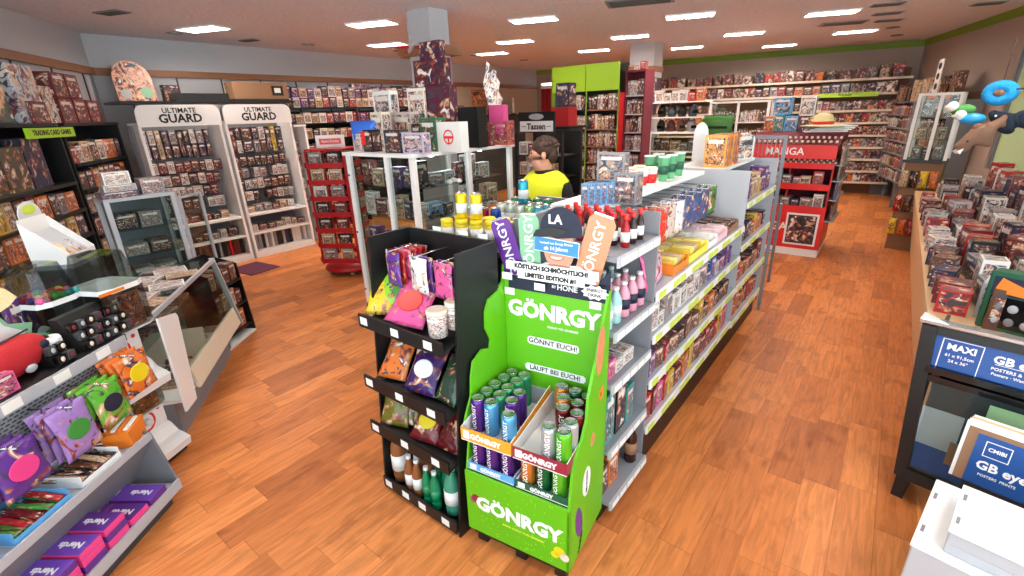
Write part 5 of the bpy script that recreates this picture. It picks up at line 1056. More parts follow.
# ================================================================ red comics rack
MR = Fr(-1.53, 7.3, 0)
t = thing('comics_rack', 'bright red shelving with MANGA headers, below the straw hat', 'shelving', MR.pt(0, 0), 0)
obj('plinth', MB().box(0, .98, .0, .9, 0, .10), 'white', t)
fp = obj('front_poster', MB().box(0, .98, -.005, .02, .101, .62), 'bright_red', t)
text('MANGA', .15, 'white', fp, (.30, -.006, .38), bold=.02); obj('framed_picture', MB().box(.55, .93, -.012, -.0055, .15, .58), 'white', fp); obj('picture_centre', MB().box(.575, .905, -.016, -.0125, .175, .555), 'poster_art', fp, color='black')
for x in (.0, .96): obj('side_panel', MB().box(x, x+.02, .021, .9, .101, 1.25), 'red', t)
obj('back_panel', MB().box(.021, .959, .45, .47, .101, 1.25), 'maroon', t); obj('divider', MB().box(.48, .50, .05, .449, .63, 1.23), 'red', t)
for z in (.64, .93, 1.2): obj('shelf', MB().box(.021, .959, .021, .449, z-.02, z), 'red', t); obj('shelf_lip', MB().box(0, .98, -.01, .0, z-.04, z+.04), 'bright_red', t)
hb = obj('header_board', MB().prism([(-.06, 1.29), (-.03, 1.46), (.0, 1.46), (.0, 1.29)], 0, .98, 'x'), 'bright_red', t); q = text('MANGA', .125, 'white', hb, (.40, -.048, 1.375), tilt=80)
obj('canopy', MB().box(-.02, 1.0, -.001, .9, 1.251, 1.285), 'maroon', t); obj('canopy', MB().prism([(-.05, 1.47), (.25, 1.60), (.9, 1.60), (.9, 1.47)], -.02, 1.0, 'x'), 'maroon', t)
obj('canopy_core', MB().box(.02, .96, .01, .88, 1.286, 1.469), 'red', t)
b = MB()
for i in range(16):
    x = .02+.0625*i
    for j in range(2): b.ball((x+.03*j, -.045+.09*j+.02, 1.50+.045*j), .017, n=8, k=5)
    b.ball((x, -.012, 1.27), .014, n=8, k=5); b.ball((x+.03, -.012, 1.245), .014, n=8, k=5)
o = obj('dot_trim', b, 'cream', t); o['kind'] = 'stuff'
for z, n_ in ((.641, 'lowest'), (.931, 'middle'), (1.0, '')): 
    if n_: row(MR, .03, .95, .03, z, f"{n_} shelf of the red comics rack", 'goods in the red comics rack', 'comic_box', 'boxed item', 'box', (.09, .15), (.10, .2), (.1, .2), pal='white black grey red beige navy', mat='figure_box', jit=.2)
MS = MR.sub(.98, 0, 0, 90)
for k, z in enumerate((.5, .78, 1.02, 1.22)):
    for i in range(5):
        c = ['navy', 'blue', 'grey', 'beige', 'dark_red', 'white'][(i*2+k) % 6]; product('magazine', MS, .10+.16*i, -.06, z, (.15, .02, .21), c, f"{c.replace('_', ' ')} magazine on the aisle side of the comics rack, {ORD[i]} from near, {ORD[k]} row up", 'magazine', 'magazines on the side of the comics rack', 'art')
o = thing('magazine_holder', 'thin white wire holder on the aisle side of the red comics rack', 'holder', MS.pt(0, 0), MS.a)
for k, z in enumerate((.5, .78, 1.02, 1.22)): obj('wire_ledge', MB().box(.0, .88, -.10, -.001, z-.012, z-.001), 'light_grey', o)
# hat and papers, boxes on the canopy
t = thing('paper_stack', 'stack of white posters under the straw hat on the red comics rack', 'paper', (-.78, 7.75, 1.601), rad(12)); 
for i in range(4): obj('sheet', MB().box(-.24+.03*i, .24+.02*i, -.2, .2, .02*i, .02*i+.014), 'white', t); kids(t)[-1].rotation_euler = (0, 0, .12*i)
t = thing('straw_hat', 'straw hat with a red band lying on the stack of white posters', 'hat', (-.80, 7.65, 1.601+.075), 0)
obj('hat_brim', MB().lathe([(.12, .012), (.25, 0), (.25, .006), (.12, .02)], 28), 'straw', t); obj('hat_crown', MB().lathe([(.125, .0201), (.12, .09), (.10, .13), (.06, .155), (.004, .16)], 24), 'straw', t); obj('hat_band', MB().lathe([(.1275, .021), (.126, .055)], 24), 'bright_red', t)
for i, (x, w_, h, c, nm, z) in enumerate(((-1.46, .12, .20, 'orange', 'narrow orange', 0), (-1.34, .12, .22, 'teal', 'teal', 0), (-1.19, .16, .20, 'sky', 'light blue', 0), (-1.03, .12, .2, 'dark_red', 'dark red', 0), (-.92, .10, .18, 'yellow', 'yellow', 0), (-1.32, .22, .22, 'sky', 'light blue robot', .221), (-1.02, .18, .24, 'white', 'white framed', .201))):
    block('figure_carton', x, 7.85, 1.601+z, w_, .14, h, c, f"{nm} figure carton on the red comics rack, {'upper layer' if z else 'lower layer'}", 'box', 'art')
# ================================================================ right wall shelving
RS = Fr(.1, 13.6, math.degrees(WR.a)).sub(.15, -.42)
t = thing('wall_shelf', 'shelving along the right wall crammed with figure boxes', 'shelving', RS.pt(0, 0), RS.a)
obj('back_panel', MB().box(0, 3.3, .38, .40, 0, 2.05), 'brown_box', t)
rz_ = [.5, .74, .98, 1.22, 1.46, 1.70, 1.94]
for u in (0, 1.6, 3.27): obj('upright', MB().box(u, u+.03, .0, .379, 0, 1.94), 'mid_grey', t)
for z in rz_: obj('shelf', MB().box(.031, 3.269, .0, .379, z-.03, z), 'mid_grey', t)
for z in rz_[:-1]: row(RS, .05, 3.2, .03, z+.001, f"{ORD[rz_.index(z)]} row up, right wall", 'figure boxes on the right wall', 'figure_box', 'figure box', 'box', (.12, .16), (.15, .2), (.12, .15), pal=palb, mat='figure_box', jit=.05)
row(RS, .2, 3.2, .05, 1.941, 'top row of the right wall', 'figure boxes on the right wall', 'figure_box', 'figure box', 'box', (.16, .3), (.22, .42), (.12, .2), (.02, .1), 'brown grey beige black olive', 'poster_art', jit=.1)
tag(obj('hanging_poster', MB().box(0, .20, -.012, 0, 0, .5), 'white', None, RS.pt(2.6, -.06, 2.05), RS.a), 'narrow white poster strip with dark pictures high on the right wall', 'poster'); pst = COL.objects[-1]
o = [x for x in COL.objects if x.name == 'hanging_poster'][0]
for k in range(3): obj('picture', MB().prism(ell(.10, .10+.15*k, .06, .05), -.0145, -.0125, 'y'), 'navy', o)
GC = Fr(.02, 8.3, -8)
t = thing('glass_cabinet', 'slim white posted glass cabinet at the far right end of the aisle', 'display cabinet', GC.pt(0, 0), GC.a)
for x in (.10, .32, .50): obj('frame_post', MB().box(x, x+.035, 0, .035, 1.22, 2.0), 'white', t)
obj('frame_post', MB().box(.50, .535, .365, .40, 1.22, 2.0), 'white', t); obj('frame_post', MB().box(.10, .135, .365, .40, 1.22, 2.0), 'white', t); obj('top_board', MB().box(.10, .535, 0, .4, 2.001, 2.03), 'white', t)
obj('cabinet_floor', MB().box(.10, .535, 0, .4, 1.18, 1.219), 'dark_grey', t); obj('cabinet_base', MB().box(.13, .52, .05, .4, 0, 1.179), 'brown_box', t); obj('glass_pane', MB().box(.136, .319, .01, .015, 1.221, 1.999), 'glass', t); obj('glass_pane', MB().box(.356, .499, .01, .015, 1.221, 1.999), 'glass', t)
for z in (1.48, 1.74): obj('glass_shelf', MB().box(.136, .499, .02, .38, z-.008, z), 'glass', t)
for k, z in enumerate((1.221, 1.482, 1.742)): row(GC, .15, .49, .12, z, f"{['lower', 'middle', 'upper'][k]} level, slim glass cabinet", 'goods in the slim glass cabinet', 'figure_box', 'boxed figure', 'box', (.08, .12), (.12, .2), (.08, .1), pal='brown beige grey', mat='art')
for k in range(3):
    for i in range(4):
        c = ['yellow', 'orange', 'red', 'brown', 'beige', 'black'][(i+2*k) % 6]; bag('key_pendant', GC.pt(.16+.10*i, .0, .22+.32*k), (0, 0, GC.a), .09, .22, .04, c, f"{c} pouch hanging below the slim glass cabinet, {ORD[i]} from left, {['lowest', 'middle', 'top'][k]} row", 'pouch', 'pouches below the slim glass cabinet', seed=i)
# ================================================================ shop assistant
def skin(name, V, E, mat, parent=None, loc=(0, 0, 0), rz=0, sub=2, rootv=0):
    me = bpy.data.meshes.new(name); me.from_pydata([v[:3] for v in V], E, []); me.materials.append(MATS[mat])
    o = bpy.data.objects.new(name, me); COL.objects.link(o); o.parent = parent; o.location = loc; o.rotation_euler = (0, 0, rz)
    md = o.modifiers.new('skin', 'SKIN'); md.use_smooth_shade = True
    for i, v in enumerate(V):
        r = v[3]; me.skin_vertices[0].data[i].radius = r if isinstance(r, tuple) else (r, r)
        me.skin_vertices[0].data[i].use_root = (i == rootv)
    s = o.modifiers.new('subsurf', 'SUBSURF'); s.levels = sub; s.render_levels = sub
    return o
def arm(sx, elbow, wrist, base):
    hx, hy, hz = wrist; V = [(sx*.19, 0, 1.425, .050), (elbow[0], elbow[1], elbow[2], .042), (hx, hy, hz, .028), (hx, hy-.015, hz-.05, (.022, .036)), (hx, hy-.03, hz-.09, (.016, .036))]
    E = [(base, base+1), (base+1, base+2), (base+2, base+3), (base+3, base+4)]
    return V, E
PL = (-2.18, 3.22, 0)
P = empty('person', PL, rad(-4)); tag(P, 'shop assistant with short brown hair in a yellow vest over a black long sleeved top', 'person')
V = [(0, .01, .94, (.15, .11)), (0, .02, 1.08, (.135, .10)), (0, .01, 1.24, (.15, .11)), (0, .02, 1.38, (.16, .10)), (0, .01, 1.47, (.085, .07)), (0, -.01, 1.52, .056), (0, -.035, 1.58, (.062, .070)), (0, -.04, 1.65, (.074, .088)), (0, -.03, 1.715, (.060, .072))]
E = [(i, i+1) for i in range(8)]
def add(vs, frm):
    k = len(V); V.extend(vs); E.append((frm, k)); E.extend((k+i, k+i+1) for i in range(len(vs)-1)); return k
add([(0, -.10, 1.562, .036)], 6)                       # jaw
add([(0, -.118, 1.628, .015), (0, -.136, 1.612, .010)], 7)       # nose
HR = Matrix.Translation((0, -.01, 0)) @ Matrix.Rotation(rad(-48), 4, 'Z') @ Matrix.Translation((0, .01, 0))
for i_ in (6, 7, 8, 9, 10, 11):
    q_ = HR @ Vector(V[i_][:3]); V[i_] = (q_.x, q_.y, q_.z, V[i_][3])
aL = [(.18, .01, 1.42, .052), (.235, .03, 1.15, .040), (.22, -.07, .92, .028), (.215, -.10, .865, (.018, .034))]
aR = [(-.18, .01, 1.42, .052), (-.235, -.02, 1.15, .040), (-.18, -.22, 1.02, .028), (-.165, -.28, 1.0, (.018, .034))]
for A, s_ in ((aL, 1), (aR, -1)):
    add(A, 3); hk = len(V)-1; hx, hy, hz = V[hk][:3]
    dv = Vector(A[3][:3])-Vector(A[2][:3]); dv.normalize(); sd = Vector((0, -dv.z, dv.y)) if s_ == 1 else Vector((0, -dv.z, dv.y))
    for f_ in range(4):
        b0 = Vector((hx, hy, hz))+sd*(.012*(f_-1.5)*1.6)+dv*.02; ln = (.07, .082, .078, .062)[f_]
        p1 = b0+dv*ln*.5; p2 = b0+dv*ln*.9+Vector((-.012*s_, 0, -.004)); add([(*b0, .010), (*p1, .0085), (*p2, .007)], hk)
    tb = Vector((hx, hy, hz))+sd*-.034-dv*.02; add([(*tb, .011), (*(tb+dv*.035+sd*-.012), .009)], hk)
for s_ in (1, -1): add([(s_*.09, .01, .86, .085), (s_*.10, -.0, .50, .058), (s_*.105, .02, .10, .040), (s_*.11, -.05, .045, (.040, .035)), (s_*.115, -.15, .035, (.035, .028))], 0)
body = skin('body', V, E, 'skin', P)
skin('trousers', [(0, .01, .96, (.165, .125)), (0, .01, .90, (.16, .125))]+[q for s_ in (1, -1) for q in ((s_*.09, .01, .82, .10), (s_*.10, 0, .50, .075), (s_*.105, .02, .13, .062))], [(0, 1), (1, 2), (2, 3), (3, 4), (1, 5), (5, 6), (6, 7)], 'trousers', P)
skin('black_top', [(0, .01, 1.20, (.145, .10)), (0, .02, 1.38, (.150, .095)), (0, .01, 1.475, (.085, .075)), (0, .0, 1.53, (.070, .068)), (.185, .01, 1.425, .064), (.238, .03, 1.15, .052), (.225, -.06, .95, .040), (-.185, .01, 1.425, .064), (-.238, -.02, 1.15, .052), (-.185, -.19, 1.04, .040)], [(0, 1), (1, 2), (2, 3), (1, 4), (4, 5), (5, 6), (1, 7), (7, 8), (8, 9)], 'black_cloth', P)
vb = MB(); vv = []; nr_ = 24; prof_ = [(.90, .178, .140), (1.0, .172, .136), (1.10, .170, .134), (1.24, .186, .140), (1.34, .205, .142), (1.40, .222, .136), (1.44, .216, .122), (1.475, .168, .108), (1.50, .118, .096), (1.508, .098, .086), (1.495, .086, .076)]
for z_, rx_, ry_ in prof_:
    for i in range(nr_):
        a = 2*PI*i/nr_; vv.append((rx_*math.cos(a), .008+ry_*math.sin(a), z_+.012*math.cos(2*a)*(z_ > 1.45)))
vb._add(vv, [(j*nr_+i, j*nr_+(i+1) % nr_, (j+1)*nr_+(i+1) % nr_, (j+1)*nr_+i) for j in range(len(prof_)-1) for i in range(nr_)], 0, True)
obj('yellow_vest', vb, 'yellow_cloth', P)
obj('collar', MB().lathe([(.080, 1.487), (.086, 1.497), (.080, 1.515), (.066, 1.525)], 20), 'black_cloth', P)
text('GAME', .075, 'black', P, (0, -.155, 1.27), bold=.03, name='chest_print')
for s_ in (1, -1):
    obj('shoe', MB().ball((s_*.112, -.08, .045), .052, .14, .044, M=Matrix.Identity(4)), 'black', P)
    obj('ear', MB().ball((s_*.079, -.02, 1.635), .012, .02, .032), 'skin', P); obj('eye', MB().ball((s_*.030, -.112, 1.652), .011, .008, .008), 'eye', P); obj('eyebrow', MB().box(s_*.030-.018, s_*.030+.018, -.121, -.108, 1.672, 1.679), 'hair', P)
obj('mouth', MB().ball((0, -.124, 1.578), .022, .008, .006), 'lips', P)
h = MB(); rr = random.Random(4)
h.ball((0, -.010, 1.688), .089, .100, .082, n=18, k=12); h.ball((0, .045, 1.64), .075, .055, .075, n=14, k=9)
for i in range(46):
    a = rr.uniform(0, 2*PI); e_ = rr.uniform(.15, 1.5); d = Vector((math.cos(a)*math.cos(e_), math.sin(a)*math.cos(e_), math.sin(e_)))
    if d.y < -.6 and d.z < .55: continue
    h.ball((d.x*.078, -.0+d.y*.09, 1.688+d.z*.074), .026, .028, .022, n=8, k=6)
obj('hair', h, 'hair', P)
for c_ in kids(P):
    if c_.name.split('.')[0] in ('hair', 'ear', 'eye', 'eyebrow', 'mouth'): c_.matrix_basis = HR @ c_.matrix_basis

# ================================================================ right counter of pale wood
RC = Fr(.32, 9.6, -90)
t = thing('display_counter', 'long pale wood display counter running down the right side of the aisle', 'counter', RC.pt(0, 0), RC.a)
obj('counter_top', MB().box(1.45, 6.55, .0, .95, .80, .84), 'pine', t); obj('front_panel', MB().prism([(.005, .799), (.12, .0), (.15, .0), (.035, .799)], 1.45, 6.55, 'x'), 'pine', t); obj('side_panel', MB().box(6.52, 6.55, .16, .9, 0, .799), 'pine', t); obj('back_panel', MB().box(1.45, 6.519, .9, .93, 0, .799), 'pine', t)
obj('riser', MB().box(1.6, 6.5, .60, .95, .841, .96), 'pine', t)
pr = 'red white black dark_red white grey brown red navy silver'
gcx = 'boxes on the right counter'
for c_, (v, z, W, H, nm) in enumerate(((.03, .841, (.10, .17), (.09, .17), 'aisle edge'), (.21, .841, (.12, .2), (.12, .24), 'second column'), (.42, .841, (.12, .2), (.14, .28), 'third column'), (.64, .961, (.12, .22), (.16, .32), 'raised column'))):
    row(RC, 2.4 if c_ == 0 else 1.65, 6.1 if c_ > 1 else 6.45, v, z, f"{nm} of the right counter", gcx, 'game_accessory', 'accessory box', 'box', W, H, (.11, .15), (.01, .05), pr, 'figure_box' if c_ % 2 else 'art', jit=.35)
def slotted(x, y, z, lb, rz):
    r = thing('slotted_box', lb, 'box', (x, y, z), rz, 'white slotted boxes on the right counter')
    obj('shell', MB().bbox(-.08, .08, -.06, .06, 0, .19, .01), 'white', r)
    for k in range(3): obj('slot', MB().box(-.05, .05, -.035+.03*k, -.022+.03*k, .1905, .192), 'black', r)
# big framed green and blue toy box near the display bin
t = thing('toy_box', 'large green edged toy box with orange lettering panel behind the poster bin', 'toy box', (.66, 3.22, .841), rad(-22))
obj('carton', MB().bbox(-.15, .15, -.05, .05, 0, .30, .008), 'dark_green', t); obj('front_window', MB().box(-.125, .125, -.0525, -.0505, .02, .18), 'black_gloss', t); obj('title_panel', MB().box(-.13, .13, -.0525, -.0505, .185, .28), 'navy', t); obj('title_stripe', MB().prism([(-.12, .20), (.11, .19), (.12, .235), (-.02, .245), (-.10, .275)], -.0555, -.053, 'y'), 'orange', t)
for i in range(4):
    for j in range(2): obj('toy_figure', MB().ball((-.09+.06*i, -.058, .06+.07*j), .02, .006, .022, n=8, k=6), ['light_grey', 'mid_grey'][(i+j) % 2], t)
# ================================================================ poster bin in the right foreground
N = Fr(.262, 2.76, -11)
t = thing('poster_bin', 'black framed poster bin with a blue MAXI header in the right foreground', 'poster bin', N.pt(0, 0), N.a)
def leanbar(x0, x1, z0, z1, th=.04, dv=0): # bar in the leaning front plane
    f = lambda z: -.04*(1-z)
    return MB().prism([(f(z0)+dv, z0), (f(z1)+dv, z1), (f(z1)+dv+th, z1), (f(z0)+dv+th, z0)], x0, x1, 'x')
obj('frame_post', MB().prism([(0, .97), (.055, .97), (.115, .14), (.06, .14)], -.02, .02, 'y'), 'black', t); obj('frame_post', leanbar(1.0, 1.055, .14, .97), 'black', t)
obj('frame_rail', leanbar(.10, .999, .14, .20), 'black', t); obj('frame_rail', leanbar(.056, .999, .93, .97, .04), 'black', t); obj('frame_rail', leanbar(.056, .999, .745, .775, .04, -.012), 'black_gloss', t); obj('frame_rail', leanbar(.056, .999, .70, .73, .04, -.006), 'black_gloss', t)
obj('top_rim', MB().box(-.01, 1.06, -.005, .05, .975, .99), 'silver', t); obj('rim_corner', MB().prism([(-.012, -.01), (.09, -.01), (-.012, .09)], .9901, .996, 'z'), 'clear_white', t)
obj('header_print', leanbar(.057, .998, .776, .929, .01, .012), 'blue_poster', t)
obj('dark_panel', leanbar(.095, .998, .201, .699, .01, .03), 'dark_grey', t); obj('front_glass', leanbar(.10, .998, .201, .699, .004, .004), 'glass', t)
obj('side_panel', MB().prism([(.021, .14), (0.045, .97), (.20, .97), (.20, .14)], .06, .072, 'x'), 'black', t); obj('side_panel', MB().prism([(.01, .14), (0.045, .97), (.20, .97), (.20, .14)], 1.043, 1.055, 'x'), 'black', t)
obj('foot', MB().box(.07, .12, .0, .18, 0, .135), 'black', t); obj('foot', MB().box(.98, 1.03, .0, .18, 0, .135), 'black', t)
def ltext(s_, size, u, z, mat='white', dv=.0, **k): return text(s_, size, mat, t, (u, -.04*(1-z)+.0085+dv, z), tilt=90-2.3, **k)
def lbox(u0, u1, z0, z1, mat='white', name='printed_line', dv=0): return obj(name, leanbar(u0, u1, z0, z1, .001, .0095+dv), mat, t)
for a_ in ((.085, .225, .918, .921), (.085, .089, .777, .917), (.222, .225, .777, .917)): lbox(*a_)
ltext('MAXI', .042, .155, .885, bold=.03); ltext('61 x 91,5cm', .020, .155, .845); ltext('24 x 36"', .020, .155, .818)
ltext('GB eye', .050, .335, .878, bold=.03); ltext('POSTERS & PRINTS', .02, .345, .835); ltext('Posters · Wandbilder', .018, .345, .812)
for z in (.855,): lbox(.27, .60, z, z+.002)
obj('sleeve_print', leanbar(.09, .24, .36, .56, .002, .02), 'light_grey', t); obj('sleeve_print', leanbar(.30, .52, .52, .66, .002, .02), 'window_green', t); obj('sleeve_print', leanbar(.08, .30, .22, .44, .002, .024), 'blue_poster', t); obj('sleeve_print', leanbar(.22, .26, .30, .42, .002, .018), 'brown_box', t)
for i in range(4):
    product('poster_sleeve', N, .56, .075+.032*i, .20, (.90, .012, .73), ['navy', 'black', 'white', 'grey', 'dark_red', 'teal', 'black', 'beige', 'blue'][i], f"{['navy', 'black', 'white', 'grey', 'dark red', 'teal', 'black', 'beige', 'blue'][i]} framed poster standing in the poster bin, {ORD[i]} from the front", 'poster', 'framed posters in the bin', 'poster_art')
t2 = obj('bin_floor', MB().box(.08, 1.04, .05, .19, .15, .17), 'black', t)
# bundle of white edged prints leaning on the bin
N2 = N.sub(.25, -.24, .40, -2)
t = thing('framed_print', 'white edged blue GB eye print bundle leaning against the poster bin', 'framed print', N2.pt(0, 0), N2.a, rot=(Matrix.Rotation(N2.a, 4, 'Z') @ Matrix.Rotation(rad(-9), 4, 'X')).to_euler())
for k in range(4): obj('print_sheet', MB().box(.0+.004*k, .60, .012*k, .012*k+.008, 0, .265+.006*k), 'white' if k != 2 else 'pine', t)
obj('print_front', MB().box(.012, .59, -.002, -.0005, .0, .245), 'brown_box', t); obj('print_blue', MB().box(.045, .585, -.004, -.0022, .0, .225), 'blue_poster', t)
for a_ in ((.075, .155, .135, .138), (.075, .155, .20, .203), (.075, .078, .138, .20), (.152, .155, .138, .20)): obj('printed_line', MB().box(a_[0], a_[1], -.0055, -.0042, a_[2], a_[3]), 'white', t)
text('CMIBI', .022, 'white', t, (.115, -.0045, .170), bold=.03); text('GB eye', .052, 'white', t, (.145, -.0045, .092), bold=.03); text('POSTERS  PRINTS', .015, 'white', t, (.14, -.0045, .05))
# white cartons at the lower right
def carton(label, f, w_, d_, h_):
    r = thing('white_carton', label, 'carton', f.pt(0, 0), f.a)
    obj('carton_body', MB().bbox(0, w_, 0, d_, 0, h_-.004, .004), 'light_grey', r); obj('carton_lid', MB().bbox(-.004, w_+.004, -.004, d_+.004, h_-.0035, h_, .001), 'white', r); obj('lid_flap', MB().box(.012, w_-.012, -.003, -.0005, .02, h_*.45), 'light_grey', r)  # white carton: shade of the sides is put into the body's grey, top stays white
    for k in (.25, .75): obj('lock_tab', MB().box(.006, .016, d_*k-.02, d_*k+.02, h_+.0002, h_+.0012), 'mid_grey', r)
    return r
F1 = Fr(.310, 1.80, -11)
stand = thing('low_table', 'low dark table under the white cartons in the right foreground', 'table', F1.pt(0, 0), F1.a)
obj('tabletop', MB().box(.01, .95, .01, .44, .22, .25), 'black', stand)
for x in (.05, .87):
    for y in (.03, .38): obj('leg', MB().box(x, x+.04, y, y+.04, 0, .219), 'black', stand)
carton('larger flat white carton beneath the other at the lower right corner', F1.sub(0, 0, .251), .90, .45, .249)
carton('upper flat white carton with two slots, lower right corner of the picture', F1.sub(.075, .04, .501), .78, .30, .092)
# window side: plush toys on the hanging rails
simple('pole', '2a2f3a', .4)
H = thing('hanging_rail', 'thin dark pole with side arms carrying the plush toys by the window', 'rail', (1.12, 5.0, 0), 0)
obj('pole', MB().tube((0, 0, .961), (0, 0, 3.09), .012, 8), 'pole', H); obj('base_disc', MB().lathe([(.12, 0), (.12, .012), (.02, .02)], 16, z0=.9605), 'pole', H)
for z, l_ in ((2.0, .55), (1.86, .45), (2.25, .4)): obj('arm', MB().tube((0, 0, z), (-l_, -.25, z), .006, 6), 'pole', H)
def plush(name, lb, p, rz, build, mat): 
    r = thing(name, lb, 'plush toy', p, rz); build(r); return r
def ring(r):
    b = MB(); n = 20
    for i in range(n): a = 2*PI*i/n; b.ball((.07*math.cos(a), 0, .055*math.sin(a)), .05, .045, .045, n=8, k=6)
    obj('body', b, 'plush_blue', r); obj('belly', MB().ball((.0, -.02, 0), .04, .03, .03), 'plush_brown', r); obj('cord', MB().tube((0, 0, .1), (0, 0, .40), .003, 5), 'pole', r)
plush('plush_ring', 'bright blue round plush hanging at the top right by the window', at_d(1000, 93, 3.9), rad(-20), ring, None)
def shark(r):
    skin('body', [(-.17, 0, -.10, .018), (-.10, 0, -.06, .05), (.0, 0, .0, .075), (.08, 0, .05, .055), (.15, 0, .10, .025), (.19, 0, .15, .02), (.20, 0, .06, .018), (.12, -.02, -.09, .018), (-.03, 0, .09, .015), (-.07, 0, -.13, .03)], [(0, 1), (1, 2), (2, 3), (3, 4), (4, 5), (4, 6), (2, 7), (2, 8), (1, 9)], 'plush_brown', r, rootv=2)
    obj('eye', MB().ball((-.11, -.045, -.045), .009), 'black', r); obj('teeth', MB().prism([(-.16, -.13), (-.11, -.10), (-.13, -.15)], -.03, .03, 'y'), 'teeth', r)
SHK = plush('plush_shark', 'brown shark shaped plush hanging at the right edge above the counter', at_d(978, 135, 3.7), rad(25), shark, None); SHK.scale = (.78, 1.1, .95)
def darkp(r):
    skin('body', [(0, 0, 0, .07), (.08, 0, .02, .06), (.14, 0, -.03, .04), (-.08, 0, .04, .05), (-.13, 0, .09, .025), (.02, -.02, -.10, .035), (.06, 0, .09, .03), (.2, 0, .03, .03), (.15, 0, -.1, .03)], [(0, 1), (1, 2), (0, 3), (3, 4), (0, 5), (1, 6), (1, 7), (2, 8)], 'plush_dark', r)
    obj('eye', MB().ball((-.09, -.048, .05), .009), 'white', r)
plush('plush_dragon', 'dark blue plush with short limbs behind the shark plush', at_d(1008, 122, 3.9), 0, darkp, None)
def duck(mt, mt2):
    def f(r): obj('body', MB().ball((0, 0, 0), .085, .05, .045), mt, r); obj('head', MB().ball((-.075, -.01, .03), .04), mt2, r); obj('snout', MB().ball((-.11, -.02, .025), .018, .015, .012), 'cream', r)
    return f
plush('plush_turtle', 'green plush lying beside the blue plush on the right', at_d(963, 110, 3.9), .2, duck('plush_green', 'teeth'), None)
plush('plush_whale', 'light blue plush lying below the green plush on the right', at_d(972, 119, 3.8), -.1, duck('sky', 'clear_white'), None)
plush('plush_orange', 'orange plush sitting on the right wall shelf top', RS.pt(3.0, .05, 1.99), -.3, duck('orange', 'orange'), None)
plush('plush_orange', 'second orange plush beside the white poster strip', RS.pt(2.4, .0, 1.99), .3, duck('orange', 'orange'), None)
# ================================================================ left foreground: candy counter
CA = Fr(-2.72, .42, 127)      # u to the right (away from the camera), negative towards the lower left of the picture
t = thing('sweets_counter', 'grey candy counter with perforated back and black top in the left foreground', 'counter', CA.pt(0, 0), CA.a)
U0, U1 = -1.5, .04
obj('perforated_panel', MB().box(U0, U1+.22, .31, .325, .1, .86), 'perforated', t)
obj('counter_body', MB().box(U0, U1, .326, .80, 0, .86), 'grey', t)
obj('counter_top', MB().box(U0, U1+.26, .235, .70, .861, .90), 'black', t)
obj('price_rail', MB().box(U0, U1+.24, .222, .234, .845, .90), 'light_grey', t)
for u_ in (-1.0, -.62, -.33, -.10, .13): obj('price_card', MB().box(u_-.04, u_+.04, .219, .2215, .852, .895), 'price_card', t)
obj('middle_shelf', MB().box(U0, U1, .05, .309, .42, .44), 'light_grey', t); obj('shelf_lip', MB().box(U0, U1, .038, .049, .415, .455), 'light_grey', t)
obj('fascia', MB().prism([(.06, .40), (.05, .41), (.20, .16), (.22, .16)], U0, U1, 'x'), 'mid_grey', t)
obj('base_shelf', MB().box(U0, U1, -.02, .309, .10, .12), 'light_grey', t); obj('shelf_lip', MB().box(U0, U1, -.032, -.021, .095, .155), 'light_grey', t); obj('plinth', MB().box(U0, U1-.02, .03, .30, 0, .099), 'dark_grey', t)
obj('end_panel', MB().prism([(.05, .455), (.305, .455), (.305, .12), (-.02, .12)], U1+.0005, U1+.012, 'x'), 'mid_grey', t)
# Nerds boxes on the base shelf
def nerds(u, v, z, rz, c, c2, lb, flat=True):
    f = CA.sub(u, v, z); 
    r = thing('candy_box', lb, 'candy box', f.pt(0, 0), f.a+rz, 'candy boxes on the base shelf')
    obj('box_body', MB().bbox(-.085, .085, -.055, .055, 0, .034, .002), c, r)
    obj('box_front', MB().box(-.0835, .0835, -.0535, .0535, .0342, .0346), c2, r)
    q = text('Nerds', .042, 'white', r, (-.0, 0, .0348), tilt=0, bold=.04)
    q = text('Nerds', .028, 'white', r, (0, -.0552, .017), bold=.04)
    return r
k = 0
nm_ = {'pink': 'pink', 'purple': 'purple', 'burgundy': 'crimson', 'red': 'red', 'nerd_violet': 'violet'}
simple('nerd_violet', '6a3fa8', .35)
for i in range(9):
    for j in range(2):
        nst = 2 if i < 2 else 4
        for s_ in range(nst):
            u_ = -.10-.125*i; c, c2 = [('pink', 'nerd_violet'), ('purple', 'nerd_violet'), ('pink', 'purple')][(i+s_) % 3] if i < 5 else ('burgundy', 'red' if (s_+j) % 2 else 'burgundy')
            nerds(u_, .06+.115*0+.17*j-.0, .121+.0355*s_, PI/2, c, c2, f"{nm_[c]} candy box, {ORD[i]} from the shelf's far end, {['front', 'back'][j]} row, {['bottom', 'middle', 'top'][s_] if nst == 3 else ['bottom', 'second', 'third', 'top'][s_]} layer")
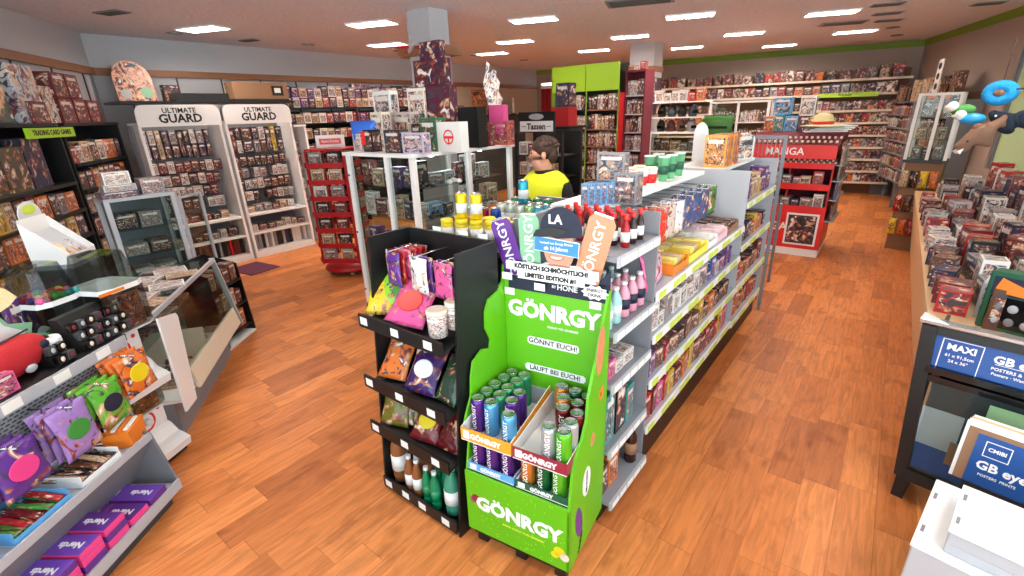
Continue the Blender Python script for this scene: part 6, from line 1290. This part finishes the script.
# trays and chocolate on the middle shelf
def bartray(u0, u1, c, lb, fill, z=.441, v0=.055, v1=.29, h=.06):
    r = thing('candy_tray', lb, 'tray', CA.pt(0, 0), CA.a); th = .004
    obj('tray_floor', MB().box(u0, u1, v0, v1, z, z+th), 'clear_white', r)
    b = MB(); b.box(u0, u1, v0, v0+th, z+th, z+h*.55); b.box(u0, u0+th, v0+th, v1, z+th, z+h); b.box(u1-th, u1, v0+th, v1, z+th, z+h); b.box(u0+th, u1-th, v1-th, v1, z+th, z+h*2.2); obj('tray_wall', b, c, r)
    n = 5
    for i in range(n):
        for j in range(3):
            u_ = u0+(u1-u0)*(i+.6)/(n+.2); cc_ = fill[(i+j) % len(fill)]
            bag('chocolate_bar', CA.pt(u_, v0+.012, z+.006+.014*j), (Matrix.Rotation(CA.a+rad(R_.uniform(-8, 8)), 4, 'Z') @ Matrix.Rotation(rad(-84), 4, 'X')).to_euler(), .034, .17, .014, cc_, f"{WORD[cc_]} chocolate bar in the {'white' if c == 'white' else lb.split()[-1]+' pale blue'} tray, {ORD[i]} from left, {['bottom', 'middle', 'top'][j]}", 'chocolate bar', 'chocolate bars in the trays', seed=i % 3)
bartray(-.34, -.13, 'white', 'white open tray of black chocolate bars in the middle of the candy shelf', ['black', 'brown', 'beige'])
bartray(-.64, -.40, 'tray_blue', 'pale blue open tray of red chocolate bars at the lower left', ['red', 'dark_red', 'green'])
bartray(-.98, -.70, 'tray_blue', 'pale blue open tray of bars at the very left of the candy shelf', ['red', 'white'])
for i in range(3): bag('snack_bag', CA.pt(-.115+.05*i, .15, .445), (Matrix.Rotation(CA.a, 4, 'Z') @ Matrix.Rotation(rad(-35), 4, 'X')).to_euler(), .11, .13, .03, 'navy', f"navy biscuit bag on the candy shelf left of the orange basket, {ORD[i]} from left", 'sweets bag', 'navy biscuit bags', seed=i)
bag('snack_bag', CA.pt(-.15, .26, .52), (Matrix.Rotation(CA.a, 4, 'Z') @ Matrix.Rotation(rad(-12), 4, 'X')).to_euler(), .13, .17, .04, 'navy', 'navy and white biscuit bag standing above the others beside the perforated panel', 'sweets bag', None, seed=6, patch='white')
r = thing('wrapped_basket', 'bright orange wrapped pack of white bars at the far end of the candy shelf', 'pack', CA.pt(-.005, .13, .441), CA.a+.3)
obj('basket_wrap', MB().prism([(-.07, 0), (.07, 0), (.085, .09), (-.085, .09)], -.06, .06, 'y'), 'orange', r)
for i in range(4): obj('bar', MB().bbox(-.06, .06, -.05+.027*i, -.03+.027*i, .0905, .102, .003), 'white' if i % 2 == 0 else 'orange', r)
# bags on peg hooks
def peg_bags(u, z, w_, h_, c, nm, n, where, tilt=-6, patch=None, words=None, th=.035):
    q = thing('peg_hook', f"chrome peg hook holding the {where}", 'hook', CA.pt(u, 0), CA.a); obj('peg', MB().tube((0, .309, z+h_*.93), (0, .10, z+h_*.93+.01), .004, 6), 'silver', q)
    for i in range(n):
        last = i == 0
        bag('sweets_bag', CA.pt(u, .115+.045*i, z), (Matrix.Rotation(CA.a, 4, 'Z') @ Matrix.Rotation(rad(tilt), 4, 'X')).to_euler(), w_, h_, th, c, f"{where}, {['front', 'middle', 'back'][i]} one", 'sweets bag', None, seed=i+int(z*10), patch=patch if last else None, words=words if last else None, tsize=.028)
peg_bags(.17, .63, .20, .21, 'orange', 'orange', 3, 'orange sweets bag with yellow oval hanging on the perforated panel', patch='yellow')
peg_bags(-.02, .57, .18, .22, '5aa832', 'green', 3, 'green and navy sweets bag hanging left of the orange one', patch='navy')
peg_bags(-.215, .55, .19, .24, '9a78b8', 'lilac', 3, 'lilac sweets bag hanging left of the green one', patch='green')
peg_bags(-.47, .57, .20, .20, 'purple', 'purple', 3, 'dark purple sweets bag hanging left of the lilac one', patch='dark_red' if 0 else 'pink')
peg_bags(-.72, .57, .20, .2, 'navy', 'navy', 2, 'navy sweets bag hanging at the far left of the panel')
# black top: display racks, tin, bag, standee, dispenser
g = 'small dark figures boxes in the counter racks'
def small_rack(u, v, z, n, m, lb, w_=.05):
    f = CA.sub(u, v, z); r = thing('counter_rack', lb, 'rack', f.pt(0, 0), f.a)
    obj('rack_body', MB().prism([(0, 0), (.14, 0), (.14, .05*m+.02), (.10, .05*m+.02)], 0, w_*n, 'x'), 'black', r)
    for i in range(n):
        for j in range(m): obj('compartment', MB().bbox(w_*i+.004, w_*(i+1)-.004, .03*j-.012, .03*j+.018, .045*j+.008, .045*j+.048, .003), 'dark_grey' if (i+j) % 2 else 'black_gloss', r); obj('figure', MB().ball((w_*(i+.5), .03*j-.014, .045*j+.030), .011, .005, .013, n=8, k=6), ['cream', 'light_grey', 'maroon'][(i*2+j) % 3], r)
    return r
small_rack(.10, .27, .901, 4, 3, 'black counter rack of small figures, nearest the price rail'); small_rack(.305, .27, .901, 2, 3, 'black counter rack of small figures, right of the nearest one'); small_rack(-.06, .27, .901, 2, 2, 'small low black counter rack left of the taller ones')
product('card_pack_box', CA, .17, .62, 1.08, (.12, .03, .10), 'maroon' if 0 else 'purple', 'small purple promotional card standing among the black counter racks', 'card')
o = [x for x in COL.objects if x.name.startswith('card_pack_box')][-1]; o.location.z = .901; o.scale.z = .26
r = thing('round_tin', 'white tin with red dots beside the red bag on the black counter', 'tin', CA.pt(.035, .37, .901), .3)
obj('tin_body', MB().lathe([(.045, 0), (.048, .01), (.048, .10), (.044, .11)], 20), 'white', r); 
for a in (-2.6, -2.0, -1.4): obj('red_dot', MB().ball((.046*math.cos(a), .046*math.sin(a), .03), .016, .006, .016, n=10, k=6), 'bright_red', r)
r = thing('red_bag', 'rounded red fabric bag with dark oval patches at the left edge', 'bag', CA.pt(-.13, .39, .901), CA.a+.15)
skin('body', [(-.16, 0, .08, .075), (-.02, 0, .085, .09), (.12, 0, .09, .075), (.17, -.02, .08, .045)], [(0, 1), (1, 2), (2, 3)], 'fabric_red', r, rootv=1)
obj('zip', MB().tube((-.14, -.01, .172), (.12, -.01, .176), .004, 6), 'dark_grey', r); obj('patch', MB().ball((.10, -.068, .10), .035, .012, .022), 'navy', r); obj('patch', MB().ball((-.02, -.085, .04), .03, .012, .018), 'light_grey', r)
product('pink_box', CA, -.30, .31, .901, (.12, .10, .09), 'pink', 'pink box at the left edge on the black counter', 'box', bevel=True)
r = thing('cutout_standee', 'pale cut-out standee of a blond figure in pastel dress, left edge', 'standee', CA.pt(-.05, .50, .901), CA.a+rad(-10))
card2 = lambda n_, pts, m_, d: obj(n_, MB().prism(pts, -d-.004, -d, 'y'), m_, r)
card2('dress', [(-.24, 0), (.20, 0), (.17, .05), (.19, .09), (.12, .12), (.14, .17), (.05, .20), (.02, .27), (-.08, .27), (-.10, .2), (-.2, .16), (-.17, .08), (-.25, .05)], 'mint', 0); card2('dress_white', [(-.10, .10), (.02, .08), (.10, .14), (.03, .2), (.0, .29), (-.07, .29), (-.11, .2)], 'clear_white', .005)
card2('hair_shape', [(-.17, .28), (-.14, .24), (-.05, .26), (.02, .26), (.08, .28), (.12, .31), (.09, .36), (.04, .40), (-.04, .41), (-.10, .39), (-.15, .35)], 'straw', .005); card2('face_shape', ell(-.02, .315, .035, .042), 'teeth', .010); card2('gloves', [(-.2, .10), (-.12, .12), (-.13, .18), (-.22, .18)], 'pale_pink', .005); card2('foot_stand', [(-.1, 0), (.1, 0), (.08, .02), (-.08, .02)], 'white', .006)
obj('strut', MB().box(-.02, .02, 0, .12, 0, .012), 'white', r)
# capsule machines: clear bins with white rims, fronts with a red ring
f = Fr(-3.10, .42, 118)
def shell(b, pts, z0, z1, k0=1, k1=1):
    n = len(pts); cx = sum(p[0] for p in pts)/n; cy = sum(p[1] for p in pts)/n
    s0 = [(cx+(x-cx)*k0, cy+(y-cy)*k0) for x, y in pts]; s1 = [(cx+(x-cx)*k1, cy+(y-cy)*k1) for x, y in pts]; q = .985
    for i in range(n):
        j = (i+1) % n; b._add([(*s0[i], z0), (*s0[j], z0), (*s1[j], z1), (*s1[i], z1), (cx+(s0[i][0]-cx)*q, cy+(s0[i][1]-cy)*q, z0), (cx+(s0[j][0]-cx)*q, cy+(s0[j][1]-cy)*q, z0), (cx+(s1[j][0]-cx)*q, cy+(s1[j][1]-cy)*q, z1), (cx+(s1[i][0]-cx)*q, cy+(s1[i][1]-cy)*q, z1)], [(0, 1, 2, 3), (5, 4, 7, 6)])
    return b
def octo(u0, u1, v0, v1, c=.05): return [(u0, v0+c*.6), (u0+c, v0), (u1-c, v0), (u1, v0+c*.6), (u1, v1-c), (u1-c, v1), (u0+c, v1), (u0, v1-c)]
def bin_parts(r, u0, u1, v0, v1, z0, z1, lid, art):
    o_ = octo(u0, u1, v0, v1)
    obj('bin_floor', MB().prism(o_, z0, z0+.01, 'z'), 'clear_white', r); obj('clear_bin', shell(MB(), o_, z0+.011, z1), 'acrylic', r)
    if art: obj('art_panel', MB().box(u0+.06, u1-.06, v0+.004, v0+.008, z0+.02, z1-.02), 'poster_art', r, color=art)
    if lid: obj('white_rim', shell(MB(), o_, z1+.001, z1+.028, 1.01, 1.0), 'white', r); obj('rim_tray', MB().prism(octo(u0+.01, u1-.01, v0+.01, v1-.01), z1+.012, z1+.018, 'z'), 'clear_white', r); obj('smoky_lid', shell(MB(), o_, z1+.029, z1+.029+lid, .99, .72), 'acrylic', r); obj('lid_top', MB().prism([(( u0+u1)/2+(x-(u0+u1)/2)*.72, (v0+v1)/2+(y-(v0+v1)/2)*.72) for x, y in o_], z1+.030+lid, z1+.034+lid, 'z'), 'acrylic', r)
def ringp(r, u, v, z, R=.062):
    b = MB(); n = 24
    for i in range(n):
        a0, a1 = 2*PI*i/n, 2*PI*(i+1)/n; b._add([(u+q*math.cos(a), v-.002, z+q*1.1*math.sin(a)) for q, a in ((R, a0), (R, a1), (R*.78, a1), (R*.78, a0))]+[(u+q*math.cos(a), v-.0005, z+q*1.1*math.sin(a)) for q, a in ((R, a0), (R, a1), (R*.78, a1), (R*.78, a0))], [(0, 1, 2, 3), (7, 6, 5, 4), (0, 4, 5, 1), (2, 6, 7, 3)])
    obj('printed_ring', b, 'bright_red', r); obj('turn_knob', MB().tube((u, v-.03, z), (u, v-.0025, z), .022, 12), 'clear_white', r)
r = thing('capsule_machine', 'white two tier capsule machine with red rings at the end of the candy counter', 'capsule machine', f.pt(0, 0), f.a)
u0, u1 = .0, .27
obj('foot', MB().box(u0+.01, u1-.01, .0, .27, 0, .04), 'black', r)
for z in (.041, .50):
    obj('chute', MB().prism([(-.03, z), (-.04, z+.05), (.0, z+.075), (.035, z+.09), (.07, z+.14), (.10, z+.16), (.28, z+.16), (.28, z)], u0, u1, 'x'), 'white', r)
    obj('front_plate', MB().bbox(u0, u1, .085, .28, z+.161, z+.36 if z > .4 else z+.31, .01), 'white', r); ringp(r, (u0+u1)/2, .084, z+.255 if z > .4 else z+.235, .058)
    obj('red_dot', MB().prism(ell(u1-.045, z+.31 if z > .4 else z+.28, .012, .012, 12), .082, .0845, 'y'), 'bright_red', r)
bin_parts(r, u0, u1, .03, .28, .352, .497, 0, 'c8783a'); bin_parts(r, u0+.10, u1+.08, .02, .30, .862, 1.10, .17, 'b06a48')
obj('rim_label', MB().box(u0+.07, u1-.06, .012, .016, 1.106, 1.122), 'orange', r)
r = thing('capsule_bin', 'clear capsule bin with white rim standing on the black counter, left of the machine', 'capsule bin', f.pt(0, 0), f.a)
bin_parts(r, -.10, .115, .16, .42, .901, 1.10, .17, None)
rr = random.Random(9)
for i in range(22):
    x, y = -.075+.034*(i % 6), .19+.052*(i//6); c = rr.choice(['orange', 'teal', 'green', 'pink', 'red', 'yellow', 'purple'])
    q = obj('toy_capsule', MB().ball((0, 0, .02), .02, n=12, k=8), 'tint', None, f.pt(x, y, 1.1185), 0, c); tag(q, f"{c} toy capsule under the smoky lid, {ORD[i%6]} from left, {ORD[i//6]} row from front", 'capsule', 'toy capsules')
for i in range(5):
    q = obj('toy_capsule', MB().ball((0, 0, .035), .035, n=14, k=9), 'tint', None, f.pt(-.06+.072*(i % 3)+.02*(i//3), .21+.09*(i//3), .912), 0, ['green', 'white', 'lime', 'white', 'green'][i]); tag(q, f"{['green', 'white', 'lime green', 'white', 'green'][i]} ball inside the lower clear bin on the counter, {ORD[i]} from left", 'capsule', 'balls in the clear bin')
# white tiered card display on its riser
q0, q1, q2 = at_z(39.5, 265, 1.15), at_z(73, 264, 1.15), at_z(97, 253, 1.15)
a_ = math.degrees(math.atan2(q2.y-q1.y, q2.x-q1.x)); wd = (q2-q1).length; dp = .21
f = Fr(q1.x, q1.y, a_, 1.15)
r = thing('card_display', 'white cardboard display with rounded top sign, stepped for card packs, upper left', 'display box', f.pt(0, 0), f.a)
obj('display_base', MB().box(.006, wd-.006, .004, dp-.006, 0, .01), 'white', r)
for x in (0, wd-.005): obj('display_side', MB().prism([(0, 0), (0, .06), (dp-.01, .27), (dp, .27), (dp, 0)], x, x+.005, 'x'), 'white', r)
obj('display_front', MB().box(.0055, wd-.0055, 0, .004, .0, .055), 'white', r); obj('display_back', MB().box(.0055, wd-.0055, dp-.005, dp, .0, .29), 'white', r)
m_ = wd/2; obj('sign_top', MB().prism([(m_-.10, .2901)]+[(m_+.10*math.cos(a), .30+.085*math.sin(a)) for a in [PI-PI*i/12 for i in range(13)]]+[(m_+.10, .2901)], dp-.005, dp, 'y'), 'clear_white', r); obj('sign_print', MB().prism(ell(m_, .335, .06, .03, 16), dp-.0065, dp-.0055, 'y'), 'price_green', r)
obj('step', MB().prism([(.01, .02), (dp-.01, .20), (dp-.01, .011), (.01, .011)], .006, wd-.006, 'x'), 'light_grey', r); text('MATCH ATTAX', .022, 'dark_grey', r, (m_, -.0008, .028))
for j in range(2):
    for i in range(2): q = bag('card_pack', f.pt(wd*(.28+.44*i), .03+.12*j, .045+.075*j), (Matrix.Rotation(f.a, 4, 'Z') @ Matrix.Rotation(rad(-50), 4, 'X')).to_euler(), .08, .12, .01, ['beige', 'silver', 'orange', 'beige'][i+2*j], f"foil card pack in the white tiered display, {['front', 'back'][j]} step, {['left', 'right'][i]} one", 'card pack', 'card packs in the tiered display', seed=i)
r = thing('riser', 'dark riser block under the white tiered card display', 'riser', (f.o.x, f.o.y, 0), f.a)
obj('riser_body', MB().box(.01, wd-.01, .01, dp-.01, 0, 1.12), 'dark_grey', r); obj('riser_top', MB().box(0, wd, 0, dp, 1.121, 1.149), 'grey', r)
# ================================================================ glass counter
GL = Fr(-3.10, .485, 144)
t = thing('glass_counter', 'long glass topped sales counter with cream wood band on the left', 'counter', GL.pt(0, 0), GL.a)
obj('base_panel', MB().box(.34, 1.55, .0, .40, 0, .25), 'grey', t)
obj('wood_band', MB().prism([(-.12, .27), (-.09, .42), (-.07, .42), (-.10, .27)], .48, 1.60, 'x'), 'pine' if 0 else 'cream', t)
obj('deck', MB().box(.34, 1.58, -.069, .40, .251, .269), 'white', t)
obj('front_glass', MB().prism([(-.086, .421), (-.02, .86), (-.014, .86), (-.080, .421)], .48, 1.58, 'x'), 'glass', t)
obj('top_glass', MB().box(.34, 1.60, -.02, .44, .861, .869), 'glass', t)
obj('end_frame', MB().prism([(-.13, .25), (-.03, .875), (.44, .875), (.44, .25)], 1.601, 1.615, 'x'), 'glass', t); obj('end_post', MB().prism([(-.13, .25), (-.03, .875), (.01, .875), (-.09, .25)], 1.616, 1.64, 'x'), 'light_grey', t); obj('top_rail', MB().box(.34, 1.60, -.04, -.021, .85, .88), 'light_grey', t)
obj('back_panel', MB().box(.34, 1.60, .41, .43, .27, .86), 'grey', t); obj('divider', MB().box(.95, .965, -.05, .40, .27, .52), 'cream', t); obj('glass_shelf', MB().box(.36, 1.58, .10, .40, .60, .606), 'glass', t)
obj('end_panel', MB().box(.30, .339, .19, .43, 0, .88), 'white', t)
gl = 'goods lying in the glass counter'
for i in range(10):
    u_ = .56+.105*i; c = ['beige', 'grey', 'brown', 'white', 'dark_red', 'black', 'silver', 'beige', 'brown', 'grey'][i]
    product('card_case', GL, u_, .06+.10*(i % 3), .271, (.10, .17, .02+.01*(i % 3)), c, f"{c.replace('_', ' ')} flat case on the floor of the glass counter, {ORD[i]} from the left", 'case', gl, 'art_fine', R_.uniform(-.3, .3))
for i in range(8):
    c = ['grey', 'brown', 'black', 'navy', 'beige', 'grey', 'dark_red', 'brown'][i]; product('card_case', GL, .45+.145*i, .28, .607, (.13, .20, .015), c, f"{c.replace('_', ' ')} flat case on the glass shelf in the counter, {ORD[i]} from the left", 'case', gl, 'art_fine', R_.uniform(-.3, .3))
for i in range(9):
    u_, v_ = .62+.10*i, .08+.11*(i % 3); c = ['beige', 'white', 'brown', 'white', 'grey', 'white', 'beige', 'white', 'grey'][i]
    product('magazine', GL, u_, v_, .870, (.15, .21, .006+.012*(i % 2)), c, f"{c} leaflet lying on the glass counter top, {ORD[i]} from the left", 'leaflet', 'leaflets on the glass counter', 'art_fine', R_.uniform(-.6, .6))
# white end sheet and the white stand with red rings
ES = GL.sub(.06, -.11)
tag(obj('end_sheet', MB().prism([(.215, .25), (.395, .235), (.475, .80), (.455, .83), (.215, .89)], -.012, 0, 'y'), 'white', None, GL.pt(0, -.10, 0), GL.a), 'white sheet panel standing at the near end of the glass counter', 'panel')
# black stand of packs beyond the counter's end
BS = Fr(-4.43, 1.42, 127)
t = thing('floor_stand', 'black stepped floor stand with packs beyond the end of the glass counter', 'stand', BS.pt(0, 0), BS.a)
obj('stand_side', MB().prism([(0, .02), (.04, .70), (.34, .80), (.34, .02)], 0, .012, 'x'), 'black', t); obj('stand_side', MB().prism([(0, .02), (.04, .70), (.34, .80), (.34, .02)], .44, .452, 'x'), 'black', t); obj('stand_back', MB().box(.0125, .4395, .32, .34, .02, .8), 'black', t); obj('stand_base', MB().box(.0, .452, .0, .34, 0, .019), 'white', t)
for k, z in enumerate((.10, .33, .56)):
    obj('tier', MB().box(.0125, .4395, .02, .319, z-.015, z), 'black', t)
    row(BS, .02, .43, .05, z+.001, f"{ORD[k]} tier up, black floor stand", 'packs in the black floor stand', 'card_pack_box', 'pack', 'box', (.08, .12), (.13, .18), (.1, .15), pal='beige brown orange dark_red', mat='art', jit=.1)
tag(obj('door_mat', MB().bbox(-.28, .28, -.22, .22, 0, .012, .004), 'mat_purple', None, (-6.85, 2.75, 0), rad(8)), 'dark purple mat on the floor before the accessory racks', 'mat')
t = COL.objects[-1]
# grey glass tower behind the counter
TW = Fr(-4.94, .97, 88)
t = thing('glass_tower', 'grey framed glass tower of grey boxes behind the sales counter', 'display cabinet', TW.pt(0, 0), TW.a)
W_, D_2, H_ = .50, .36, 1.40
for x in (0, W_-.035):
    for y in (0, D_2-.035): obj('frame_post', MB().box(x, x+.035, y, y+.035, .06, H_-.03), 'light_grey', t)
obj('top_board', MB().box(0, W_, 0, D_2, H_-.029, H_), 'light_grey', t); obj('plinth', MB().box(0, W_, 0, D_2, 0, .059), 'light_grey', t)
obj('glass_pane', MB().box(.036, W_-.036, .01, .015, .061, H_-.031), 'glass', t); obj('glass_pane', MB().box(W_-.015, W_-.01, .036, D_2-.036, .061, H_-.031), 'glass', t); obj('back_panel', MB().box(.036, W_-.036, D_2-.015, D_2-.01, .061, H_-.031), 'mid_grey', t)
for k, z in enumerate((.45, .68, .90, 1.13)):
    obj('glass_shelf', MB().box(.036, W_-.036, .02, D_2-.02, z-.008, z), 'glass', t)
    row(TW, .045, .43, .06, z+.001, f"{['lowest', 'second', 'third', 'top'][k]} glass shelf, grey tower", 'boxes in the grey glass tower', 'grey_box', 'box', 'box', (.14, .18), (.09, .13), (.15, .2), pal='grey silver grey black', mat='art_fine', jit=.05)
product('boxed_game', TW, .12, .08, H_+.001, (.26, .18, .05), 'navy', 'flat navy box lying lowest on the grey glass tower', 'box', None, 'art_fine'); product('boxed_game', TW, .14, .09, H_+.052, (.22, .16, .05), 'silver', 'silver grey box lying on the flat navy one', 'box', None, 'art_fine'); product('boxed_game', TW, .36, .10, H_+.001, (.16, .16, .13), 'grey', 'grey box standing at the right on the grey glass tower', 'box', None, 'art_fine'); product('boxed_game', TW, .14, .10, H_+.103, (.18, .13, .10), 'white', 'pale box topmost on the grey glass tower', 'box', None, 'art_fine')
q = thing('tower_door', 'open glass door leaf of the grey glass tower, swung towards the counter', 'glass door', TW.sub(W_+.0, .0).pt(.01, .0), TW.a-rad(-40))
obj('door_glass', MB().box(.03, .30, -.004, .0, .1, 1.33), 'glass', q); obj('door_frame', MB().box(.30, .325, -.012, .008, .08, 1.35), 'light_grey', q); obj('door_frame', MB().box(.0, .029, -.012, .008, .08, 1.35), 'light_grey', q); obj('door_frame', MB().box(.03, .2999, -.012, .008, 1.3305, 1.35), 'light_grey', q)
# labels: keep them within sixteen words
import re as _re
for _o in COL.objects:
    if 'label' in _o:
        s = _o['label']
        if len(s.split()) > 16: s = s.replace(' from the left', ' from left').replace(' from the near end', ' from near end').replace(' boxed product,', ' pack,').replace(', near section', ' of near section')
        if len(s.split()) > 16: s = _re.sub(r'\bthe ', '', s)
        _o['label'] = s
# boxed figures beyond the 300 nearest: one uncounted mass on the far shelves
fb = sorted([o for o in COL.objects if o.name.split('.')[0] == 'figure_box'], key=lambda o: (o.location-CP).length)
far_ = fb[300:]
if far_:
    b = MB(); cols = []
    for i, o in enumerate(far_):
        M_ = Matrix.Translation(o.location) @ Matrix.Rotation(o.rotation_euler.z, 4, 'Z') @ Matrix.Diagonal((*o.scale, 1))
        b.box(-.5, .5, -.5, .5, 0, 1, M=M_); cols += [(o.color[0], o.color[1], o.color[2], 1)]*8
    me = b.mesh('far_figure_boxes'); ca = me.color_attributes.new('tone', 'FLOAT_COLOR', 'POINT')
    for i, c in enumerate(cols): ca.data[i].color = c
    m, nt, bs = newmat('far_boxes'); N_ = nt.nodes.new; L_ = nt.links.new
    at_ = N_('ShaderNodeAttribute'); at_.attribute_name = 'tone'; tc = N_('ShaderNodeTexCoord'); no = N_('ShaderNodeTexNoise'); no.inputs['Scale'].default_value = 22; no.inputs['Detail'].default_value = 2
    cr = N_('ShaderNodeValToRGB'); e = cr.color_ramp.elements; e[0].position = .40; e[0].color = (.03, .03, .05, 1); e[1].position = .66; e[1].color = (.62, .52, .45, 1); x = e.new(.53); x.color = (.25, .10, .07, 1)
    f2 = N_('ShaderNodeValToRGB'); e = f2.color_ramp.elements; e[0].position = .44; e[1].position = .5; n2 = N_('ShaderNodeTexNoise'); n2.inputs['Scale'].default_value = 13
    mx = N_('ShaderNodeMixRGB'); L_(tc.outputs['Object'], no.inputs['Vector']); L_(tc.outputs['Object'], n2.inputs['Vector']); L_(no.outputs['Fac'], cr.inputs[0]); L_(n2.outputs['Fac'], f2.inputs[0]); L_(f2.outputs[0], mx.inputs[0]); L_(at_.outputs['Color'], mx.inputs[1]); L_(cr.outputs[0], mx.inputs[2]); L_(mx.outputs[0], bs.inputs['Base Color'])
    for o in far_: bpy.data.objects.remove(o)
    o = obj('boxed_figures', setm(me, 'far_boxes'), None); tag(o, 'mass of boxed figures filling the farthest rows of the back wall shelving', 'boxes'); o['kind'] = 'stuff'
